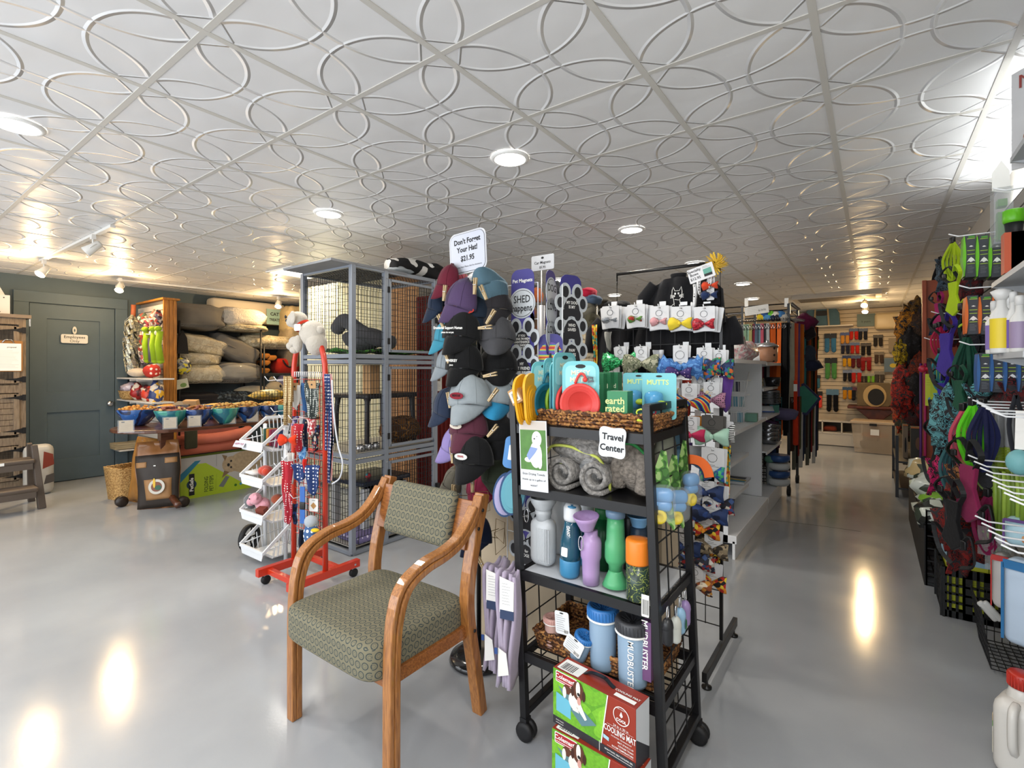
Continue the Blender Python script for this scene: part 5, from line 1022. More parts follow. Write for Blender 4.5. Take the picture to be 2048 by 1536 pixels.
for i in range(3):
    z0, z1 = TZs[i]+.05, TZs[i+1]-.05; H_ = z1-z0
    for p, du, n in (((ax0, ay0, z0), (ax1-ax0, 0, 0), 22), ((ax1, ay0, z0), (0, aym-ay0, 0), 11), ((ax0, ay1, z0), (ax1-ax0, 0, 0), 20), ((ax0, ay0, z0), (0, ay1-ay0, 0), 26)):
        mb = MB(wirem); mb.M = inv; wires(mb, p, du, (0, 0, H_), n, 11); obj('wire_panel', mb, cg)
    mb = MB(GA); mb.M = inv; a, b_ = aym+.035, ay1-.035
    for y in (a, b_): mb.box((ax1+.015, y, (z0+z1)/2), (.02, .022, H_-.02))
    for z in (z0+.02, z1-.02): mb.box((ax1+.015, (a+b_)/2, z), (.02, b_-a, .022))
    d = obj('cage_door', mb, cg, .002)
    mb = MB(wirem); mb.M = inv; wires(mb, (ax1+.015, a, z0+.02), (0, b_-a, 0), (0, 0, H_-.04), 18, 12); obj('door_mesh', mb, d)
    mb = MB(BLK); mb.M = inv; mb.box((ax1+.04, ay1-.0, (z0+z1)/2), (.03, .03, .05)); mb.tube([(ax1+.04, ay1, (z0+z1)/2-.03), (ax1+.06, ay1, (z0+z1)/2-.05)], .005); obj('latch', mb, d)
    mb = MB(BLK); mb.M = inv
    for z in (z0+.1, z1-.1): mb.box((ax1+.022, aym+.02, z), (.01, .02, .05))
    obj('hinge', mb, d)
mb = MB(wirem); mb.M = inv; wires(mb, (ax0, ay0, 2.25), (ax1-ax0, 0, 0), (0, ay1-ay0, 0), 20, 26); obj('roof_mesh', mb, cg)
mb = MB(mat('#8b8d90', .6, noise=(6, .15))); mb.prism([(0, 0), (.66, 0), (.66, .74), (0, .74)], .018, M=Matrix.Translation((0, 0, 0)) @ Matrix.Rotation(-PI/2, 4, 'X')); solo('cover_board', mb, 'scuffed grey board lying on top of the wire cage, overhanging its front', 'board', (-3.90, 2.17, 2.275), 0)
# things in and on the cage
gm1 = cloth('#4d4d50')
mb = MB(gm1); mb.blob((0, 0, .11), (.22, .17, .1), amp=.1, seed=3, n=22); mb.tube(cpath([(-.2, -.14, .2), (-.05, -.17, .26), (.12, -.15, .17), (.22, -.05, .1), (.2, .12, .08)]), .06, n=12); solo('pet_bed', mb, 'charcoal plush pet bed slumped on a green blanket in the top cage tier', 'pet bed', (-3.56, 2.72, 1.6), 0)
mb = MB(mat('#3f7a2e', .9, kind='cells', cols=['#2a4a26', '#56963a', '#1c2a1c'], sc=30)); mb.sheet(lambda u, v_: ((u-.5)*.6, (v_-.5)*.8, .02+.014*math.sin(u*13)+.012*math.sin(v_*11+u*4)), 12, 12, .012); solo('blanket', mb, 'green checked blanket on the floor of the top cage tier', 'blanket', (-3.6, 2.82, 1.585), 0)
t = thing('plastic_stool', 'black plastic four-legged stand inside the middle cage tier', 'stool', (-3.6, 2.86, .80)); pm = plastic('#232022', .4)
mb = MB(pm); mb.rb((0, 0, .42), (.5, .56, .04), .015); obj('stool_top', mb, t)
for sx in (-1, 1):
    for sy in (-1, 1): mb = MB(pm); mb.tube(cpath([(sx*.2, sy*.24, .42), (sx*.21, sy*.25, .3), (sx*.22, sy*.26, 0)]), [.04, .03, .024, .022, .022, .022, .022, .022, .022, .022, .022][:11], n=10); obj('leg', mb, t)
mb = MB(mat('#5a3a18', .95, kind='blot', cols=['#2d1c10', '#7a5222', '#3c2612'], sc=14, bump=(60, 1, .01))); mb.blob((0, 0, .12), (.16, .2, .12), amp=.08, seed=2, n=20); solo('faux_fur_bed', mb, 'brown tortoiseshell faux fur cat hideaway behind the middle cage door', 'pet bed', (-3.45, 3.02, .79))
mb = MB(KRAFT); mb.box((0, 0, .12), (.1, .1, .24)); solo('cardboard_box', mb, 'tall slim kraft box standing on the black stand in the cage', 'box', (-3.4, 2.66, 1.245))
for i, y in enumerate((2.52, 2.6, 2.67)): mb = MB(CHROME); mb.lathe([(.035, 0), (.04, .01), (.034, .045), (.032, .045), (.02, .01)], n=20); solo('steel_bowl', mb, 'small steel bowl on the middle cage floor, %s of three' % ['nearest the corner post', 'the middle one', 'farthest'][i], 'bowl', (-3.36, y, .79), 0, 'steel bowls in the cage')
t = thing('cat_house', 'pale grey plastic cat house with a navy lid in the lowest cage tier', 'pet house', (-3.58, 2.78, .065)); mb = MB(mat('#bcbfc2', .4))
for sx in (-1, 1):
    for sy in (-1, 0, 1): mb.box((sx*.2, sy*.2, .2), (.05, .05, .4))
for sy in (-1, 1):
    for c in (-.1, .1): mb.prism([(c-.1, .3), (c-.06, .3), (c-.05, .34), (c, .37), (c+.05, .34), (c+.06, .3), (c+.1, .3), (c+.1, .42), (c-.1, .42)], .03, M=fr((.2, c*0, 0), PI/2) @ Matrix.Translation((sy*.1, 0, 0)) if 0 else fr((.215, sy*.1-.0, 0), PI/2) @ Matrix.Translation((-c, 0, 0)))
obj('house_body', mb, t); mb = MB(mat('#1c2436', .4)); mb.rb((0, 0, .44), (.5, .52, .04), .015); obj('house_lid', mb, t); mb = MB(mat('#c03a44', .4)); mb.blob((.14, -.12, .485), (.025, .025, .025)); mb.blob((.14, -.12, .492), (.02, .026, .018), mat('#3a8f9c', .4)); obj('toy_ball', mb, t)
for i, (x, y, l) in enumerate(((-3.4, 2.55, 'nearer the corner'), (-3.42, 2.98, 'behind the lowest door'))): mb = MB(mat('#6f6790', .9, kind='dots', cols=['#cfc9dc'], sc=22, size=.25)); mb.rb((0, 0, .035), (.3, .26, .07), .03); solo('cushion', mb, 'purple dotted cushion on the lowest cage floor, %s' % l, 'cushion', (x, y, .065), .2*i, 'purple cushions in the cage')
cow = mat('#dcdad6', .8, kind='blot', cols=['#dcdad6', '#151517', '#151517'], sc=7); mb = MB(cow)
mb.tube(cpath([(0, -.3, .06), (0, -.1, .1), (.02, .12, .09), (.04, .3, .05)]), .07, n=14); mb.blob((.03, .2, .12), (.08, .12, .05), amp=.2, seed=1); solo('cow_print_fabric', mb, 'black and white cow-print fabric bundled on the right end of the cage roof', 'fabric', (-3.36, 3.12, 2.27), 0)
mb = MB(mat('#b9c2c8', .1, alpha=.55)); mb.blob((0, 0, .03), (.06, .12, .03), amp=.35, seed=8); solo('plastic_bag', mb, 'crumpled clear bag on the cage roof left of the cow print', 'bag', (-3.3, 2.9, 2.27))
# pleated curtains behind the cage
def curtain(label, x0, x1, y, z0, z1, m, n):
    mb = MB(m); mb.sheet(lambda u, v_: (x0+(x1-x0)*u, y+.03*math.sin(u*n*2*PI)+.006*math.sin(v_*5+u*30), z0+(z1-z0)*v_), n*6, 4, .006); solo('curtain', mb, label, 'curtain', (0, 0, 0), 0, 'pleated curtains behind the cage')
curtain('cream pleated curtain behind the left half of the cage', -6.1, -4.35, 3.62, .03, 2.5, mat('#e6dcb8', .8, noise=(8, .1)), 20)
curtain('tan pleated curtain behind the cage doors', -4.35, -3.85, 3.62, .03, 2.5, mat('#c79a6c', .8), 8)
curtain('dark red pleated curtain behind and right of the cage doors', -3.86, -3.3, 3.60, .03, 2.2, mat('#74201a', .8), 10)
for i, x in enumerate((-6.1, -4.35, -3.3)): mb = MB(GREYM); mb.cyl((0, 0, 0), .015, 2.32); solo('curtain_pole', mb, 'grey upright of the curtain frame, %s' % ['left end', 'middle', 'right end'][i], 'pole', (x, 3.66, 0), 0, 'curtain frame uprights')
p = ay(876, 762, 3.54); mb = MB(mat('#d9d2c4', .5)); mb.prism(rrect(.1, .2, .004), .003); mb.quad(-.03, .0, .03, .05, mat('#6d5238', .5), y=-.001); mb.lines(-.035, .035, -.03, 5, .012); solo('notice_sheet', mb, 'paper notice with a small dog photo hung on the red curtain', 'notice', tuple(p))
t = thing('pet_stroller', 'folded black pet stroller frame between the cage and the cap stand', 'stroller', tuple(ah(850, 1000, 0))); mb = MB(BLK)
for s_ in (-1, 1): mb.tube([(s_*.14, -.1, .1), (s_*.14, .15, .7)], .011); mb.tube([(s_*.14, .2, .1), (s_*.14, -.1, .62)], .011)
obj('frame_tubes', mb, t)
for s_ in (-1, 1): mb = MB(BLK); mb.lathe([(.02, -.015), (.09, -.012), (.09, .012), (.02, .015)], M=Matrix.Translation((s_*.16, -.08, .09)) @ Matrix.Rotation(PI/2, 4, 'Y'), n=20); obj('wheel', mb, t)
mb = MB(mat('#252629', .8)); mb.blob((0, .05, .45), (.16, .16, .16), amp=.1); obj('fabric_seat', mb, t)
for i, (px, py) in enumerate(((499, 1012), (506, 985))):
    p = at(px, py, 3.95); mb = MB(BLK); M_ = Matrix.Rotation(PI/2, 4, 'Y'); mb.lathe([(.085, -.02), (.105, -.015), (.105, .015), (.085, .02)], M=M_, n=24, cap=False)
    for k in range(5): a = k*2*PI/5; mb.tube([(0, 0, 0), (0, .09*math.cos(a), .09*math.sin(a))], .006)
    solo('stroller_wheel', mb, 'black spoked stroller wheel left of the white baskets, %s' % ['lower', 'upper'][i], 'wheel', (p.x, p.y, .105 if i == 0 else .32), .4) if i == 0 else None
# ================= red arch stand =================
red = mat('#c2331a', .28, coat=.4); ry = 1.92; rs = thing('red_arch_stand', 'bright red wheeled arch stand hung with patriotic dog wear', 'display stand', (-3.12, ry, 0)); xl, xr = -.19, .19
mb = MB(red); mb.tube([(xl, 0, .1), (xl, 0, 1.25)]+[(xl*math.cos(a*PI/14), 0, 1.42+.27*math.sin(a*PI/14)) for a in range(15)]+[(xr, 0, 1.25), (xr, 0, .1)], .018, n=14); obj('arch_tube', mb, rs)
for x in (xl, xr): mb = MB(red); mb.box((x, 0, .09), (.04, .52, .05)); mb.tube([(x+.021, .22, .09), (x+.023, .22, .09)], .008, CHROME, 8); obj('base_bar', mb, rs, .003)
for y in (-.18, .12): mb = MB(red); mb.box((0, y, .085), (.36, .035, .035)); obj('cross_bar', mb, rs, .002)
for x in (xl, xr):
    for y in (-.2, .22): mb = MB(BLK); mb.lathe([(.012, -.012), (.03, -.01), (.03, .01), (.012, .012)], M=Matrix.Translation((x, y, .03)) @ Matrix.Rotation(PI/2, 4, 'Y'), n=18); mb.box((x, y, .055), (.02, .03, .03), CHROME); obj('caster', mb, rs)
mb = MB(red); wires(mb, (xl, 0, .3), (xr-xl, 0, 0), (0, 0, 1.08), 6, 24, .0022); obj('wire_grid', mb, rs)
mb = MB(red); mb.tube([(xl, 0, .9), (xr, 0, .9)], .01); obj('mid_bar', mb, rs)
mb = MB(WIREW)
for k in range(13): mb.tube([(-.13+k*.024, -.03, 1.395), (-.13+k*.024, -.03, 1.43), (-.13+k*.024, -.0, 1.43), (-.13+k*.024, 0, 1.395)], .003, n=5)
for x, z in ((-.22, 1.38), (-.1, 1.38), (-.14, 1.17), (-.04, 1.13), (.08, 1.13), (0, .85), (-.1, .8), (.1, .62)): mb.tube([(x, 0, z), (x-.02, -.16, z-.01), (x-.025, -.18, z+.02)], .0028, n=5)
obj('hook_bar', mb, rs)
def rb_(label, px, py, dy, m, w_, h, name='bandana', cat='bandana', card=0, yaw=.4):
    p = ay(px, py, ry-dy); t = thing(name, label, cat, tuple(p), yaw, 'dog wear on the red arch stand'); s_ = px % 7
    mb = MB(m); mb.sheet(lambda u, v_: ((u-.5)*w_*(1-.35*v_), .012*math.sin(u*8+s_)+.006*math.sin(v_*6+s_), -h*v_-.035*(1-abs(2*u-1))*v_*(w_/.08)), 8, 8, .005); obj('fabric', mb, t)
    if card: mb = MB(KRAFT); mb.prism(rrect(.06, .05, .003), .002, M=fr((0, -.014, -.01))); mb.poly(ell(.006, .006, 8), INK, M=fr((0, -.015, -.01))); obj('card', mb, t)
dot = lambda a, b_, sc=55, sz=.25: mat(a, .85, kind='dots', cols=[b_], sc=sc, size=sz)
navyd = dot('#1f3566', '#e6e6ea', 45, .28); redd = dot('#a61e2c', '#ece6e2', 60, .25)
for a in (('white triangular scarf under a kraft card', 592, 770, .10, cloth('#d4d2cc'), .09, .13), ('blue denim scarf beside the speckled one', 612, 766, .06, cloth('#3d6494'), .07, .17), ('black and white speckled scarf with kraft card', 626, 766, .10, dot('#2a3230', '#d9dcd4', 85, .36), .12, .2), ('red scarf with white dots on the left upright', 597, 848, .14, redd, .085, .15), ('navy dotted narrow tie', 611, 838, .08, dot('#202a44', '#e2c9a0', 40), .04, .2),
          ('pink and white check bow tie', 622, 838, .12, mat('#b8686a', .85, kind='cells', cols=['#e0cfc9', '#a2383c'], sc=90), .06, .09), ('dark red patterned tie behind the check one', 630, 850, .05, mix[0], .05, .16), ('purple floral cluster', 587, 832, .1, mat('#5a4a86', .9, kind='cells', cols=['#8f7fc0', '#d0c9d8', '#3a2c5c'], sc=70), .06, .04), ('light blue knitted flower', 606, 893, .1, mat('#6f9dc8', .9, kind='cells', cols=['#9fc3e0', '#4d7fae'], sc=80), .07, .07),
          ('navy bandana with white stars, left', 600, 928, .12, navyd, .11, .09), ('navy bandana with white stars, right and larger', 626, 930, .12, navyd, .12, .15), ('long red collar sleeve with white dots', 573, 922, .14, redd, .085, .22), ('ruffled red and navy dotted ribbons', 578, 985, .14, mat('#a02434', .85, kind='dots', cols=['#f0e6e6'], sc=70), .07, .19),
          ('navy and red striped ribbons', 590, 1008, .1, mix[4], .04, .12), ('dark navy harness strap behind the buckle collar', 604, 1060, .04, cloth('#161c2c'), .05, .18), ('red ribbon beside the navy stars', 612, 918, .14, cloth('#b8241c'), .03, .08), ('pale tan strap card left of the arch foot', 585, 905, .06, cloth('#c9c6c0'), .05, .2)): rb_(a[0]+', on the red stand', *a[1:], card='kraft' in a[0])
rope = mat('#8a6a3a', .8, kind='dots', cols=['#e0d2a8'], sc=85, size=.35)
for i, (px, zb) in enumerate(((571, 850), (580, 846))):
    p = ay(px, 752, 1.76); q = ay(px, zb, 1.76); mb = MB(rope); mb.tube([(0, 0, 0), (.004, 0, -(p.z-q.z)*.5), (0, 0, q.z-p.z)], .014, n=10); mb.tube([(.018, 0, -.01), (.022, 0, -(p.z-q.z)*.55)], .012, n=10); solo('rope_leash', mb, 'gold braided rope leash, %s of two at the left of the red stand' % ['left', 'right'][i], 'leash', tuple(p), 0, 'gold rope leashes')
rb_('small orange-red bow on white cards at the far left of the red stand', 577, 868, .2, cloth('#b8b9ba'), .05, .09, 'bow_on_card', 'dog bow'); p = ay(576, 880, 1.70); mb = MB(); bow(mb, '#cf3a1a', .11, .07, 0); solo('dog_bow', mb, 'orange-red fabric bow facing out at the left of the red stand', 'dog bow', tuple(p), .5)
t = thing('buckle_collar', 'bright blue buckle collar hanging between the red uprights', 'pet collar', tuple(ay(605, 1010, ry-.12)), .4); mb = MB(mat('#2f5fa8', .4)); mb.tube([(0, 0, .12), (0, 0, .02)], 0, flat=(.035, .006)); mb.tube([(0, 0, -.03), (0, 0, -.12)], 0, flat=(.035, .006)); obj('webbing', mb, t); mb = MB(BLACKM); mb.rb((0, 0, -.005), (.04, .014, .05), .006); obj('buckle', mb, t)
t = thing('card_pack', 'white card with a tan square treat picture on the red grid', 'pet toy', tuple(ay(627, 1010, ry-.05)), .4); mb = MB(PAPER); mb.prism(rrect(.065, .085, .006), .003); mb.poly([(0, -.028), (.022, -.005), (0, .018), (-.022, -.005)], mat('#b98a50', .6), y=-.001); mb.text('treat', .012, 0, .03, y=-.001); obj('card', mb, t)
t = thing('plush_duck', 'blue and grey plush toy with a yellow beak low on the red stand', 'plush toy', tuple(ay(622, 1060, ry-.1)), .3); mb = MB(dot('#3a5a86', '#dfe6ea', 30, .3)); mb.blob((0, 0, -.03), (.05, .04, .08), amp=.1); obj('body', mb, t); mb = MB(cloth('#a9b0b6')); mb.blob((0, 0, .055), (.045, .04, .04)); obj('head', mb, t); mb = MB(cloth('#d8b52a')); mb.blob((.05, -.02, .01), (.03, .02, .012)); obj('beak', mb, t)
for i, (px, m, zb, w_, l) in enumerate(((658, navyd, 965, .028, 'navy leash with white stars, the longest one'), (662, mat('#b9a6a2', .8, kind='stripes', cols=['#a83a3a'], sc=60), 960, .02, 'red and white striped leash'), (652, navyd, 900, .02, 'second navy dotted leash close to the red upright'))):
    y = 1.9; p = ay(px, 748, y); q = ay(px-4, zb, y); L_ = p.z-q.z; mb = MB(m); mb.tube([(0, 0, 0), (.02, 0, -L_*.3), (.035-.02*i, 0, -L_*.6), (0, 0, -L_)], 0, flat=(w_, .004)); mb.tube([(-.01, 0, 0), (-.012, .01, -L_*.5), (-.005, 0, -L_)], 0, flat=(w_*.8, .004)); solo('hanging_leash', mb, '%s hanging right of the red arch' % l, 'leash', (p.x+.0, y, p.z), 0, 'leashes right of the red arch')
pts = [ay(x, y, 1.86) for x, y in ((664, 760), (668, 830), (676, 890), (685, 925), (680, 955), (664, 968))]; mb = MB(mat('#c9ccd2', .6)); mb.tube(cpath([q-pts[0] for q in pts]), .005, n=6); solo('looped_leash', mb, 'thin white looped leash curving away from the red arch', 'leash', tuple(pts[0]))
def plush(name, label, loc, yaw, c, parts, ear='#e0d8cc', grp=None, s=1):
    t = thing(name, label, 'plush toy', loc, yaw, grp); m = mat(c, .95, bump=(70, .8, .006), noise=(12, .08), sheen=.4)
    for nm, bl in parts:
        mb = MB(mat('#1b1a1c', .3) if nm in ('eye', 'nose') else m)
        for (x, y, z, a, b_, c_) in bl: mb.blob((x*s, y*s, z*s), (a*s, b_*s, c_*s), n=14, amp=.03)
        obj(nm, mb, t)
    return t
t = plush('plush_puppy', 'cream plush puppy with red collar sitting on top of the red arch', (-3.13, 1.92, 1.64), math.radians(0), '#b9b2a6', [('body', [(.05, 0, .05, .105, .075, .09), (.1, 0, -.02, .07, .07, .08), (.13, 0, .07, .04, .03, .03)]), ('head', [(-.10, -.02, .15, .075, .065, .06), (-.155, -.03, .135, .04, .035, .032)]), ('front_leg', [(-.08, -.05, -.0, .06, .03, .035), (-.13, -.05, -.03, .035, .03, .03)]), ('front_leg', [(-.02, -.065, -.02, .035, .03, .06), (-.05, -.07, -.06, .04, .03, .025)]), ('ear', [(-.06, -.08, .16, .035, .012, .045)]), ('eye', [(-.145, -.08, .17, .008, .008, .012)]), ('nose', [(-.19, -.045, .15, .013, .012, .012)])])
mb = MB(cloth('#b8321c')); mb.lathe([(.055, 0), (.058, .012), (.055, .02)], (0, 0, 0), n=20, M=fr((-.045, -.01, .10), 0, .3, -.6), cap=False); obj('collar', mb, t); mb = MB(PAPER); mb.prism(rrect(.06, .045, .01), .002, M=fr((.0, -.08, .09), .2)); obj('name_tag', mb, t)
# ================= stacked white baskets =================
bt = thing('basket_tower', 'white four-tier stacking basket tower left of the red stand', 'basket tower', (-3.71, 2.02, 0)); wp = plastic('#d6d9dc', .35)
for z in (.05, .31, .575, .835):
    mb = MB(wp); W_, D_, H_ = .34, .30, .23
    mb.box((0, 0, z+.01), (W_*.8, D_*.7, .01)); mb.prism([(-W_*.42, z+.01), (W_*.42, z+.01), (W_*.5, z+.07), (-W_*.5, z+.07)], .004, y=-.2)
    for s_ in (-1, 1):
        for k in range(8): y = -.11+k*.033; f = min(1, (k+1.5)/6); mb.w((s_*W_*.42, y, z+.01), (s_*W_*.5, y+.0, z+.06+H_*.75*f), .004)
        mb.tube([(s_*W_*.5, -.2, z+.07), (s_*W_*.5, .0, z+H_), (s_*W_*.5, .14, z+H_)], 0, flat=(.012, .022)); mb.tube([(s_*W_*.46, -.17, z+.08), (s_*W_*.46, .13, z+.12)], .004)
    for k in range(12): x = -W_*.46+k*W_*.92/11; mb.w((x, .12, z+.01), (x, .14, z+H_), .004); mb.w((x*.9, -.12, z+.01), (x, -.2, z+.07), .005)
    for k in range(5): mb.w((-W_*.45, -.12-.016*k, z+.012+.012*k), (W_*.45, -.12-.016*k, z+.012+.012*k), .0035)
    mb.w((-W_*.5, .13, z+.12), (W_*.5, .13, z+.12), .004)
    mb.tube([(-W_*.5, .14, z+H_), (W_*.5, .14, z+H_)], 0, flat=(.012, .022)); mb.tube([(-W_*.5, -.2, z+.07), (W_*.5, -.2, z+.07)], 0, flat=(.012, .024)); obj('basket', mb, bt)
for x, y in ((-.15, -.02), (.15, -.02), (-.15, .14), (.15, .14)): mb = MB(wp); mb.cyl((x, y, 0), .014, 1.02, n=12); obj('post', mb, bt)
mb = MB(PAPER); mb.box((0, 0, 0), (.13, .003, .05), mat('#c9ccd4', .4)); mb.text('HAPPY PUP', .022, 0, 0, mat('#a0546a', .5), y=-.0025, bold=.02); solo('shelf_sign', mb, 'small tilted white tag with purple writing on the top white basket', 'sign', (-3.85, 1.80, .885), .1, None, math.radians(-30))
plush('plush_pig', 'pink plush toy in the third white basket from the top', (-3.76, 1.93, .40), 0, '#d79aa6', [('body', [(0, 0, .02, .07, .05, .05)]), ('head', [(-.01, -.05, .07, .055, .045, .045), (-.06, -.06, .04, .03, .03, .03)]), ('ear', [(.035, -.07, .09, .02, .012, .02)]), ('eye', [(-.0, -.1, .08, .005, .005, .005)])])
plush('plush_toy', 'grey plush ring toy at the left of the pink one in the basket', (-3.88, 1.90, .40), 0, '#5c5f62', [('body', [(0, 0, .03, .06, .05, .06)])]); plush('plush_toy', 'rust red plush ball right of the pink toy', (-3.66, 1.99, .44), 0, '#9a4a2c', [('body', [(0, 0, .02, .045, .045, .04)])])
plush('plush_toy', 'red and black ladybird-like plush in the second white basket', (-3.72, 1.93, .66), 0, '#b83a22', [('body', [(0, 0, .02, .06, .05, .04)]), ('head', [(.05, -.02, .02, .03, .03, .03)])]); mb = MB(cloth('#d8d4cf')); mb.blob((0, 0, 0), (.08, .06, .02), amp=.25, seed=3); solo('folded_cloth', mb, 'white and blue folded cloth in the second white basket', 'cloth', (-3.82, 1.90, .66))
mb = MB(KRAFT); mb.box((0, 0, 0), (.07, .05, .06), mat('#7a3a2c', .6)); solo('treat_box', mb, 'dark red treat box tilted in the third white basket', 'box', (-3.67, 1.88, .39), .4, None, .3)
for k in range(7): mb = MB(cloth(['#8c8a6a', '#2c4a3c', '#b0702c', '#7a2438', '#5f2a40', '#8f3a52', '#2b3a5a'][k])); mb.rb((0, 0, .06), (.03, .08, .13), .008); solo('boxed_toy', mb, '%s narrow pack in the top white basket' % ['khaki', 'dark green', 'orange', 'maroon', 'plum', 'rose', 'navy'][k], 'pet toy', (-3.88+k*.042, 2.02, .86), 0, 'narrow packs in the top basket')
# ================= left side: hutch, step stool, treat corner =================
hw = mat('#85745f', .7, kind='wood', cols=['#6c5c4b'], sc=10, stretch=(8, 8, 1))
HX, HY1 = -7.95, ax(52, 700, -7.95).y; HT = ax(52, 632, HX).z
ht = thing('wooden_hutch', 'weathered grey-brown wooden pet hutch with black hinges, at the far left', 'hutch', (HX, HY1-.45, 0)); inv = ht.matrix_world.inverted()
mb = MB(hw); mb.M = inv; y0 = HY1-.9
for y in (y0+.03, HY1-.03):
    for x in (HX-.03, HX-.42): mb.box((x, y, HT/2), (.06, .06, HT-.06))
mb.box((HX-.24, HY1-.02, HT/2), (.42, .02, HT-.1)); mb.box((HX-.44, (y0+HY1)/2, HT/2), (.02, .9, HT-.1))
for z in (.12, .62, 1.22, HT-.06): mb.box((HX-.22, (y0+HY1)/2, z), (.42, .86, .03)); mb.box((HX-.015, (y0+HY1)/2, z), (.03, .86, .09))
obj('hutch_frame', mb, ht, .003); mb = MB(mat('#7a6b5c', .6)); mb.M = inv; mb.box((HX-.22, (y0+HY1)/2, HT-.01), (.52, .98, .04)); obj('hutch_top', mb, ht, .003)
for z0, z1, pan in ((1.29, HT-.13, 0), (.70, 1.16, 1), (.18, .56, 0)):
    mb = MB(hw); mb.M = inv; ya, yb = y0+.08, HY1-.08
    for y in (ya, yb): mb.box((HX+.005, y, (z0+z1)/2), (.03, .05, z1-z0))
    for z in (z0+.02, z1-.02): mb.box((HX+.005, (ya+yb)/2, z), (.03, yb-ya, .05))
    if pan:
        for k in range(6): mb.box((HX, (ya+yb)/2, z0+.07+k*.065), (.015, yb-ya, .06))
    d = obj('hutch_door', mb, ht, .003)
    if not pan: mb = MB(wirem); mb.M = inv; wires(mb, (HX, ya, z0), (0, yb-ya, 0), (0, 0, z1-z0), 22, 14, .0012); obj('door_mesh', mb, d)
    for z in (z0+.04, z1-.04): mb = MB(BLACKM); mb.M = inv; mb.add([(HX+.024, yb+.05, z-.03), (HX+.024, yb+.05, z+.03), (HX+.024, yb-.01, z+.012), (HX+.024, yb-.13, z), (HX+.024, yb-.01, z-.012)], [(0, 1, 2, 3, 4)]); mb.box((HX+.026, yb+.06, z), (.008, .03, .07)); obj('hinge', mb, d)
p = ax(16, 712, HX+.03); t = thing('clipboard', 'brown clipboard with an adoption-style text sheet hung on the hutch', 'clipboard', tuple(p), PI/2); mb = MB(mat('#9a6a34', .5)); mb.prism(rrect(.24, .35, .015), .004); obj('board', mb, t); mb = MB(PAPER); mb.prism(rrect(.215, .31, .002, cz=-.012), .0015, y=-.002); mb.text('proposal', .022, .03, .10, y=-.003, bold=.01); mb.lines(-.08, .1, .06, 13, .016, mat('#8d8b86', .6), y=-.003); obj('paper_sheet', mb, t); mb = MB(CHROME); mb.tube([(-.05, -.008, .15), (-.025, -.012, .185), (.025, -.012, .185), (.05, -.008, .15)], .006); obj('clip', mb, t)
p = V((HX-.2, HY1-.24, HT+.012)); t = thing('carrier_box', 'white cardboard pet carrier box with a dancing figure print on the hutch', 'box', (HX-.08, HY1-.29, HT+.012), PI/2); mb = MB(mat('#d5d0cb', .6)); mb.box((0, .12, .11), (.34, .24, .22)); mb.prism([(-.15, .22), (.15, .22), (.1, .33), (.05, .33), (.04, .29), (-.04, .29), (-.05, .33), (-.1, .33)], .01, y=.11); obj('carton', mb, t); mb = MB(INK)
for k in range(4): mb.poly(ell(.007, .007, 10, -.06+.06*k, .19), INK, y=-.001)
mb.tube([(.0, -.001, .03), (.03, -.001, .07), (.05, -.001, .1)], .008, n=4); mb.tube([(.03, -.001, .06), (.07, -.001, .06), (.09, -.001, .02)], .006, n=4); mb.tube([(-.03, -.001, .1), (.04, -.001, .09)], .005, n=4); obj('printed_figure', mb, t)
stp = thing('step_stool', 'grey-brown plastic two-step stool in front of the hutch', 'step stool', (-7.25, .95, 0)); sm_ = plastic('#544a42', .5); 
for y in (-.42, .28):
    mb = MB(sm_); mb.tube([(.26, y+.05, 0), (.2, y, .66)], [.045, .035], n=4, smooth=False); mb.tube([(-.2, y+.05, 0), (.0, y, .66)], [.04, .03], n=4, smooth=False); obj('leg', mb, stp, .006)
for x, z in ((.16, .50), (.3, .23)): mb = MB(sm_); mb.rb((x, -.06, z), (.24, .68, .05), .02); mb.box((x+.1, -.06, z-.05), (.03, .64, .06)); obj('tread', mb, stp)
mb = MB(mat('#c9a23a', .5)); mb.box((.283, -.12, .5), (.004, .3, .03)); mb.box((.2835, .0, .5), (.004, .1, .028), PAPER); obj('warning_label', mb, stp)
t = thing('pet_food_bag', 'white and brown pet food bag standing between the stool and the door', 'bag', (-7.8, 1.40, 0), PI/2); mb = MB(mat('#b5b0a6', .35, noise=(8, .1))); mb.rb((0, 0, .29), (.26, .16, .58), .07); mb.prism([(.02, .3), (.12, .34), (.11, .46), (.03, .5)], .002, mat('#7a3020', .5), y=-.082); mb.prism([(.03, .12), (.12, .14), (.12, .24), (.05, .22)], .002, mat('#4a4440', .5), y=-.082); obj('bag_body', mb, t)
# slatwall end fixture with pine trim
FX0, FX1, FY0, FY1, FH = XL+.02, -7.51, 2.55, 2.69, 2.36; pine = mat('#b5762a', .45, kind='wood', cols=['#8d5818'], sc=9, stretch=(6, 6, .6))
fx = thing('slatwall_fixture', 'white slatwall partition with golden pine end trim, beside the door', 'slatwall fixture', ((FX0+FX1)/2, (FY0+FY1)/2, 0)); inv = fx.matrix_world.inverted()
mb = MB(mat('#b9b3aa', .5)); mb.M = inv; mb.box(((FX0+FX1)/2, (FY0+FY1)/2, FH/2), (FX1-FX0, .08, FH), mat('#6f6a64', .8)); z = .05
while z < FH-.08: mb.box(((FX0+FX1)/2, FY0+.012, z+.034), (FX1-FX0, .024, .068)); z += .078
obj('slat_face', mb, fx); mb = MB(pine); mb.M = inv; mb.box((FX1+.01, (FY0+FY1)/2, FH/2), (.03, .15, FH))
for k in range(3): mb.box((FX1+.028, FY0+.03+k*.045, FH/2), (.01, .028, FH))
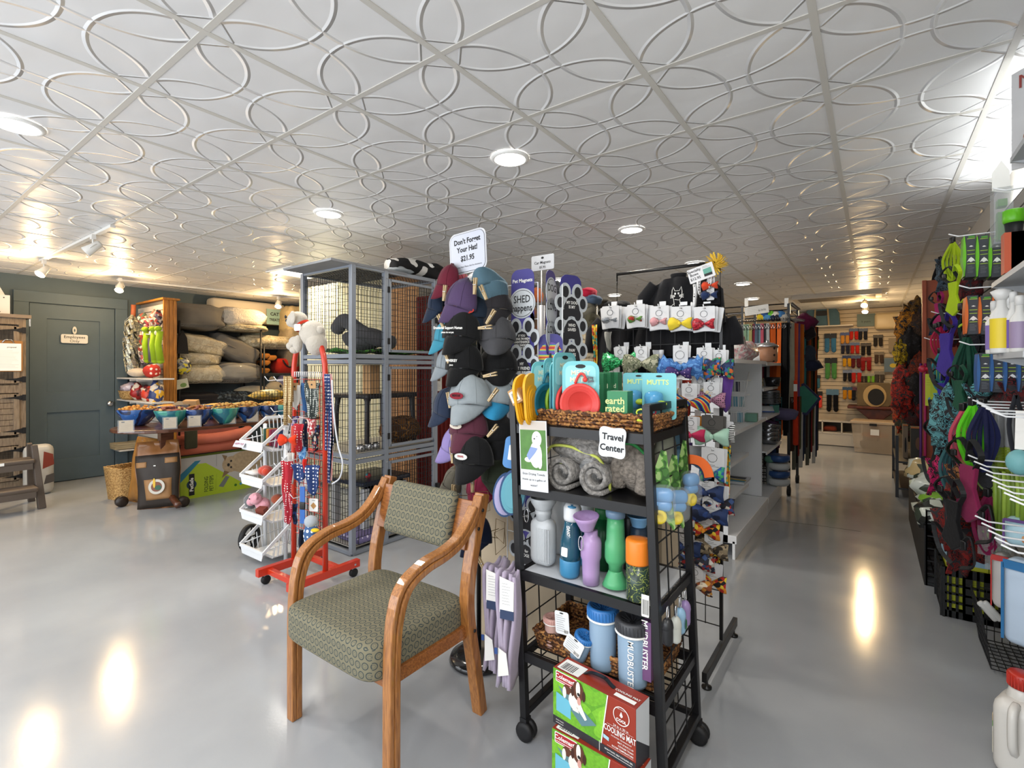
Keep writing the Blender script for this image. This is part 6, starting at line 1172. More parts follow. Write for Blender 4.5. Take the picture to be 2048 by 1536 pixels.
obj('pine_end_trim', mb, fx); mb = MB(pine); mb.M = inv; mb.box(((FX0+FX1)/2+.04, (FY0+FY1)/2, FH+.01), (FX1-FX0+.05, .2, .025)); obj('pine_top_cap', mb, fx)
mb = MB(PAPER); shx0, shx1 = xat(246, 2.4), xat(318, 2.4); shz = [ay(300, 758, 2.35).z, ay(300, 805, 2.35).z]
for i, z in enumerate(shz): mb = MB(mat('#cfcac2', .5)); mb.box((0, 0, 0), (shx1-shx0+.1, .24, .018)); mb.box((-.1, 0, -.02), (.02, .22, .03)); mb.box((.15, 0, -.02), (.02, .22, .03)); solo('wall_shelf', mb, 'white bracket shelf on the slatwall, %s one' % ['upper', 'lower'][i], 'shelf', ((shx0+shx1)/2+.03, 2.42, z), 0, 'bracket shelves of the pine-trimmed slatwall')
mb = MB(mat('#cfcac2', .5)); mb.box((0, 0, 0), (.4, .26, .018)); solo('wall_shelf', mb, 'low white bracket shelf behind the wicker bin', 'shelf', (xat(256, 2.42), 2.40, ay(252, 897, 2.4).z))
tins = mat('#8a877c', .3, kind='cells', cols=['#a19e90', '#7a7c70', '#8f8d82', '#c9c4a0'], sc=60, metal=.5)
mb = MB(tins); rr = random.Random(3)
for i in range(110): a, z = rr.uniform(0, 2*PI), rr.uniform(-.42, .22); q = .17*math.cos((z+.1)*2.4); mb.tube([(0, 0, z+.1), (q*math.cos(a), q*.6*math.sin(a), z), (q*.8*math.cos(a+.3), q*.5*math.sin(a+.3), z-.1)], 0, flat=(.03, .004))
mb.tube([(0, 0, .2), (.02, 0, .42)], .03, mat('#8a4a2c', .7)); solo('feather_wand_bunch', mb, 'bunch of silvery tinsel cat wands hanging by the door frame', 'cat toys', tuple(ay(266, 672, 2.38)), 0)
lime = cloth('#8fae22')
for i, px in enumerate((294, 309, 320)):
    t = thing('plush_snake', 'long lime green plush toy, %s of three hung on the slatwall' % ['left one', 'middle one', 'right one'][i], 'plush toy', tuple(ay(px, 690, 2.38)), 0, 'lime plush toys on the slatwall'); mb = MB(lime); mb.tube([(0, 0, .17), (.0, -.02, .0), (.015, 0, -.2)], [.035, .036, .04], n=12); mb.blob((.015, 0, -.2), (.04, .04, .035)); obj('body', mb, t); mb = MB(lime); mb.blob((0, -.02, .2), (.045, .04, .035)); mb.blob((-.03, -.03, .15), (.03, .02, .03), cloth('#d9d6c2')); obj('head', mb, t)
mb = MB(cloth('#54535a')); mb.tube([(0, 0, .15), (.01, 0, -.15)], .035, n=10); solo('plush_snake', mb, 'dark grey plush toy between the lime ones', 'plush toy', tuple(ay(302, 700, 2.41)))
mc = [mat(a, .8, kind='cells', cols=b_, sc=35) for a, b_ in (('#7a2a3a', ['#d0b7a0', '#3c2a30', '#a85a60']), ('#8a3a2c', ['#d9cdb8', '#4c5a4a']), ('#6f6070', ['#c4b4a4', '#3a3038', '#a84c40']), ('#c9bcae', ['#7d6a5c', '#a4483a']))]
for i, (px, py, m, w_, h, l) in enumerate(((285, 638, mc[1], .05, .08, 'left'), (296, 652, mc[0], .045, .10, 'centre left'), (307, 640, mc[3], .04, .12, 'centre'), (316, 640, mc[2], .035, .12, 'right'), (283, 690, mc[1], .06, .18, 'low left'), (288, 715, mc[2], .06, .10, 'lowest left'))): mb = MB(m); mb.blob((0, 0, 0), (w_, .05, h), amp=.3, seed=i, n=12); solo('toy_bunch', mb, 'cluster of small woven cat toys on the slatwall, %s' % l, 'cat toys', tuple(ay(px, py, 2.44)), 0, 'cat toy clusters on the slatwall')
for i, z in enumerate((638, 668)): mb = MB(WIREW); mb.tube([(0, 0, 0), (.3, 0, -.02)], .006); solo('wire_hook', mb, 'white wire rail on the slatwall, %s' % ['upper', 'lower'][i], 'hook', tuple(ay(288, z, 2.36)), 0, 'white rails on the slatwall')
SZ = shz[0]+.01
plush('plush_cat', 'cream plush toy with pink ears lying on the upper slatwall shelf', (xat(272, 2.4), 2.4, SZ), 0, '#cdbca4', [('body', [(.05, 0, .07, .2, .1, .06)]), ('head', [(-.05, -.03, .16, .1, .07, .07)]), ('ear', [(-.1, -.03, .24, .025, .02, .03), (.02, -.03, .24, .025, .02, .03)]), ('eye', [(-.01, -.1, .17, .012, .01, .008)])])
mb = MB(dot('#a82c22', '#e2d0c4', 18, .3)); mb.blob((0, 0, .09), (.14, .09, .09), amp=.1); solo('plush_cushion', mb, 'red dotted plush on the upper slatwall shelf', 'plush toy', (xat(304, 2.42), 2.42, SZ))
mb = MB(wickL); mb.lathe([(.1, 0), (.15, .03), (.17, .11), (.18, .12), (.15, .11), (.12, .04)], n=24, sy=.7); solo('wicker_basket', mb, 'round wicker basket at the left end of the lower slatwall shelf', 'basket', (xat(260, 2.36), 2.36, shz[1]+.01)); mb = MB(mat('#a49aa4', .4, kind='cells', cols=['#7c3d48', '#c4c0cc'], sc=20)); mb.blob((0, 0, .14), (.14, .1, .07), amp=.25, seed=2); solo('toy_heap', mb, 'wrapped toys heaped in the round wicker basket', 'cat toys', (xat(260, 2.36), 2.36, shz[1]+.03), 0, kind='stuff')
for i, (px, c, s_, l) in enumerate(((280, '#9c2220', .11, 'red crinkle packs'), (292, '#8a2030', .09, 'crimson crinkle packs'), (302, '#c4402c', .08, 'orange-red packs'), (312, '#2c3a6a', .1, 'navy and rainbow striped packs'))): mb = MB(mat(c, .4, kind='cells', cols=['#d0c4b4', c, '#5a1a20' if i < 3 else '#d9a832'], sc=22)); mb.blob((0, 0, s_), (s_*.9, .08, s_*(1+.2*i)), amp=.25, seed=i+4, n=12); solo('toy_pack', mb, '%s on the lower slatwall shelf' % l, 'cat toys', (xat(px, 2.4), 2.38+.03*(i % 2), shz[1]+.01), 0, 'toy packs on the lower slatwall shelf')
# ---- wire shelving with pet beds ----
def wireshelf(label, y0, y1, hs_, H_, x0=XL+.06, x1=-7.75):
    t = thing('wire_shelving', label, 'shelving', ((x0+x1)/2, (y0+y1)/2, 0)); inv = t.matrix_world.inverted()
    for x in (x0, x1):
        for y in (y0, y1): mb = MB(BLACKM); mb.M = inv; mb.cyl((x, y, 0), .014, H_); obj('post', mb, t)
    for h in hs_:
        mb = MB(mat('#5a5a58', .4, .4)); mb.M = inv
        for x in (x0, x1): mb.w((x, y0, h), (x, y1, h), .004); mb.w((x, y0, h-.03), (x, y1, h-.03), .004)
        n = int((y1-y0)/.035)
        for k in range(n+1): y = y0+(y1-y0)*k/n; mb.w((x0, y, h), (x1, y, h), .002)
        for k in range(n): y = y0+(y1-y0)*k/n; mb.w((x1, y, h-.03), (x1, y+(y1-y0)/n, h), .0025)
        obj('wire_shelf', mb, t)
wireshelf('black wire shelving packed with grey and cream pet beds, beside the pine trim', 2.82, 3.95, (.36, 1.28, 2.08), 2.12); wireshelf('black wire shelving farther along, with fluffy bed and red carrier', 4.0, 5.3, (.85, 1.38, 1.80), 1.84)
gb_ = mat('#6f6a62', .9, noise=(8, .1)); cb_ = mat('#b9ab8c', .9, kind='blot', cols=['#a89a7c', '#c4b89c'], sc=16, bump=(40, 1, .01)); wrap = mat('#e4ddcc', .12, alpha=.25); wf = mat('#c9c0b2', .95, bump=(40, 1, .02))
def bed(label, pos_, d, m, seed=0, wrapm=None, pitch=0, roll=0, yaw=PI/2, e=.55, cat='pet bed', name='pet_bed', amp=.05):
    t = thing(name, label, cat, pos_, yaw, 'pet beds on the wire shelving', pitch, roll); mb = MB(m); mb.blob((0, 0, 0), (d[0], d[1], d[2]*1.18), amp=amp+.06, seed=seed, n=36, e=e, fr_=4); mb.tube([(d[0]*.95*math.cos(a*PI/12)*abs(math.cos(a*PI/12))**-.35 if abs(math.cos(a*PI/12)) > .05 else 0, d[1]*.98*math.sin(a*PI/12), 0) for a in range(24)], .008, n=5, closed=True); obj('cushion', mb, t)
    if wrapm: mb = MB(wrapm); mb.blob((0, 0, 0), [q*1.05+.01 for q in d], amp=.12, seed=seed+9, n=28, e=.7); obj('plastic_wrap', mb, t)
X_ = -8.02
def wz(px, py): return ax(px, py, -7.85)
for l, px, py, d, m, s_, w_, ro in (('square taupe-grey cushion bed on the top shelf', 400, 634, (.36, .28, .16), gb_, 1, None, 0), ('white shaggy bed in plastic on the top shelf', 486, 634, (.36, .28, .12), wf, 2, wrap, 0), ('cream sherpa bed under the shaggy one, overhanging the top shelf', 492, 656, (.34, .3, .05), cb_, 3, None, 0),
    ('cream rolled bed in plastic, top of the pile of three', 405, 690, (.34, .22, .12), cb_, 4, wrap, .15), ('cream rolled bed in plastic, middle of the pile', 400, 718, (.28, .22, .08), cb_, 5, wrap, 0), ('cream rolled bed in plastic, bottom of the pile', 408, 748, (.32, .22, .12), cb_, 6, wrap, 0), ('grey cushion bed leaning diagonally at the right of the middle shelf', 477, 700, (.36, .2, .14), gb_, 7, None, .42), ('grey cushion bed lying under the leaning one', 480, 745, (.34, .24, .14), gb_, 8, wrap, 0),
    ('black round bed showing behind the treat bowls', 400, 800, (.36, .2, .09), mat('#201c1e', .9), 9, None, 0), ('dark patterned round bed behind the treat bowls at right', 470, 798, (.34, .2, .1), mat('#2c3236', .9, kind='cells', cols=['#50585c', '#1c2022'], sc=40), 10, None, 0)):
    q = wz(px, py); bed(l, (X_, q.y, q.z), d, m, s_, w_, roll=ro)
t = thing('pet_bed', 'salmon pink bolster bed on the lowest shelf under the treat table', 'pet bed', (-7.98, wz(425, 880).y+.0, wz(425, 888).z), PI/2, 'pet beds on the wire shelving'); pk = mat('#c9705c', .85, noise=(6, .08)); mb = MB(pk); mb.rb((0, 0, -.02), (1.05, .5, .18), .08); obj('cushion', mb, t); mb = MB(pk); mb.tube(cpath([(-.5, -.2, .12), (0, -.24, .10), (.4, -.24, .14), (.52, -.1, .15)]), .075, n=14); obj('bolster', mb, t); mb = MB(pk); mb.tube(cpath([(-.5, .2, .12), (0, .24, .12), (.5, .2, .15)]), .08, n=14); obj('bolster', mb, t)
mb = MB(cloth('#3c3a2a')); mb.rb((0, 0, 0), (.16, .05, .3), .04); solo('hanging_pouch', mb, 'dark olive pouch hanging in front of the pink bed', 'bag', tuple(ax(382, 876, -7.6)), PI/2)
mb = MB(cloth('#2c2a2b')); mb.prism([(-.07, -.12), (.07, -.12), (.05, .1), (0, .2), (-.05, .1)], .04); solo('hanging_pouch', mb, 'dark grey triangular pouch hanging from the left shelf post', 'bag', tuple(ax(366, 690, -7.68)), PI/2)
mb = MB(mat('#b8b4a0', .3, kind='cells', cols=['#d9c832', '#7d8088', '#3c3d3f'], sc=30)); mb.blob((0, 0, 0), (.1, .06, .12), amp=.1); solo('wire_toy_bag', mb, 'bagged balls hanging from the left shelf post', 'pet toys', tuple(ax(366, 732, -7.68)), PI/2)
mb = MB(mat('#c4c4b0', .5)); mb.prism(rrect(.17, .13, .005), .004); mb.poly(ell(.04, .03, 16, .02, -.02), mat('#6b8a4a', .5), y=-.001); mb.lines(-.06, .03, .04, 3, .018); solo('shelf_tag', mb, 'tilted printed tag hanging at the lower left of the bed shelves', 'tag', tuple(ax(363, 768, -7.66)), PI/2, None, 0, -.2)
def wz2(px, py): return ax(px, py, -7.9)
for l, px, py, d, m, s_ in (('cream fluffy bed on the top shelf of the farther unit', 538, 684, (.42, .25, .09), cb_, 20), ('cream rolled bed standing at the end of the shelving, upper', 596, 640, (.17, .2, .2), mat('#b3a078', .9, bump=(30, .8, .01)), 21), ('beige rolled bed at the end of the shelving, lower', 596, 676, (.17, .2, .16), mat('#94856a', .9, bump=(30, .8, .01)), 22), ('taupe rolled bed at the end of the second shelf', 588, 716, (.14, .2, .16), mat('#7d705c', .9, bump=(30, .8, .01)), 23)):
    q = wz2(px, py); bed(l, (-8.08, q.y, q.z), d, m, s_)
q = wz2(579, 732); t = thing('pet_carrier', 'bright red soft pet carrier on the second shelf behind the red arch', 'pet carrier', (-8.05, q.y, q.z), PI/2); mb = MB(cloth('#b82a1c')); mb.rb((0, 0, 0), (.42, .3, .26), .09); obj('carrier_body', mb, t); mb = MB(BLK); mb.tube(arc((-.12, -.16, .1), (.12, -.16, .1), -.12), .012); obj('handle', mb, t)
for i, (px, py) in enumerate(((532, 712), (533, 726), (532, 742), (546, 716))): q = wz2(px, py); mb = MB(mat('#7a4a1c', .7, kind='cells', cols=['#c0782a', '#1e1a1a', '#1e1a1a'], sc=9)); mb.rb((0, 0, 0), (.16, .2, .09), .03); solo('plush_pack', mb, 'black and orange packed toy on the second shelf, %s' % ['top', 'middle', 'bottom', 'right'][i], 'pet toy', (-8.0, q.y, q.z), PI/2, 'orange packs on the shelving')
q = wz2(530, 778); plush('plush_dog', 'large cream plush dog lying on the shelf behind the treat bowls', (-8.0, q.y, q.z-.12), PI/2, '#bfae8e', [('body', [(-.15, 0, .08, .3, .12, .1)]), ('head', [(.2, -.02, .13, .14, .12, .11), (.3, -.06, .08, .07, .06, .05)]), ('ear', [(.16, -.02, .26, .05, .04, .06)]), ('eye', [(.24, -.13, .16, .018, .012, .025)])]); q = wz2(571, 765); mb = MB(mat('#77708c', .7)); mb.blob((0, 0, 0), (.09, .09, .13)); solo('play_ball', mb, 'dusty purple ball on the shelf end behind the gold leashes', 'ball', (-8.0, q.y, q.z)); mb = MB(mat('#a0332a', .4)); mb.blob((0, 0, 0), (.05, .05, .045)); q = wz2(527, 789); solo('play_ball', mb, 'small red ball in front of the plush dog', 'ball', (-7.85, q.y, q.z))
# mini split on the wall with CAT TREATS sign
y0_, y1_ = ax(422, 640, XL+.2).y, ax(570, 640, XL+.2).y; t = thing('air_conditioner', 'cream wall-mounted air conditioner above the bed shelves', 'air conditioner', (XL+.0, (y0_+y1_)/2, 2.38), PI/2); w_ = (y1_-y0_); mb = MB(mat('#c9bfae', .4)); mb.rb((0, -.12, 0), (w_, .23, .36), .05); obj('casing', mb, t); mb = MB(mat('#8d8578', .6)); mb.box((0, -.2, -.155), (w_*.85, .05, .03)); obj('outlet_flap', mb, t)
p = ax(548, 634, XL+.26); mb = MB(mat('#8fb0ac', .5)); mb.prism(rrect(.25, .26, .004), .004); mb.text('CAT', .075, .01, .045, bold=.03, y=-.001); mb.text('TREATS', .062, .01, -.05, bold=.03, y=-.001, sx=.85); solo('shelf_sign', mb, 'pale blue CAT TREATS sign on the air conditioner', 'sign', tuple(p), PI/2)
# ---- treat table ----
TXc, TYa, TYb, TW, TH_ = -6.08, 1.62, 3.95, .44, .85; tt = thing('treat_table', 'long oval-ended dark wood table carrying treat bowls', 'table', (TXc, (TYa+TYb)/2, 0)); tw_ = mat('#5c3320', .3, kind='wood', cols=['#40200f'], sc=6, stretch=(6, 1, 6), coat=.4); mb = MB(tw_); Lh = (TYb-TYa)/2; pts = [(TW*math.cos(a), (Lh-TW)*s_+TW*math.sin(a)) for s_, a0 in ((1, 0), (-1, PI)) for a in [a0+PI*k/14 for k in range(15)]]; mb.prism(pts, .035, M=Matrix.Translation((0, 0, TH_-.035)) @ Matrix(((1, 0, 0, 0), (0, 0, 1, 0), (0, 1, 0, 0), (0, 0, 0, 1)))); obj('tabletop', mb, tt, .008)
for y in (-.7, .7):
    mb = MB(tw_); mb.box((0, y, .42), (.09, .12, .78)); mb.tube(cpath([(-.36, y, .05), (-.15, y, .12), (0, y, .2)]), .035); mb.tube(cpath([(.33, y, .05), (.15, y, .12), (0, y, .2)]), .035); obj('pedestal', mb, tt)
bw = {'b': mat('#1f2f56', .15, kind='blot', cols=['#22407a', '#1a2444', '#2a5a9a'], sc=5, coat=.6), 't': mat('#2f7a74', .15, kind='blot', cols=['#3c9080', '#256a78', '#1d4a60'], sc=5, coat=.6)}
tm = [mat('#c98a3a', .7), mat('#c9a25a', .7), mat('#a8723c', .7), mat('#8a5044', .7), mat('#d0b070', .7)]
BOWLS = [(276, 'b', .19, 5.25, 0, 'largest blue one at the left end'), (343, 't', .155, 5.12, 3, 'green one second from left'), (397, 'b', .14, 5.25, 2, 'dark blue one third from left'), (449, 't', .15, 5.42, 1, 'green one heaped with biscuits, fourth from left'), (495, 'b', .14, 5.65, 1, 'dark blue one fifth from left'), (538, 'b', .14, 5.85, 4, 'blue one sixth from left'), (568, 't', .15, 5.95, 1, 'green one at the right by the gold leashes'), (335, 'b', .17, 5.75, 0, 'blue one in the back row at left'), (430, 'b', .17, 5.95, 1, 'blue one in the back row at centre'), (480, 't', .16, 6.1, 4, 'green one in the back row at right')]
for i, (px, k, r, z, f, l) in enumerate(BOWLS):
    p = at(px, 760, z); t = thing('treat_bowl', 'glazed bowl of dog treats, %s' % l, 'bowl', (p.x, p.y, TH_), 0, 'glazed treat bowls on the table'); mb = MB(bw[k]); mb.lathe([(r*.3, 0), (r*.5, .02), (r*.8, .09), (r, .17), (r*.98, .178), (r*.93, .16), (r*.5, .05)], n=32); obj('bowl_body', mb, t)
    rr = random.Random(i); mb = MB(tm[f]); mb.blob((0, 0, .14), (r*.88, r*.88, .05), amp=.1)
    for j in range(46):
        a, q = rr.uniform(0, 2*PI), r*.85*math.sqrt(rr.random()); h = .165+.045*(1-(q/r)**2)*(1.4 if f == 1 else 1)
        mb.blob((q*math.cos(a), q*math.sin(a), h), (.022, .014, .012), tm[f] if rr.random() < .7 else tm[(f+1) % 5], n=6, M=None) if i < 7 else None
    o = obj('treats', mb, t); o['kind'] = 'stuff'
for i, (px, py) in enumerate(((252, 840), (340, 841), (389, 837), (459, 834), (505, 829), (541, 828))):
    p = ax(px, py+10, -5.68); t = thing('price_card', 'treat price card in a clear stand before the bowls, %s' % ['first from the left', 'second from the left', 'third from the left', 'fourth from the left', 'fifth from the left', 'sixth from the left'][i], 'card', (-5.68, p.y, TH_), math.radians(70), 'treat price cards'); mb = MB(mat('#b9a586', .6)); mb.prism(rrect(.105, .105, .003, cz=.062), .002); mb.quad(-.035, .095, -.01, .105, INK, y=-.001); mb.lines(-.04, .04, .085, 5, .013, mat('#7d6c55', .6), y=-.001); obj('card', mb, t); mb = MB(CLEARP); mb.prism(rrect(.125, .12, .003, cz=.06), .002, y=-.004); mb.box((0, .02, .004), (.125, .06, .004)); obj('acrylic_stand', mb, t)
for i, (px, py, l) in enumerate(((385, 798, 'small stack of kraft treat bags behind the bowls'), (368, 800, 'steel scoop tray among the treats'))): mb = MB(KRAFT if i == 0 else mat('#9a9a98', .3, metal=.7)); mb.box((0, 0, .05), (.16, .06, .1) if i == 0 else (.2, .12, .03)); p = at(px, py, 5.8); solo('bag_stack' if i == 0 else 'metal_scoop', mb, l, 'bags' if i == 0 else 'scoop', (p.x, p.y, TH_+.14), .6, None, .3)
t = thing('wire_tray', 'wire basket of packed treats at the right of the table', 'basket', tuple(at(540, 790, 6.5)), PI/2); mb = MB(wirem); wires(mb, (-.3, -.12, -.06), (.6, 0, 0), (0, 0, .12), 16, 3, .003); wires(mb, (-.3, -.12, -.06), (.6, 0, 0), (0, .25, 0), 10, 4, .003); obj('wire_sides', mb, t); mb = MB(mat('#b59a5a', .4, kind='cells', cols=['#d9c88a', '#8a7a4a', '#c9a23a'], sc=18)); mb.blob((0, 0, 0), (.28, .1, .07), amp=.2, seed=1); obj('packs', mb, t)['kind'] = 'stuff'
# ---- floor in front of the table ----
def sack(label, px, py, yaw, h, m, front, roll=0):
    p = ah(px, py, 0); t = thing('kibble_sack', label, 'bag', (p.x, p.y, 0), yaw, 'large food sacks under the table', math.radians(-7), roll); mb = MB(m)
    def f(s_): return lambda u, v_: ((u-.5)*.4*(1-.06*math.sin(v_*7)), s_*(.07*math.sin(PI*u)**.6*math.sin(PI*min(1, v_*1.08))**.5+.006*math.sin(u*17+v_*9)), v_*h)
    mb.sheet(f(-1), 14, 14, .004); mb.sheet(f(1), 14, 14, .004); obj('sack_body', mb, t)
    if front:
        mb = MB(mat('#2e2620', .6, noise=(8, .2))); g = f(-1); mb.sheet(lambda u, v_: V(g(u, .02+.78*v_))+V((0, -.003, 0)), 12, 12, .001); obj('dark_print', mb, t)
        mb = MB(mat('#9a7248', .6)); mb.sheet(lambda u, v_: V(g(.24+.62*u, .14+.3*v_))+V((0, -.008, 0)), 8, 8, .001); mb.sheet(lambda u, v_: V(g(.05+.25*u, .62+.08*v_))+V((0, -.008, 0)), 4, 4, .001); mb.sheet(lambda u, v_: V(g(.7+.25*u, .66+.08*v_))+V((0, -.008, 0)), 4, 4, .001); obj('tan_panel', mb, t)
        mb = MB(mat('#c4c0b4', .5)); mb.prism(ell(.075, .075, 28, .02, .23), .003, y=-.09); mb.prism(ell(.05, .05, 24, .02, .23), .002, mat('#7a4a38', .6), y=-.0915); mb.prism(ell(.03, .025, 16, .035, .22), .002, mat('#2f5a48', .6), y=-.093); mb.prism(ell(.012, .05, 12, -.0, .27), .002, mat('#d9b23a', .6), y=-.094); mb.quad(-.01, .44, .01, .45, PAPER, y=-.078); obj('round_emblem', mb, t)
    return t
sack('tall dark brown kibble sack with a round emblem, front one', 318, 1017, math.radians(48), .70, mat('#8a5c34', .3, noise=(6, .2)), 1, math.radians(-4)); sack('golden brown food sack leaning behind the dark one', 281, 1006, math.radians(20), .70, mat('#9a6a30', .25, noise=(6, .25)), 0, math.radians(3))
p = ah(243, 1000, 0); mb = MB(wickL); basket(mb, .26, .26, .36, flare=.03, rim=.012, m=wickL); solo('wicker_bin', mb, 'tall golden wicker bin at the left of the food sacks', 'basket', (p.x-.06, p.y+.08, 0), .2)
t = thing('pet_steps_box', 'lime and white folding pet steps box with a puppy photo, under the table', 'box', (-6.16, 2.25, 0), PI/2); w_, h, d_ = .86, .46, .14; mb = MB(mat('#7d9a24', .5)); mb.box((w_/2, d_/2, h/2), (w_, d_, h)); obj('carton', mb, t, .002); mb = MB(mat('#b9b4ae', .5)); mb.quad(0, 0, w_, h, mat('#b5b0aa', .5), y=-.001); mb.poly([(0, 0), (w_*.9, 0), (w_*.3, h*.82), (w_*.2, h*.82), (0, h*.42)], mat('#a3b82a', .45), y=-.002); mb.poly([(0, h*.42), (w_*.2, h*.82), (w_*.24, h*.9), (w_*.17, h*.9), (0, h*.62)], mat('#2f7a94', .45), y=-.0025); mb.quad(w_*.43, h*.7, w_*.435, h, mat('#8a8680', .5), y=-.0022)
fur = mat('#b09878', .7, noise=(30, .2)); fd = mat('#7d6448', .7)
mb.poly(ell(.2, .13, 24, w_*.82, h*.72), fur, y=-.003); mb.poly(ell(.1, .095, 20, w_*.62, h*.7), fur, y=-.0035); mb.poly([(w_*.5, h*.97), (w_*.57, h*.92), (w_*.54, h*.8)], fd, y=-.004); mb.poly([(w_*.5, h*.38), (w_*.6, h*.5), (w_*.53, h*.56)], fd, y=-.004); mb.poly(ell(.012, .012, 10, w_*.62, h*.78), INK, y=-.0045); mb.poly(ell(.012, .012, 10, w_*.62, h*.62), INK, y=-.0045); mb.poly(ell(.016, .02, 10, w_*.585, h*.69), INK, y=-.0045); mb.poly(ell(.06, .035, 14, w_*.86, h*.42), fur, y=-.0035)
Mv = fr((w_*.13, -.004, h*.34), 0, 0, -PI/2); mb.prism(ell(.05, .05, 24), .001, mat('#1f3a52', .5), M=Mv); mb.quad(-.12, -.028, .12, .028, INK, Mv, y=-.002); mb.text('PetSafe', .052, 0, 0, PAPER, Mv, y=-.003, bold=.03)
Mv = fr((w_*.33, -.004, h*.1), 0, 0, -PI/2); mb.text('FOLDING', .058, 0, .02, mat('#24381c', .5), Mv, al='LEFT', sx=.7, bold=.01); mb.text('PET STEPS', .058, 0, -.035, mat('#24381c', .5), Mv, al='LEFT', sx=.7, bold=.01); mb.lines(.0, .2, -.075, 2, .014, mat('#4a5a24', .5), Mv); mb.poly([(w_*.46, h*.18), (w_*.55, h*.42), (w_*.6, h*.38), (w_*.52, h*.14)], mat('#6d706c', .5), y=-.003); mb.poly(ell(.016, .016, 12, w_*.68, h*.14), mat('#3c6a1c', .5), y=-.003); mb.poly(ell(.016, .016, 12, w_*.75, h*.15), mat('#3a86a4', .5), y=-.003); obj('printed_front', mb, t)
for px in (243, 366): mb = MB(plastic('#2a201a', .4)); mb.M = tt.matrix_world.inverted() @ Matrix.Translation(ah(px, 1003, .055)); mb.lathe([(.01, -.03), (.055, -.028), (.055, .028), (.01, .03)], M=Matrix.Rotation(PI/2, 4, 'Y'), n=20); obj('caster', mb, tt)
for i in range(3): mb = MB(mat('#a89878', .7)); mb.box((0, 0, 0), (.34, .3, .025)); solo('paper_bag_stack', mb, 'flat stack of paper bags behind the wicker bin, %s layer' % ['bottom', 'middle', 'top'][i], 'bags', (xat(252, 2.4), 2.38, ay(252, 897, 2.4).z+.03+.027*i), .06*i, 'paper bags under the table')
mb = MB(mat('#55504a', .5)); mb.box((0, 0, .26), (.38, .34, .52)); 0 and solo('low_cabinet', mb, 'dark low cabinet under the left end of the table', 'cabinet', (-6.75, 1.95, 0))
mb = MB(mat('#aaa49a', .6, noise=(5, .3))); mb.box((0, 0, .22), (.12, .5, .42)); solo('picture_box', mb, 'grey illustrated pet box standing right of the lime box', 'box', (-6.2, 3.5, 0))
# ================= white gondola shelving =================
gw = mat('#eef1f5', .4); gsh = mat('#f0f2f5', .35)
def gondola(label, y0, y1, shelves, far):
    t = thing('white_gondola', label, 'shelving', (-1.2, (y0+y1)/2, 0)); inv = t.matrix_world.inverted() @ Matrix.Translation((.065, 0, 0))
    mb = MB(gw); mb.M = inv; mb.box((-1.36, (y0+y1)/2, .8), (.03, y1-y0, 1.5)); obj('back_panel', mb, t)
    for y in ((y0, y1) if far else (y0,)):
        mb = MB(gw); mb.M = inv; mb.prism([(-1.36, .12), (-.96, .12), (-.96, 1.57), (-.965, 1.60), (-.985, 1.63), (-1.02, 1.64), (-1.36, 1.64)], .022, y=y); obj('end_panel', mb, t, .002)
    mb = MB(gsh); mb.M = inv; mb.box((-1.14, (y0+y1)/2, .15), (.48, y1-y0, .06)); mb.box((-.92, (y0+y1)/2, .07), (.02, y1-y0, .14)); obj('base_deck', mb, t, .002)
    for h, a, b_, d in shelves:
        mb = MB(gsh); mb.M = inv; ya, yb = y0+(y1-y0)*a, y0+(y1-y0)*b_; mb.box((-1.35+d/2, (ya+yb)/2, h), (d, yb-ya-.02, .012)); mb.box((-1.35+d, (ya+yb)/2, h-.008), (.012, yb-ya-.02, .03))
        for k in range(4): q = ya+(yb-ya)*(k+.5)/4; mb.prism([(-1.35, h-.06), (-1.35+d*.9, h-.022), (-1.35+d*.9, h-.006), (-1.35, h-.006)], .02, y=q)
        obj('shelf', mb, t)
    return t
gondola('near bay of the white gondola shelving, behind the bow stand', 4.03, 5.43, [(1.52, 0, 1, .43), (.965, 0, 1, .43), (.68, 0, .66, .36), (.40, 0, .66, .36)], 0); gondola('far bay of the white gondola shelving, next to the leash rack', 5.45, 6.42, [(1.51, 0, 1, .43), (1.25, 0, 1, .40), (.965, 0, 1, .43), (.62, 0, 1, .43)], 1)
def gx_(px, py, x=-1.08): return ax(px, py, x)
def on(px, h, x=0): y = 4.95 if px < 1512 else 6.08; return V((ay(px, 738, y).x, y, h))
mb = MB(mat('#c4b9b8', .2, kind='cells', cols=['#d9a0a4', '#e0dcd8', '#b08a90'], sc=40, alpha=.9)); mb.blob((0, 0, .08), (.16, .34, .11), amp=.25, seed=5, n=18); mb.blob((0, -.2, .12), (.1, .12, .1), amp=.3, seed=6); solo('wrapped_gifts', mb, 'pile of clear-wrapped pink treats on the top shelf of the near bay', 'treats', tuple(on(1478, 1.53)), 0, kind='stuff')
t = thing('water_bowl_box', 'white and blue boxed water bowl on the top shelf of the far bay', 'box', (ay(1519, 738, 5.7).x, 5.7, 1.52), math.radians(16)); w_, h = .27, .2; mb = MB(mat('#b9bcc4', .45)); mb.box((0, .06, h/2), (w_, .12, h)); obj('carton', mb, t); mb = MB(mat('#3c6fb0', .45)); mb.box((w_/2+.001, .06, h/2), (.003, .118, h)); mb.poly(ell(.035, .045, 18, -.08, .06), mat('#3f8f7c', .5), y=-.001); mb.poly(ell(.035, .04, 18, .03, .06), mat('#4a5670', .5), y=-.001); mb.text('Travel Water Bowl', .026, -.01, .165, mat('#6a7080', .5), y=-.001, bold=.01); mb.quad(-.12, .125, .06, .135, mat('#7d7480', .5), y=-.001); obj('printed_front', mb, t)
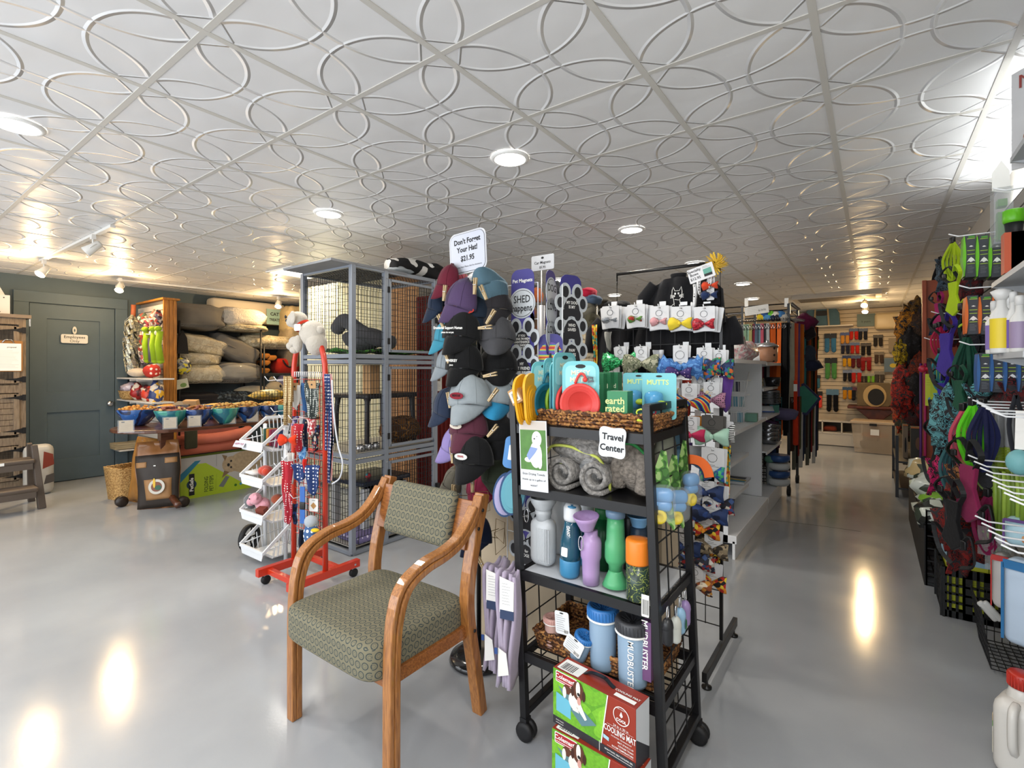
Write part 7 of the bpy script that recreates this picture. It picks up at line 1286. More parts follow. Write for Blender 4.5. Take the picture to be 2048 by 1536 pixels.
t = thing('treat_canister', 'tan paw-printed canister with a steel lid on the top far shelf', 'canister', (ay(1534, 738, 5.5).x, 5.52, 1.52)); mb = MB(mat('#a8795c', .4, kind='dots', cols=['#2c1f1a'], sc=16, size=.2)); mb.lathe([(.085, .0), (.09, .01), (.095, .15)], n=28); obj('canister_body', mb, t); mb = MB(CHROME); mb.lathe([(.105, .15), (.1, .165), (.05, .19), (.012, .2), (.014, .215), (.006, .22)], n=28); obj('lid', mb, t)
for px, h, r, hh, m, l, x in ((1524, 1.26, .035, .09, mat('#c9b088', .5, kind='dots', cols=['#2c2420'], sc=25), 'tan spotted cup on the second shelf', -1.0), (1532, 1.26, .04, .08, CHROME, 'small steel bowl beside the spotted cup', -1.04), (1545, 1.26, .085, .1, mat('#4a4c50', .2, metal=.9), 'dark steel pail at the right end of the second shelf', -1.02), (1520, 1.52, .05, .1, mat('#33302e', .6), 'dark metal bowl beside the canister', -1.0)): mb = MB(m); mb.lathe([(r*.8, 0), (r, hh), (r*.96, hh), (r*.8, .01)], n=24); solo('pet_bowl', mb, l, 'bowl', tuple(on(px, h, x)), 0, 'bowls on the far bay')
for i in range(4): mb = MB(mat('#8d9096', .2, metal=.95)); mb.lathe([(.1, 0), (.125, .01), (.105, .05), (.12, .055), (.1, .02)], n=28); solo('steel_bowl', mb, 'stacked steel bowl on the third shelf of the far bay, %s' % ['lowest', 'second', 'third', 'topmost'][i], 'bowl', tuple(on(1537, 1.07+.03*i, -1.03)), 0, 'steel bowls stacked on the third shelf')
for i in range(4): mb = MB(mat('#8d9096', .18, metal=.95)); mb.lathe([(.09, 0), (.11, .02), (.115, .085), (.1, .088), (.09, .02)], n=28); o = solo('steel_bowl', mb, 'stacked steel bowl on the fourth shelf of the far bay, %s' % ['lowest', 'second', 'third', 'topmost and tilted'][i], 'bowl', tuple(on(1536, .635+.05*i, -1.02)), 0, 'steel bowls stacked on the fourth shelf', 0, .25 if i == 3 else 0)
mb = MB(mat('#43265c', .4)); mb.lathe([(.09, .0), (.1, .004), (.1, .01)], n=28); solo('pet_bowl', mb, 'dark purple lined bowl tilted on top of the steel bowl stack', 'bowl', tuple(on(1535, .875, -1.02)), 0, None, 0, .3)
mb = MB(mat('#d0d3d6', .3)); mb.lathe([(.09, 0), (.1, .01), (.085, .07), (.08, .07)], n=24); mb.lathe([(.1, .004), (.101, .016)], m=mat('#2f5fae', .4), n=24, cap=False); solo('pet_bowl', mb, 'white bowl with blue base ring on the third shelf', 'bowl', tuple(on(1531, .975, -.98)))
for i, (px, c, l) in enumerate(((1545, '#5f9fae', 'aqua'), (1551, '#3c7a6a', 'teal'))): mb = MB(mat(c, .5)); mb.box((0, 0, .04), (.06, .06, .08)); solo('small_box', mb, 'small %s box at the right of the third shelf' % l, 'box', tuple(on(px, .975, -.98)), .3, 'small boxes on the third shelf')
for i in range(4): c = ['#c4c8c9', '#2c4f86', '#c4c8c9', '#2c4f86'][i]; mb = MB(plastic(c, .35)); mb.lathe([(.1, 0), (.12, .03), (.115, .07), (.09, .07)], n=28); solo('pet_bowl', mb, '%s bowl in the stack at the right end of the bottom shelf, %s' % (['white', 'navy'][i % 2], ['lowest', 'second', 'third', 'top'][i]), 'bowl', tuple(on(1556, .19+.085*i, -1.0)), 0, 'white and navy bowl stack')
mb = MB(mat('#5f8f7c', .4)); mb.rb((0, 0, .16), (.06, .18, .32), .02, mat('#7d8588', .5)); mb.blob((-.0, -.09, .28), (.05, .02, .04)); solo('water_fountain', mb, 'grey tall pack with a green round top on the bottom shelf', 'pet product', tuple(on(1541, .19, -1.0)))
mb = MB(BLK); 
for k in range(5): mb.tube([(.07*math.cos(a*PI/6), .07*math.sin(a*PI/6), .03+k*.07) for a in range(12)], .006, n=5, closed=True)
for k in range(8): a = k*PI/4; mb.tube([(.07*math.cos(a), .07*math.sin(a), 0), (.07*math.cos(a), .07*math.sin(a), .32)], .004, n=4)
solo('wire_rack_basket', mb, 'black wire feeder stand on the bottom shelf of the far bay', 'basket', tuple(on(1530, .19, -1.0)))
t = thing('wire_bin_rack', 'white sloping wire bin rack of small cards on the near bay shelf', 'display rack', tuple(on(1470, .975, -1.1))); mb = MB(WIREW)
for z, y, n in ((.0, -.32, 12), (.14, -.26, 12), (.27, -.2, 10)):
    for k in range(n+1): x = -.12+.24*k/n; mb.w((x, y, z), (x, y-.02, z+.1)); mb.w((x, y, z), (x, y+.1, z))
    mb.tube([(-.12, y-.02, z+.1), (.12, y-.02, z+.1)], .003); mb.tube([(-.12, y, z), (.12, y, z)], .003); mb.tube([(.12, y-.02, z+.1), (.12, y+.3, z+.1)], .003)
mb.tube([(.12, -.32, .1), (.12, .0, .45)], .004); mb.tube([(-.12, -.32, .1), (-.12, .0, .45)], .004); obj('wire_frame', mb, t)
rr = random.Random(2)
c_n = {'#2a2c34': 'black', '#6fa6c0': 'sky blue', '#c9ccd0': 'white', '#4a4c66': 'slate violet', '#8fb8c4': 'pale blue'}
for k in range(14): c = rr.choice(['#2a2c34', '#6fa6c0', '#c9ccd0', '#4a4c66', '#8fb8c4']); mb = MB(mat(c, .5)); mb.box((0, 0, .05), (.035, .03, .09)); solo('small_pack', mb, 'small %s pack in the white wire bin rack' % c_n[c], 'small pack', (t.location.x-.1+.05*(k % 5), t.location.y-.28+.07*(k//5), .98+.13*(k//5)), 0, 'small packs in the wire bin, ' + c_n[c])
mb = MB(mat('#6fa08f', .5)); mb.box((0, 0, .035), (.1, .14, .07)); solo('tin_box', mb, 'sage green box on the near bay shelf by the divider', 'box', tuple(on(1503, .975, -1.0)), .1)
for i in range(8): mb = MB(mat(['#2a2438', '#3a2c3c', '#c9ccd4'][i % 3], .4)); mb.tube([(0, 0, 0), (.04, .03, .012), (.07, .0, .01)], .008); mb.box((.0, 0, .02), (.012, .012, .06)); solo('pen_clicker', mb, 'small dark handled tool on the third shelf of the near bay', 'small tool', (-1.08+.02*(i % 2), 4.5+.05*i, .69), .3*i, 'dark handled tools on the third shelf')
for i in range(5): mb = MB(mat('#9aa8ae', .3)); mb.tube([(.0, .02*math.cos(a*PI/6)*2, -.13+.13*math.sin(a*PI/6)) for a in range(12)], .006, n=6, closed=True); solo('hanging_loop', mb, 'pale grey oval loop hanging under the third shelf of the near bay', 'pet product', (-1.05, 4.35+.06*i, .63), 0, 'grey oval loops under the third shelf')
mb = MB(mat('#cfd2d6', .4)); mb.box((0, 0, .01), (.2, .3, .02)); mb.box((0, -.05, .022), (.19, .05, .002), mat('#c9a83a', .5)); mb.box((0, -.1, .022), (.19, .05, .002), mat('#3a8fb0', .5)); mb.box((0, .05, .022), (.15, .08, .002), mat('#2c2c34', .5)); solo('flat_pack', mb, 'flat printed pack with yellow and blue stripes on the lowest near shelf', 'pack', tuple(on(1472, .41, -1.08)))
# ================= leash rack =================
lx0, lx1, ly0, ly1, lh = -1.62, -.78, 6.46, 7.25, 2.2
lr = thing('leash_rack', 'black wheeled four-sided rack crowded with leashes', 'display rack', ((lx0+lx1)/2, (ly0+ly1)/2, 0)); inv = lr.matrix_world.inverted()
for x in (lx0+.35, lx1):
    for y in (ly0, ly1): mb = MB(BLACKM); mb.M = inv; mb.box((x, y, lh/2+.05), (.03, .03, lh-.1)); obj('post', mb, lr); mb = MB(BLK); mb.M = inv; mb.lathe([(.01, -.02), (.05, -.018), (.05, .018), (.01, .02)], M=Matrix.Translation((x, y, .05)) @ Matrix.Rotation(PI/2, 4, 'Y'), n=18); obj('caster', mb, lr)
for z in (lh, lh-.07, 2.02, 1.15): mb = MB(BLACKM); mb.M = inv; mb.tube([(lx0, ly0, z), (lx1, ly0, z), (lx1, ly1, z), (lx0, ly1, z)], .008, closed=True); obj('rail', mb, lr)
mb = MB(mat('#8d8a84', .3, metal=.8)); mb.M = inv
for k in range(34): x = lx0+(lx1-lx0)*k/33; mb.tube([(x, ly0, 2.03), (x, ly0-.05, 2.02), (x, ly0-.06, 2.04)], .004, n=5)
mb.tube([(lx1, ly0, 2.03), (lx1+.2, ly1, 2.03)], .008); mb.tube([(lx1, ly0, 1.15), (lx1+.2, ly1, 1.15)], .008)
for k in range(24): y = ly0+(ly1-ly0)*k/23; mb.tube([(lx1, y, 2.03), (lx1+.05+.006*k, y, 2.02), (lx1+.06+.006*k, y, 2.04)], .004, n=5); mb.tube([(lx1, y, 2.2), (lx1+.04, y, 2.21)], .004, n=5)
obj('peg_hooks', mb, lr)['kind'] = 'stuff'
for i, (px, l) in enumerate(((1493, 'left'), (1573, 'right'))): p = ay(px, 605, ly0); mb = MB(PAPER); mb.box((0, 0, 0), (.04, .02, .1)); solo('price_tag', mb, 'white corner tag on the top of the leash rack, %s' % l, 'price tag', tuple(p), 0, 'corner tags of the leash rack')
p = ay(1513, 620, ly0-.03); mb = MB(mat('#c9c9c6', .5)); mb.prism(rrect(.26, .1, .004), .003); mb.lines(-.1, .1, .03, 4, .02); mb.text('$19.95', .03, .06, -.01, y=-.001); solo('shelf_sign', mb, 'white price sign on the front top rail of the leash rack', 'sign', tuple(p), 0, None, 0, -.1)
LC = [('olive', '#5f5a3a'), ('tan', '#8a7a54'), ('black', '#17171a'), ('lavender', '#6f6a94'), ('grey', '#77797c'), ('sage', '#6f8a72'), ('seafoam', '#7fa08c'), ('khaki', '#8f8858'), ('dark red', '#6a2430'), ('slate', '#4a5666'), ('blue grey', '#5f7a86'), ('rose', '#a04a5a'), ('charcoal', '#3a3a3e'), ('silver', '#9a9c9e'), ('orange', '#c0561c'), ('burnt orange', '#a84a18'), ('black', '#101012'), ('bright orange', '#d0642a'), ('pitch black', '#0c0c0e'), ('coal', '#141416')]
def leash(nm, c, x, y, z, L_, yaw, w_, where, grp='leashes on the leash rack', m=None):
    m = m or cloth(c); t = thing('leash', '%s leash, %s' % (nm, where), 'leash', (x, y, z), yaw, grp); mb = MB(m); s_ = (x*37+y*11) % 1*.02-.01
    mb.tube([(0, 0, 0), (s_, -.01, -L_*.5), (-s_*.5, 0, -L_)], 0, flat=(w_, .004)); mb.tube([(w_*.6, .015, 0), (w_*.5+s_, .015, -L_*.55), (w_*.3, .01, -L_*.97)], 0, flat=(w_, .004)); obj('webbing', mb, t); mb = MB(CHROME); mb.tube([(0, -.004, -.01), (.01, -.01, -.05), (-.01, -.01, -.07), (-.006, -.004, -.02)], .004, n=5, closed=True); obj('clasp', mb, t)
for k in range(20):
    nm, c = LC[k]; x = xat(1462+k*5.7, ly0-.06); leash(nm, c, x, ly0-.06-.015*(k % 2), 1.98, .95+.12*((k*7) % 5)/4+(.25 if k > 13 else 0), 0, .042 if k > 13 else .032, 'front of the rack, %s from the left' % ['first', 'second', 'third', 'fourth', 'fifth', 'sixth', 'seventh', 'eighth', 'ninth', 'tenth', 'eleventh', 'twelfth', 'thirteenth', 'fourteenth', 'fifteenth', 'sixteenth', 'seventeenth', 'eighteenth', 'nineteenth', 'twentieth'][k])
RC = [('cream', '#a8a490'), ('coral', '#d0502c'), ('coral', '#d8643a'), ('dusty purple', '#6a4a7a'), ('rope orange', '#b05a1c'), ('orange speckled', '#c06a24'), ('teal', '#2f6f74'), ('black', '#151517'), ('brown', '#5a3420'), ('rust', '#93421c'), ('dark olive', '#3c3a26'), ('black', '#111113'), ('copper', '#9a4a20'), ('dark brown', '#2f1f18')]
for k, (nm, c) in enumerate(RC): y = ly0+.0+k*.06; leash(nm, c, lx1+.02+.0135*k, y, 1.98, 1.0+.25*((k*5) % 4)/3, .75, .05, 'right face of the rack, %s from the front' % ['first', 'second', 'third', 'fourth', 'fifth', 'sixth', 'seventh', 'eighth', 'ninth', 'tenth', 'eleventh', 'twelfth', 'thirteenth', 'fourteenth'][k], 'leashes on the right face of the rack')
for k in range(16):
    nm, c = [('dark brown', '#3a2418'), ('grey camouflage', '#5c5c50'), ('black', '#121214'), ('red check', '#7a2a24'), ('olive', '#4c4a2c'), ('white', '#b5b2aa'), ('navy', '#1f2a44'), ('dark grey', '#37383a')][k % 8]; y = ly0+.0+k*.05; leash(nm, c, lx1+.03+.012*k, y, 1.13, .62+.22*((k*3) % 4)/3, .75, .045, 'lower rail of the right face, %s part' % ('near' if k < 8 else 'far'), 'short %s leashes low on the rack, %s' % (nm, 'near' if k < 8 else 'far'))
for k in range(12):
    nm, c = [('teal', '#2f5f66'), ('plum', '#4c2c44'), ('black', '#131315'), ('blue', '#2c4470'), ('mauve', '#6c5a78'), ('brown', '#46301f')][k % 6]; leash(nm, c, xat(1555-k*2.2, ly0-.1), ly0-.1, 1.13, .5+.1*(k % 4), 0, .04, 'lower rail of the front, %s half' % ('right' if k < 6 else 'left'), 'short %s leashes low in front, %s' % (nm, 'right' if k < 6 else 'left'))
mb = MB(cloth('#c4381c')); mb.tube([(0, 0, .18), (0, 0, .1)], 0, flat=(.03, .01)); mb.rb((0, 0, -.06), (.055, .04, .34), .018); mb.tube([(0, 0, .12), (0, 0, .5)], 0, flat=(.035, .008)); mb.box((0, -.01, .42), (.035, .006, .08), PAPER); solo('padded_leash', mb, 'bright red padded leash handle hanging at the front corner of the rack', 'leash', tuple(ay(1591, 850, 6.38)))
mb = MB(cloth('#3c7a68')); mb.prism([(-.1, -.12), (.04, -.15), (.16, .02), (.02, .17), (-.1, .12)], .03, y=0); mb.prism([(-.12, -.14), (.05, -.18), (.19, .02), (.02, .2), (-.12, .14)], .02, cloth('#3a3c5a'), y=.02); solo('harness_pad', mb, 'green and navy diamond-shaped harness pad on the right of the leash rack', 'harness', tuple(ay(1604, 800, 6.7)))
for i, (px, py, c, w_, h, l) in enumerate(((1610, 645, '#5a1838', .16, .16, 'magenta harness at the top right of the leash rack'), (1612, 668, '#201a1e', .16, .12, 'black harness under the magenta one'), (1612, 712, '#2c3440', .16, .16, 'dark blue printed harness in the middle of the right face'), (1606, 725, '#7d8a94', .1, .12, 'pale printed harness beside the dark blue one'), (1620, 730, '#1f2438', .18, .1, 'navy harness sticking out to the right'), (1568, 828, '#5f5a78', .2, .1, 'lilac grey folded pouch at the left foot of the rack'))):
    mb = MB(cloth(c)); mb.blob((0, 0, 0), (w_*.7, .07, h*.7), amp=.3, seed=i+30, n=14); solo('dog_harness', mb, l, 'harness', tuple(ay(px, py, 6.9 if i < 5 else 6.35)), 0, 'harnesses on the leash rack')
for k in range(9): mb = MB(cloth(['#c9b02c', '#2c4f86', '#4a86b4', '#6ab43a', '#1f2b44', '#c9c4b8', '#2c2c34', '#3a6a9c', '#a8a49c'][k])); mb.blob((0, 0, 0), (.055, .04, .05), amp=.25, seed=k); solo('rolled_collar', mb, '%s rolled collar lying on the top rail of the leash rack' % ['yellow', 'blue', 'sky blue', 'lime', 'navy', 'cream', 'black', 'mid blue', 'grey'][k], 'pet collar', tuple(ay(1524+k*5.5, 634-(k % 2)*4, ly0+.02)), 0, 'rolled collars on the leash rack')
mb = MB(cloth('#6a645c')); mb.rb((0, 0, .2), (.2, .5, .4), .03); solo('storage_bin', mb, 'grey bin standing under the leash rack', 'bin', (-1.1, 6.85, .0))
# ================= far wall =================
def fw(px, py, d=0): return ay(px, py, YF-.01-d)
SK = [(1628, 687, 'green and black', '#2f7a3c', '#15171a', 1.2), (1661, 687, 'blue and white', '#3a6f94', '#20242a', 1.7), (1690, 677, 'orange and blue', '#c98a3a', '#4a5a8a', 1), (1708, 669, 'bright red', '#b8261c', '#5a6a86', 1), (1726, 669, 'dark grey', '#23242c', '#5a6478', 1), (1756, 682, 'black knit', '#2c2826', '#55504a', 1), (1691, 697, 'navy and white', '#26283a', '#6a6f86', 1), (1710, 697, 'red', '#b0281e', '#56688a', 1), (1732, 699, 'black paw', '#1c1a1c', '#4a4440', 1.1), (1662, 738, 'green, white and red', '#4f8a4a', '#14161a', 1.9), (1694, 723, 'yellow and navy', '#c9921c', '#2a3860', 1), (1712, 724, 'black and red', '#5a1c24', '#4a5a7a', 1.1), (1732, 729, 'deep red pair', '#8a1a1c', '#8a1a1c', 1.2), (1758, 716, 'brown and white', '#4a3a30', '#7a7060', 1), (1631, 764, 'teal and lime', '#3a6a7a', '#17181c', 1.2), (1695, 752, 'white-toed black', '#1c1c20', '#7a86a0', 1), (1713, 753, 'scarlet', '#b82a24', '#8a94a8', 1.2), (1728, 757, 'brown', '#3c342e', '#a09a8c', .8), (1742, 757, 'lime green', '#7ab43a', '#a8a494', .8), (1759, 756, 'striped grey', '#4c4640', '#8a8478', 1.1), (1665, 802, 'long black bootie', '#121216', '#5a8098', 2), (1695, 787, 'orange-toed', '#d08a1c', '#3a5a7a', 1.1), (1713, 788, 'charcoal and red', '#26262c', '#6a3a44', 1.2), (1633, 800, 'coral pink', '#e0483c', '#1c1a1a', 1.5)]
for i, (px, py, nm, c, c2, s_) in enumerate(SK):
    p = fw(px, py, .02); t = thing('sock_pack', '%s dog sock pack hung on the far slat wall' % nm, 'dog socks', tuple(p), 0, 'dog sock packs on the far wall'); w_ = .15*min(s_, 1.5)**.8; h = .24*s_; mb = MB(mat(c2, .6)); mb.box((0, -.01, h*.36), (w_, .01, h*.25)); obj('header_card', mb, t)
    mb = MB(cloth(c))
    for q in (-1, 1): mb.rb((q*w_*.26, -.02, -h*.02), (w_*.4, .03, h*.55), .015); mb.blob((q*w_*.28, -.035, -h*.32), (w_*.2, .03, h*.12))
    obj('sock_pair', mb, t); mb = MB(WIREW); mb.tube([(0, .02, h*.46), (0, -.08, h*.46)], .004, n=5); obj('peg', mb, t)
mb = MB(mat('#d0c8b8', .5)); mb.box((0, -.15, 0), (.85, .3, .02)); p = fw(1655, 654); solo('wall_shelf', mb, 'white shelf on the far wall holding the blue carrier', 'shelf', (p.x, YF, p.z))
t = thing('pet_carrier', 'slate blue soft pet carrier on the far wall shelf', 'pet carrier', (p.x-.08, YF-.17, p.z+.011)); mb = MB(cloth('#47606c')); mb.prism([(-.3, 0), (.3, 0), (.28, .25), (.2, .38), (-.2, .38), (-.28, .25)], .24, y=-.12); obj('bag_body', mb, t, .02); mb = MB(BLK); mb.prism(rrect(.2, .1, .04, cz=.24), .01, y=-.13); mb.tube([(-.12, -.13, 0), (-.1, -.14, .36), (.1, -.14, .36), (.12, -.13, 0)], 0, flat=(.03, .005), m=mat('#8a7a5c', .7)); obj('mesh_window', mb, t)
p0, p1 = fw(1749, 640, .2), fw(1815, 640, .2); t = thing('air_conditioner', 'cream wall-mounted air conditioner on the far wall', 'air conditioner', ((p0.x+p1.x)/2+.1, YF, fw(1780, 643).z)); mb = MB(mat('#c9b48c', .4)); mb.rb((0, -.12, 0), (p1.x-p0.x+.2, .23, .3), .05); obj('casing', mb, t)
p = fw(1732, 640, .03); mb = MB(mat('#6f7f78', .6)); mb.prism(rrect(.28, .24, .005), .004); mb.lines(-.1, .08, .06, 3, .04); mb.text('5 years', .05, 0, -.03); solo('shelf_sign', mb, 'grey-green notice on the far wall beside the air conditioner', 'sign', tuple(p))
t = thing('cubby_bench', 'low white cubby bench against the far wall', 'bench', tuple(ay(1664, 738, 11.15)[:2])+(0,)); t.location.y = 11.32; W_ = .95; mb = MB(mat('#cfc5b4', .45)); mb.box((0, 0, .46), (W_, .4, .03)); mb.box((0, 0, .24), (W_, .4, .03)); mb.box((0, 0, .12), (W_, .38, .22))
for k in range(4): mb.box((-W_/2+.012+k*(W_-.024)/3, 0, .35), (.022, .4, .22))
mb.box((0, .19, .35), (W_, .01, .22), mat('#5c5448', .7)); obj('bench_frame', mb, t, .002)
mb = MB(cloth('#8a3a24')); mb.blob((0, 0, .05), (.12, .09, .05), amp=.3); solo('folded_garment', mb, 'rust red item inside the middle cubby of the bench', 'garment', (t.location.x-.05, 11.28, .262))
p = ay(1752, 816, 11.0); t = thing('wall_bracket_table', 'carved dark wood console shelf under the tan pet crate', 'shelf', (p.x, 11.25, 0)); mb = MB(mat('#6a3018', .4, kind='wood', cols=['#4c2010'], sc=8)); mb.box((0, 0, p.z), (.85, .5, .05)); mb.prism([(-.3, p.z-.03), (.3, p.z-.03), (.12, p.z-.2), (.05, .1), (-.05, .1), (-.12, p.z-.2)], .3, y=-.15); mb.box((0, 0, .05), (.4, .36, .1)); obj('console_body', mb, t, .01); TPZ = p.z+.026
t = thing('pet_crate', 'tan and black soft pet crate with an arched opening on the console', 'pet crate', (p.x-.02, 11.2, TPZ)); mb = MB(cloth('#6f6048')); mb.prism([(-.26, 0), (.2, 0), (.3, .12), (.22, .42), (-.26, .42)], .35, y=-.17); obj('crate_body', mb, t, .01); mb = MB(mat('#b89c6a', .7)); mb.prism(ell(.17, .2, 24, .0, .19), .01, y=-.182); obj('arch_trim', mb, t); mb = MB(BLK); mb.prism(ell(.12, .15, 24, .02, .17), .01, y=-.19); obj('opening', mb, t)
p = ah(1750, 908, 0); t = thing('storage_tub', 'translucent lidded storage tub with an orange handle inside', 'storage tub', (p.x, p.y+.2, 0), -.1); mb = MB(mat('#dcc8ae', .3, alpha=.42)); mb.add([(-.27, -.2, .01), (.27, -.2, .01), (.27, .2, .01), (-.27, .2, .01), (-.31, -.23, .5), (.31, -.23, .5), (.31, .23, .5), (-.31, .23, .5)], [(0, 3, 2, 1), (0, 1, 5, 4), (1, 2, 6, 5), (2, 3, 7, 6), (3, 0, 4, 7)]); obj('tub_body', mb, t); mb = MB(mat('#bfa88c', .4)); mb.box((0, 0, .53), (.66, .5, .05)); obj('lid', mb, t, .01); mb = MB(mat('#b5521c', .5)); mb.blob((0, 0, .3), (.2, .14, .05)); mb.blob((0, 0, .13), (.22, .14, .1), cloth('#55504a'), amp=.2); obj('contents', mb, t); mb = MB(BLK); mb.box((0, -.26, .5), (.1, .02, .04)); mb.box((.02, -.235, .37), (.12, .004, .1), PAPER); obj('latch', mb, t)
for i, (px, py, c, l) in enumerate(((1786, 730, '#5f7484', 'blue-grey boxed toy'), (1785, 775, '#b0a48c', 'pale card with black gloves'), (1795, 690, '#8a7c66', 'pale window box'))): mb = MB(mat(c, .6)); mb.box((0, 0, 0), (.26, .06, .26)); mb.poly(ell(.05, .04, 12, 0, -.01), mat('#2a2620' if i else '#c9b03a', .6), y=-.032); solo('hanging_box', mb, '%s hung at the right end of the far wall' % l, 'box', tuple(fw(px, py, .06)), 0, 'boxes at the right end of the far wall')
# ================= right wall =================
sw = thing('slatwall', 'white slatwall lining the right wall behind the hanging goods', 'slatwall', (XR-.03, 4.6, 0)); inv = sw.matrix_world.inverted()
mb = MB(mat('#8f8c86', .6)); mb.M = inv; z = .1; mb.box((XR-.012, 5.2, 1.25), (.02, 6.4, 2.3), mat('#2c2a2a', .8))  # dark backing colours in the shade behind the hanging goods
while z < 2.35: mb.box((XR-.03, 5.2, z+.034), (.02, 6.4, .068)); z += .0785
obj('slats', mb, sw)
pn = ax(1850, 600, .385); t = thing('gondola_end_panel', 'orange-brown wooden end panel dividing the right wall displays', 'panel', (.50, pn.y-.12, 0)); mb = MB(mat('#a8502c', .5, kind='wood', cols=['#8f3f20'], sc=4)); mb.box((0, 0, 1.12), (.28, .03, 2.24)); mb.box((-.13, -.02, 1.12), (.03, .05, 2.24)); obj('panel_board', mb, t, .002)
def rhook(px, py, y, L_=None, n=1): return ay(px, py, y)
HN = 0
def hooks(px0, px1, py, y, label):
    """a straight peg from the wall out into the aisle"""
    a, b_ = ay(px0, py, y), ay(px1, py, y); mb = MB(WIREW); L_ = max(.1, XR-.04-a.x); mb.tube([(L_, 0, 0), (.04, 0, 0), (0, 0, .018)], .0035, n=6); mb.box((L_, 0, 0), (.008, .03, .05)); solo('peg_hook', mb, label, 'hook', tuple(a), 0, 'white peg hooks on the right wall')
HK = [(1918, 578, 3.4, 'above the orange tool packs'), (1897, 475, 3.7, 'holding the lime tool packs'), (1985, 385, 2.9, 'at the top by the clear blister pack'), (1918, 690, 3.3, 'above the blue tool packs'), (1848, 680, 4.9, 'crossing the orange end panel'), (1862, 628, 4.6, 'by the magenta straps'), (1905, 630, 3.9, 'under the lime harness')]
HK += [(1936+9*i, 802+6*i, 3.1-.13*i, 'in the upper fan of pegs, %s' % ['first', 'second', 'third', 'fourth', 'fifth', 'sixth'][i]) for i in range(6)]
HK += [(1936+12*i, 918+13*i, 3.0-.12*i, 'in the middle fan of pegs, %s' % ['first', 'second', 'third', 'fourth', 'fifth', 'sixth', 'seventh', 'eighth'][i]) for i in range(8)]
HK += [(1950+13*i, 1040+15*i, 2.75-.12*i, 'in the lower fan of pegs, %s' % ['first', 'second', 'third', 'fourth', 'fifth'][i]) for i in range(5)]
for px, py, y, l in HK: hooks(px, 0, py, y, 'white peg hook on the right wall %s' % l)
gcol = {'lime': '#6cbf1c', 'orange': '#d8681c', 'blue': '#2c5f9c'}; dk = mat('#3a3d44', .5); dkc = mat('#232529', .5)
def toolpack(nm, px0, px1, py0, py1, y, idx, lg):
    a, b_ = ay(px0, py0, y), ay(px1, py1, y); w_, h = b_.x-a.x, a.z-b_.z
    t = thing('grooming_tool_pack', '%s grooming tool in a dark pack, %s in its row on the right wall' % (nm, idx), 'grooming tool', ((a.x+b_.x)/2, y, b_.z), 0, '%s grooming tool packs' % nm)
    mb = MB(dk); mb.box((w_*.08, .06, h*.5), (w_*.80, .12, h)); obj('pack_box', mb, t)
    mb = MB(mat('#8ec44a', .5)); k = w_
    x0 = -w_*.2; mb.quad(x0+k*.1, h*.93, x0+k*.6, h*.965, mat('#4f9c2c', .5), y=-.001)
    for z in (.9, .62, .53, .31): mb.quad(x0+k*.02, h*z, x0+k*.62, h*z+.003, mat('#a8c83a', .5), y=-.001)
    mb.poly([(x0, h*.36), (x0+k*.15, h*.43), (x0+k*.32, h*.47), (x0+k*.5, h*.43), (x0+k*.66, h*.36), (x0+k*.5, h*.38), (x0+k*.3, h*.35), (x0+k*.15, h*.38)], PAPER, y=-.0015); mb.poly([(x0+k*.16, h*.72), (x0+k*.32, h*.745), (x0+k*.5, h*.72), (x0+k*.32, h*.71)], PAPER, y=-.0015); mb.lines(x0+k*.04, x0+k*.6, h*.25, 6, h*.03, mat('#7c8084', .6))
    obj('printed_front', mb, t)
    mb = MB(mat(gcol[nm], .35)); mb.prism([(-w_*.46, .0+h*.02), (-w_*.38, h*.02), (-w_*.28, h*.3), (-w_*.25, h*.5), (-w_*.28, h*.75), (-w_*.38, h*.97), (-w_*.44, h*.97), (-w_*.5, h*.7), (-w_*.52, h*.5), (-w_*.5, h*.28)], .1, y=-.006); obj('tool_blade', mb, t)
nth = ['first', 'second', 'third', 'fourth']
for i in range(4): toolpack('lime', 1926+26*i, 1952+26*i, 471, 553, 3.7-.02*i, nth[i], 1)
for i in range(3): toolpack('orange', 1930+27*i, 1957+27*i, 592, 668, 3.4-.02*i, nth[i], 1)
for i in range(4): toolpack('blue', 1954+27*i, 1981+27*i, 706, 785, 3.25-.03*i, nth[i], 1)
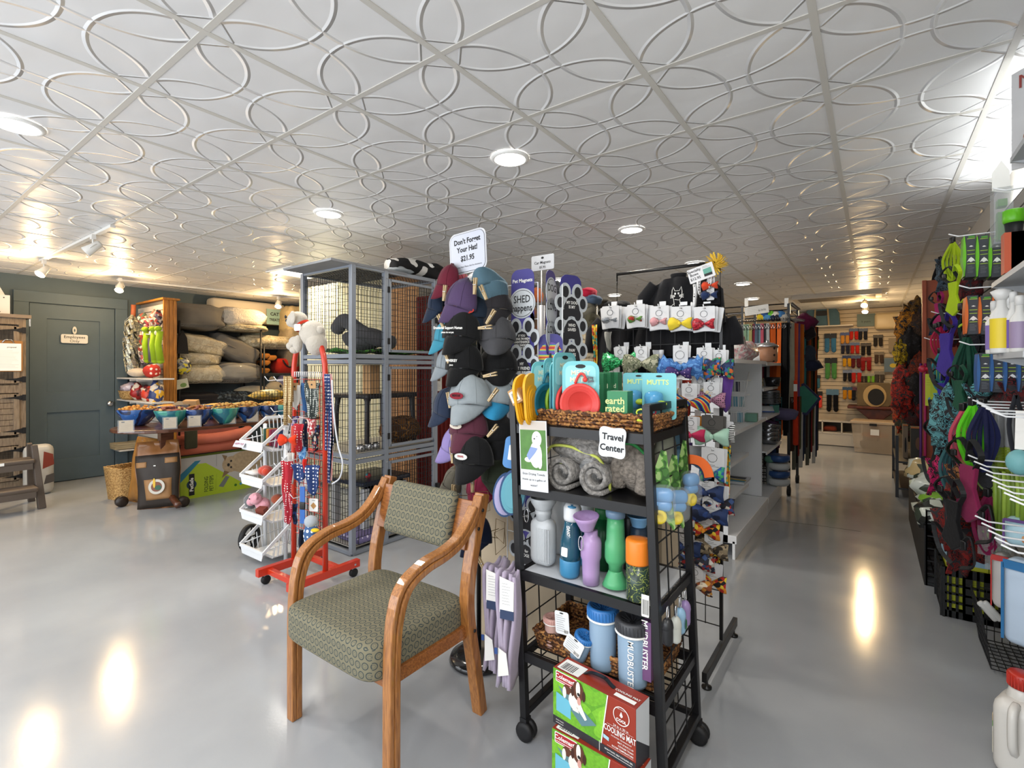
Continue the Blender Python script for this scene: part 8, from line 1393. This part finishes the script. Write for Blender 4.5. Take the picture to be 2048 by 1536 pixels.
def strapp(label, px, py, x, c, s_=1, kind='h', yaw=-PI/2, seed=0, name='dog_harness', cat='harness', m=None, grp='harnesses and straps on the right wall', y=None):
    p = ax(px, py, x) if y is None else ay(px, py, y); rr = random.Random(seed+int(px)); mb = MB(m or cloth(c))
    t = thing(name, label, cat, tuple(p), yaw, grp)
    if kind == 'h':
        mb.prism([(-.05*s_, .1*s_), (.05*s_, .1*s_), (.035*s_, .0), (.075*s_, -.11*s_), (.0, -.16*s_), (-.075*s_, -.11*s_), (-.035*s_, .0)], .02*s_, y=-.02); obj('chest_pad', mb, t, .004)
        for q in (-1, 1): mb = MB(BLK if q < 0 or 'black' in label else m or cloth(c)); mb.tube(cpath([(q*.04*s_, -.01, .09*s_), (q*.1*s_, -.03, .16*s_), (q*.03*s_, -.02, .22*s_), (-q*.02, 0, .12*s_)]), 0, flat=(.022*s_, .006)); mb.tube(cpath([(q*.06*s_, -.01, -.1*s_), (q*.13*s_, -.02, -.05*s_), (q*.12*s_, 0, -.19*s_), (q*.03*s_, 0, -.24*s_)]), 0, flat=(.02*s_, .006)); obj('strap', mb, t)
        mb = MB(BLACKM); mb.rb((.1*s_, -.03, -.1*s_), (.03, .012, .04), .005); mb.rb((-.06*s_, -.03, .15*s_), (.03, .012, .03), .005); obj('buckle', mb, t)
    elif kind == 'l':
        for k in range(3): q = .7+.15*k; mb.tube(cpath([(0, 0, .16*s_), (-.03*s_*q, -.02*k, .0), (-.015*s_, -.01*k, -.15*s_*q), (.02*s_, .0, -.16*s_*q), (.03*s_*q, .02*k, 0), (.01, 0, .15*s_)]), 0, flat=(.022*s_, .006))
        obj('webbing', mb, t); mb = MB(BLACKM); mb.rb((0, -.0, .17*s_), (.03, .02, .04), .005); obj('buckle', mb, t)
    else:
        mb.dm = mat(c, .85, kind='blot', cols=['#1a1a1c', c, '#0f0f11', c, '#2a282c'], sc=26, bump=(30, .6, .01)); mb.blob((0, 0, 0), (.08*s_, .06*s_, .13*s_), amp=.4, seed=seed, n=22, fr_=4); mb.tube(cpath([(-.03, -.05, .12*s_), (.05*s_, -.06, 0), (-.02, -.05, -.16*s_)]), 0, flat=(.024, .006)); obj('folded_webbing', mb, t)
    return t
A = [('lime green harness strap hanging at the top left of the tool packs', 1905, 520, .40, '#9fb81c', 0.72, 'l'), ('lime green shaped muzzle pad under the lime tool packs', 1912, 590, .38, '#a4c01c', 0.75, 'h'), ('grey-blue narrow pack at the top above the magenta straps', 1893, 545, .45, '#4f6270', .9, 'b'), ('magenta strap harness right of the orange panel', 1880, 625, .42, '#a02460', 0.75, 'h'), ('light blue rolled bag pack by the orange panel', 1872, 590, .46, '#7ab0cc', .7, 'b'), ('blue coiled rope by the orange panel', 1874, 655, .46, '#1f5a8a', .6, 'b'), ('dark red harness behind the lime muzzle', 1935, 585, .50, '#5c1418', 1.1, 'b'),
    ('purple harness with grey trim in the middle of the wall', 1896, 700, .36, '#40308c', 1, 'h'), ('second purple harness hanging lower left of the green one', 1888, 790, .36, '#34289a', 0.75, 'h'), ('dark green harness between purple straps and blue packs', 1932, 740, .42, '#1a4a3a', 1.2, 'l'), ('dark green lower harness straps', 1925, 785, .40, '#1c4c38', 0.68, 'h'), ('teal harness straps left of the purple ones', 1880, 740, .38, '#2c7c82', 0.8, 'l'), ('crimson thin strap falling from the magenta harness', 1878, 680, .38, '#a81c44', 0.64, 'l'),
    ('pale teal mesh harness heap in the middle of the wall', 1897, 840, .36, '#5f9ca4', 1.3, 'b'), ('teal double cup under the blue tool packs', 1958, 800, .45, '#5aa0a8', .7, 'b'), ('pink collar loop left of the lime loop', 1926, 872, .36, '#b8485c', 0.84, 'l'), ('fluorescent green collar loop in the middle of the wall', 1944, 865, .37, '#5cc81c', 0.84, 'l'), ('navy collar loop right of the green loop', 1966, 872, .40, '#1c2044', 0.88, 'l'), ('black harness with orange edge left of the pink harness', 1880, 905, .34, '#1a1416', 0.95, 'h'), ('hot pink triangular panel on a black harness', 1880, 950, .33, '#c41c60', .8, 'b'), ('teal and grey harness beside the crate edge', 1903, 930, .35, '#2f5a60', 0.88, 'l'),
    ('hot pink padded harness over black straps', 1942, 975, .36, '#84244c', 1, 'h'), ('red and black vest harness above the crate', 1925, 1055, .36, '#7a1612', 1.5, 'b'), ('black vest part over the red harness', 1912, 1040, .31, '#121113', 0.88, 'h'), ('tan kraft strap card above the pink harness', 1938, 915, .38, '#8a6840', 0.54, 'h'), ('tan hide strap left of the pink harness', 1925, 965, .36, '#a0683a', .7, 'b'), ('dark magenta strap low behind the clippers', 1975, 1045, .42, '#7a1844', 0.8, 'l')]
for i, (l, px, py, x, c, s_, k) in enumerate(A): strapp(l, px, py, x, c, s_, k, seed=i, yaw=-PI/2+.5)
for i in range(26):  # dark filler bundles stand in for the black shadow between the goods
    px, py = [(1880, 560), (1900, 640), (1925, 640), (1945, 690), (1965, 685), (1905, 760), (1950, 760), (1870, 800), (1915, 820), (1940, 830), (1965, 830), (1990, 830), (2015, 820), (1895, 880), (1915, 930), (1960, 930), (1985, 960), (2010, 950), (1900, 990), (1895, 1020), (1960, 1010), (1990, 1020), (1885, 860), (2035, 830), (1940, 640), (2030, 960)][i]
    c = ['#17171a', '#20181a', '#5a1518', '#16302c', '#1c1c2c', '#2a2a2e', '#131315'][i % 7]; strapp('%s harness bundle filling shadow in right wall display, %s' % (['black', 'brown-black', 'oxblood', 'bottle green', 'ink blue', 'charcoal', 'jet black'][i % 7], ['above', 'level with', 'below', 'well below'][0 if py < 700 else 1 if py < 810 else 2 if py < 930 else 3]+' the blue tool packs'), px, py, .54, c, 1.25, 'b' if i % 3 else 'l', seed=i+40, yaw=-PI/2+.6, grp='dark bundles filling shadow at the right, shade %d, band %d' % (i % 7, 0 if py < 700 else 1 if py < 810 else 2 if py < 930 else 3))
# shelves and bottles
for px, py, y, l, ln in ((1983, 572, 2.85, 'upper white bracket shelf at the right edge', .6), (1986, 714, 2.8, 'lower white bracket shelf under the spray bottles', .5), (2020, 322, 2.55, 'white bracket shelf at the top right under the banner', .5)):
    p = ay(px, py, y); mb = MB(mat('#b5b8bb', .45)); L_ = XR-.04-p.x; mb.box((L_/2, -ln/2, 0), (L_, ln, .02)); mb.prism([(0, -.01), (L_, -.08), (L_, -.01)], .01, y=-.02); mb.prism([(0, -.01), (L_, -.08), (L_, -.01)], .01, y=-ln+.02); solo('wall_shelf', mb, l, 'shelf', (p.x, y, p.z), 0, 'white bracket shelves on the right wall')
    SHP = p if py == 714 else None if py != 714 and 'SHP' not in globals() else SHP
BT = [(1990, 2.7, .028, .20, '#7d6aa8', 'white and purple spray bottle at the left'), (2003, 2.62, .033, .235, '#d8c02c', 'white spray bottle with a yellow label and funnel neck'), (2018, 2.62, .02, .21, '#6f9cc4', 'slim white bottle with a blue label'), (2027, 2.6, .024, .22, '#6a55a0', 'white bottle with a violet label'), (2040, 2.55, .028, .2, '#8f7f9c', 'mauve-labelled bottle at the right edge')]
for px, y, r, h, c, l in BT:
    p = ay(px, 714, y); z = SHP.z+.011; t = thing('spray_bottle', '%s on the right wall shelf' % l, 'bottle', (p.x, y, z), 0, 'bottles on the right wall shelf'); mb = MB(plastic('#cfcfcc', .35)); mb.lathe([(r*.95, 0), (r, .006), (r, h*.62), (r*.45, h*.75), (r*.4, h)], n=20); obj('bottle_body', mb, t); mb = MB(mat(c, .45)); mb.lathe([(r*1.02, h*.08), (r*1.02, h*.56)], n=20, cap=False); obj('label', mb, t); mb = MB(plastic('#d4d4d2', .35)); mb.lathe([(r*.5, h*.86), (r*(1 if 'funnel' in l else .5), h*1.0), (r*.45, h*1.04)], n=16); obj('spray_cap', mb, t)
for i, (px, c, l) in enumerate(((2022, '#b8502c', 'orange'), (2036, '#a8a49c', 'pale grey'), (2046, '#8fb0b0', 'pale aqua'))): p = ay(px, 500, 2.6); mb = MB(mat(c, .5)); mb.box((0, 0, 0), (.045, .06, .15)); solo('supplement_box', mb, '%s carton on the upper right shelf' % l, 'box', (p.x, 2.6, 1.966 if 0 else ay(1983, 572, 2.85).z+.086), 0, 'cartons on the upper right shelf')
p = ay(2028, 470, 2.9); t = thing('deshedding_tool', 'black handled tool with a lime collar at the top right', 'grooming tool', tuple(p)); mb = MB(plastic('#232326', .4)); mb.lathe([(.018, -.16), (.02, -.05), (.03, .05)], n=16); obj('handle', mb, t); mb = MB(plastic('#62b81c', .35)); mb.lathe([(.032, .05), (.036, .06), (.036, .1), (.03, .105)], n=18); obj('lime_collar', mb, t)
p = ay(2003, 435, 3.0); t = thing('blister_pack', 'clear blister pack with a lime tool hanging at the top right', 'grooming tool', tuple(p)); mb = MB(mat('#c8ccd0', .1, alpha=.35)); mb.box((0, 0, 0), (.06, .09, .24)); obj('clear_blister', mb, t); mb = MB(plastic('#4f8a1c', .4)); mb.box((.0, 0, -.04), (.03, .05, .12)); mb.box((0, 0, .06), (.03, .05, .03)); obj('tool', mb, t); mb = MB(PAPER); mb.prism([(-.03, .12), (.03, .1), (.025, .2), (-.0, .25), (-.03, .2)], .004); obj('card_top', mb, t)
# combs, brushes, cups
for i, px in enumerate((1979, 1999, 2019)):
    p = ay(px, 885, 3.2-.06*i); t = thing('pet_comb', 'grey and lime handled grooming rake in a pack, %s of three' % nth[i], 'comb', tuple(p), 0, 'lime handled rakes on the right wall'); mb = MB(mat('#8a8c8e', .25)); mb.rb((0, 0, .06), (.032, .03, .17), .01); obj('clear_pack', mb, t); mb = MB(plastic('#7a8f1c', .4)); mb.rb((0, 0, -.075), (.032, .028, .12), .01)
    for k in range(8): mb.box((0, -.015, -.03-k*.012), (.03, .003, .004))
    obj('handle', mb, t)
p = ay(1975, 975, 3.1); t = thing('slicker_brush', 'sage green oval slicker brush on the right wall', 'brush', tuple(p), -.7, None, 0, -.15); mb = MB(plastic('#7f9a54', .4)); mb.prism(ell(.045, .07, 28, 0, .05), .02); mb.rb((.0, .01, -.1), (.026, .022, .16), .01); obj('brush_body', mb, t); mb = MB(mat('#34363a', .9, bump=(300, 1, .01))); mb.prism(ell(.034, .056, 28, 0, .05), .006, y=-.006); obj('bristles', mb, t)
for i in range(7): p = ay(1990+9*i, 1010+4*(i % 2), 2.95-.03*i); mb = MB(plastic(['#6f8a2c', '#5c7424', '#86a03a'][i % 3], .4)); mb.tube([(0, 0, .14), (.003, -.004, .05), (0, 0, -.12)], [.007, .01, .008], n=8); solo('tool_handle', mb, 'lime grooming tool handle hanging in the lower fan of pegs', 'grooming tool', tuple(p), .1*i, 'lime tool handles on the right wall')
for i, (px, py) in enumerate(((1975, 1080), (1990, 1110), (2010, 1075))): p = ay(px, py, 3.1); t = thing('nail_clipper_pack', 'green nail clippers in a clear pack low on the right wall, %s' % nth[i], 'nail clippers', tuple(p), -.4, 'clipper packs low on the right wall'); mb = MB(mat('#b9bcb8', .1, alpha=.3)); mb.box((0, 0, 0), (.055, .05, .13)); obj('clear_pack', mb, t); mb = MB(plastic('#7f9c3a', .4)); mb.tube(cpath([(-.015, 0, .04), (.015, 0, .0), (-.005, 0, -.05)]), .007); mb.tube(cpath([(.015, 0, .04), (-.01, 0, .0), (.012, 0, -.05)]), .007); obj('clippers', mb, t)
p = ay(2040, 925, 2.7); t = thing('treat_pouch', 'pale teal silicone pouch hanging at the right edge', 'pouch', tuple(p), -.3); mb = MB(plastic('#6ea8ac', .5)); mb.blob((0, 0, 0), (.042, .035, .05)); obj('pouch_body', mb, t); mb = MB(PAPER); mb.prism([(-.015, .05), (.015, .05), (.012, .2), (-.012, .2)], .003); obj('hang_tag', mb, t)
mb = MB(cloth('#26282e')); mb.tube(cpath([(0, 0, .12), (-.02, 0, 0), (0, 0, -.13), (.02, 0, 0), (0, 0, .12)]), .008); solo('rope_loop', mb, 'charcoal rope loop between the combs and the teal pouch', 'leash', tuple(ay(2032, 850, 2.8)))
for i, (px, py, c) in enumerate(((1855, 770, '#9fae2c'), (1868, 780, '#a8b434'), (1880, 775, '#98a828'))): p = ax(px, py, .40); t = thing('boxed_dog_toy', 'lime boxed dog toy by the orange panel, %s of three' % nth[i], 'pet toy', tuple(p), -.7, 'lime boxed toys by the orange panel'); mb = MB(mat(c, .5)); mb.box((0, 0, 0), (.1, .05, .26)); mb.poly(ell(.03, .025, 14, 0, -.08), mat('#4a86b0', .5), y=-.026); mb.lines(-.04, .03, .08, 3, .02, y=-.026); obj('carton', mb, t)
mb = MB(plastic('#a81c38', .4)); mb.tube([(-.06, 0, 0), (.06, 0, 0)], .016); [mb.blob((q, 0, 0), (.03, .025, .03)) for q in (-.07, .07)]; solo('rubber_bone', mb, 'dark red rubber bone above the lime boxed toys', 'pet toy', tuple(ax(1865, 738, .38)), -.6)
for i, c in enumerate(('#4a1c60', '#a01c58')): mb = MB(mat(c, .5)); mb.cyl((0, 0, 0), .01, 1.5, n=10); solo('wrapped_pole', mb, '%s wrapped pole standing at the front of the orange panel' % ['purple', 'magenta'][i], 'pole', (.345+.03*i, pn.y-.17, .0), 0)
# life jackets beyond the orange panel
fb = [('tan and black', '#8a6428', 1828, 640, 1), ('golden orange', '#c8821c', 1812, 655, .9), ('dark brown', '#2a1c14', 1838, 690, 1.1), ('black and orange', '#1a1414', 1822, 690, 1), ('yellow', '#c9a81c', 1803, 705, .6), ('burnt orange', '#c0481c', 1815, 735, .8), ('bright red', '#a8201a', 1815, 770, 1.2), ('crimson', '#90181a', 1828, 800, 1.3), ('red with grey straps', '#b02a1c', 1806, 790, 1), ('black', '#141213', 1836, 780, 1.1), ('deep orange', '#b8441c', 1806, 830, .8), ('olive green', '#4c4a2c', 1818, 840, .9), ('dark oxblood', '#4a1414', 1832, 830, 1), ('brown leather', '#4c3424', 1842, 655, .9), ('rust', '#8a3418', 1838, 730, .9)]
for i, (nm, c, px, py, s_) in enumerate(fb): y = 8.1-.04*(i % 5); p = ay(px, py, y); t = strapp('%s dog life jacket on the rack beyond the orange panel' % nm, px, py, 0, c, 1.85*s_, 'b', -PI/2+.7, i, 'dog_life_jacket', 'dog life jacket', grp='life jackets beyond the orange panel', y=y)
t = thing('display_rack', 'dark rack of folding ramps and boxes at the floor beyond the panel', 'rack', (.42, 7.7, 0)); mb = MB(BLACKM)
for x in (-.2, .2):
    for y in (-.6, .6): mb.box((x, y, .35), (.03, .03, .7))
for z in (.1, .4): mb.box((0, 0, z), (.42, 1.22, .02))
obj('rack_frame', mb, t)
for i, (px0, px1, py0, py1, y, c, l) in enumerate(((1822, 1852, 855, 920, 6.9, '#35332e', 'dark grey flat box with an orange rim beyond the orange panel'), (1824, 1862, 925, 965, 6.2, '#4a6a8a', 'blue grey printed box near the floor beyond the panel'), (1806, 1816, 850, 930, 7.4, '#7a6a58', 'tall tan folded crate leaning beyond the panel'))): a, b_ = ay(px0, py0, y), ay(px1, py1, y); mb = MB(mat(c, .6)); w_, h = b_.x-a.x, a.z-b_.z; mb.box((0, .1, 0), (w_, .2, h)); mb.box((0, -.005, h/2), (w_, .01, .015), mat('#b0642c', .5)); mb.poly(ell(w_*.2, h*.2, 14, 0, 0), mat('#15161a' if i else '#6a4a38', .6), y=-.002); solo('floor_box', mb, l, 'box', ((a.x+b_.x)/2, y, (a.z+b_.z)/2), 0)
# floor crates
p = ah(1880, 1205, 0); t = thing('plastic_crate', 'black slotted plastic crate of lime and blue boxes on the floor at right', 'crate', (.485, 4.02, 0)); mb = MB(plastic('#0f1011', .45)); cw_, cd, ch_ = .30, .34, .29
for (x, y, sx, sy) in ((0, -cd/2, cw_, 0), (0, cd/2, cw_, 0), (-cw_/2, 0, 0, cd), (cw_/2, 0, 0, cd)):
    for z, hh in ((.02, .04), (ch_-.025, .05), (.14, .012), (.19, .012), (.09, .012)): mb.box((x, y, z), (sx or .012, sy or .012, hh))
    for k in range(11): q = -.5+k/10; mb.box((x+q*sx, y+q*sy, ch_/2), (.012, .012, ch_))
    for q in (-.5, -.17, .17, .5): mb.box((x+q*sx, y+q*sy, ch_/2), (.03 if sx else .012, .03 if sy else .012, ch_))
mb.box((0, 0, .01), (cw_, cd, .02)); obj('crate_body', mb, t)
for i in range(9): x, y = .395+.092*(i % 3), 3.915+.1*(i//3); mb = MB(mat('#b4b82a', .5)); mb.box((0, 0, .15), (.088, .092, .26)); mb.box((0, 0, .3), (.089, .093, .04), mat('#8fb4cc', .5)); mb.lines(-.035, .03, .2, 3, .012, mat('#6a7a30', .6), y=-.0485); solo('waste_bag_box', mb, 'lime and sky blue box in the black crate, %s row, %s column' % (['front', 'middle', 'back'][i//3], ['left', 'middle', 'right'][i % 3]), 'box', (x, y, .03), 0, 'lime and blue boxes in the crate')
t = thing('long_wire_crate', 'long black wire crate full of packed toys on the floor along the right wall', 'crate', (.46, 5.22, 0)); mb = MB(BLACKM); wires(mb, (-.17, -.9, 0), (0, 1.8, 0), (0, 0, .5), 24, 6, .006); wires(mb, (-.17, -.9, 0), (.34, 0, 0), (0, 0, .5), 6, 6, .006); wires(mb, (-.17, -.9, .02), (.34, 0, 0), (0, 1.8, 0), 6, 14, .005); mb.box((-.175, 0, .2), (.012, 1.8, .4), BLK); obj('crate_body', mb, t)
for i, (y, z, c, l) in enumerate(((3.15, .54, '#2a2c2a', 'black'), (3.3, .62, '#7fae3a', 'lime'), (3.45, .56, '#8fb8cc', 'sky blue'), (3.6, .64, '#b4b89c', 'pale printed'), (3.8, .62, '#5f9a3a', 'leaf green'), (4.0, .60, '#4a5a4a', 'dark green'), (4.2, .66, '#c0a878', 'tan'), (4.4, .60, '#2c2e30', 'charcoal'), (4.6, .62, '#4a6a8a', 'steel blue'), (3.35, .70, '#c2c8c0', 'silvery white'))): mb = MB(mat(c, .25, kind='cells', cols=[c, '#c9cfc4', '#3c4438'], sc=14)); mb.blob((0, 0, 0), (.15, .13, .1), amp=.35, seed=i, n=14); solo('packed_toy', mb, '%s plastic-wrapped toy pack heaped in the long wire crate' % l, 'pet toy', (.38+.03*(i % 3), y+1.3, z-.09), .4*i, 'wrapped toys in the long crate')
# wire basket of puppy pads and bags at the right edge
t = thing('wire_bin', 'black wire bin on the floor at the right edge holding pad packs', 'bin', (.52, 3.42, 0)); mb = MB(BLACKM); wires(mb, (-.09, -.2, .02), (0, .42, 0), (-.05, 0, .3), 10, 5, .0035); wires(mb, (-.09, .22, .02), (.25, 0, 0), (0, 0, .3), 6, 5, .0035); wires(mb, (-.09, -.2, .02), (.25, 0, 0), (0, .42, 0), 6, 8, .003); obj('wire_sides', mb, t); t.scale = (.7, .8, .9)
def padpack(label, px, py, y, w_, h, c, trim, yaw=-.5, roll=0): p = ay(px, py, y); t = thing('pad_pack', label, 'pet pads', tuple(p), yaw, None, 0, roll); mb = MB(mat(c, .3)); mb.rb((0, .05, 0), (w_, .1, h), .03); obj('pack_body', mb, t); mb = MB(mat(trim, .35)); mb.box((0, -.002, h*.44), (w_*.9, .006, h*.1)); mb.box((-w_*.46, -.002, 0), (w_*.07, .006, h*.9)); mb.poly(ell(w_*.16, w_*.13, 16, w_*.2, -h*.2), mat('#a86a3c', .6), y=-.003); mb.poly(ell(w_*.1, w_*.1, 16, w_*.15, -h*.12), mat('#c08a5a', .6), y=-.004); obj('printed_front', mb, t)
padpack('large white and blue puppy pad pack with a puppy picture at the right edge', 2046, 1212, 2.75, .13, .34, '#b5c6d8', '#2c6a9c'); padpack('white and red treat bag standing left of the puppy pads', 2000, 1165, 3.0, .06, .24, '#c8c4c0', '#b8221c', -.3); padpack('purple-edged pack on top of the puppy pads', 2040, 1068, 2.75, .1, .11, '#9fc0cc', '#4a1f6a', -.3); padpack('white plastic wrapped bag behind the purple pack', 2010, 1066, 2.95, .06, .13, '#c9c9c6', '#6a3a5c', -.3, .2)
for i in range(2): mb = MB(plastic('#c4c4c0', .3)); mb.rb((0, 0, 0), (.03, .02, .1), .009); solo('white_scoop', mb, 'white plastic scoop handle sticking out of the wire bin, %s' % nth[i], 'scoop', tuple(ay(1976+9*i, 1222, 3.3)), 0, 'white scoop handles', 0, -.7)
t = thing('jug', 'white plastic jug with a red cap on the floor at the lower right corner', 'jug', (.43, 2.50, 0), -.4); mb = MB(plastic('#c9c6c0', .3)); mb.rb((0, 0, .14), (.13, .17, .28), .045, n=4); mb.lathe([(.05, .25), (.035, .30), (.03, .325)], n=24); mb.tube(cpath([(0, -.06, .27), (.0, -.1, .25), (0, -.1, .14), (0, -.07, .1)]), .014); obj('jug_body', mb, t); mb = MB(plastic('#a8281a', .35)); mb.lathe([(.038, .315), (.038, .36), (.034, .365)], n=28)
for k in range(24): a = k*PI/12; mb.box((.038*math.cos(a), .038*math.sin(a), .337), (.003, .003, .04))
obj('red_cap', mb, t); mb = MB(mat('#b9b4a4', .4, kind='blot', cols=['#c4c0b4', '#6a8a5a', '#a8987c'], sc=9)); mb.prism(rrect(.002+.1, .15, .01, cz=.13), .002, M=fr((-.066, 0, 0), -PI/2)); obj('side_label', mb, t)
# banner at the top right
p = ay(2023, 160, 2.6); t = thing('shop_banner', 'white paper banner with red script hanging at the top right edge', 'banner', (p.x, 2.6, 0)); z1, z0 = ay(2023, 150, 2.6).z, ay(2028, 340, 2.6).z; mb = MB(mat('#c4c4c4', .5, noise=(5, .1))); mb.prism([(0, z0), (.25, z0), (.25, z1+.08), (0, z1)], .004, M=fr((0, 0, 0), -.35)); obj('sheet', mb, t); mb = MB(); M_ = fr((0, 0, 0), -.35); mb.text('Mine', .07, .085, z1-.04, mat('#8a3a34', .6), M_, y=-.004); mb.text('Yes', .07, .085, z1-.11, mat('#8a3a34', .6), M_, y=-.004); mb.poly(ell(.07, .12, 20, .15, (z0+z1)/2-.02), mat('#6f86a8', .6), M_, y=-.003); mb.poly(ell(.04, .06, 20, .07, z0+.1), mat('#9a6a50', .6), M_, y=-.003); obj('printed_picture', mb, t)
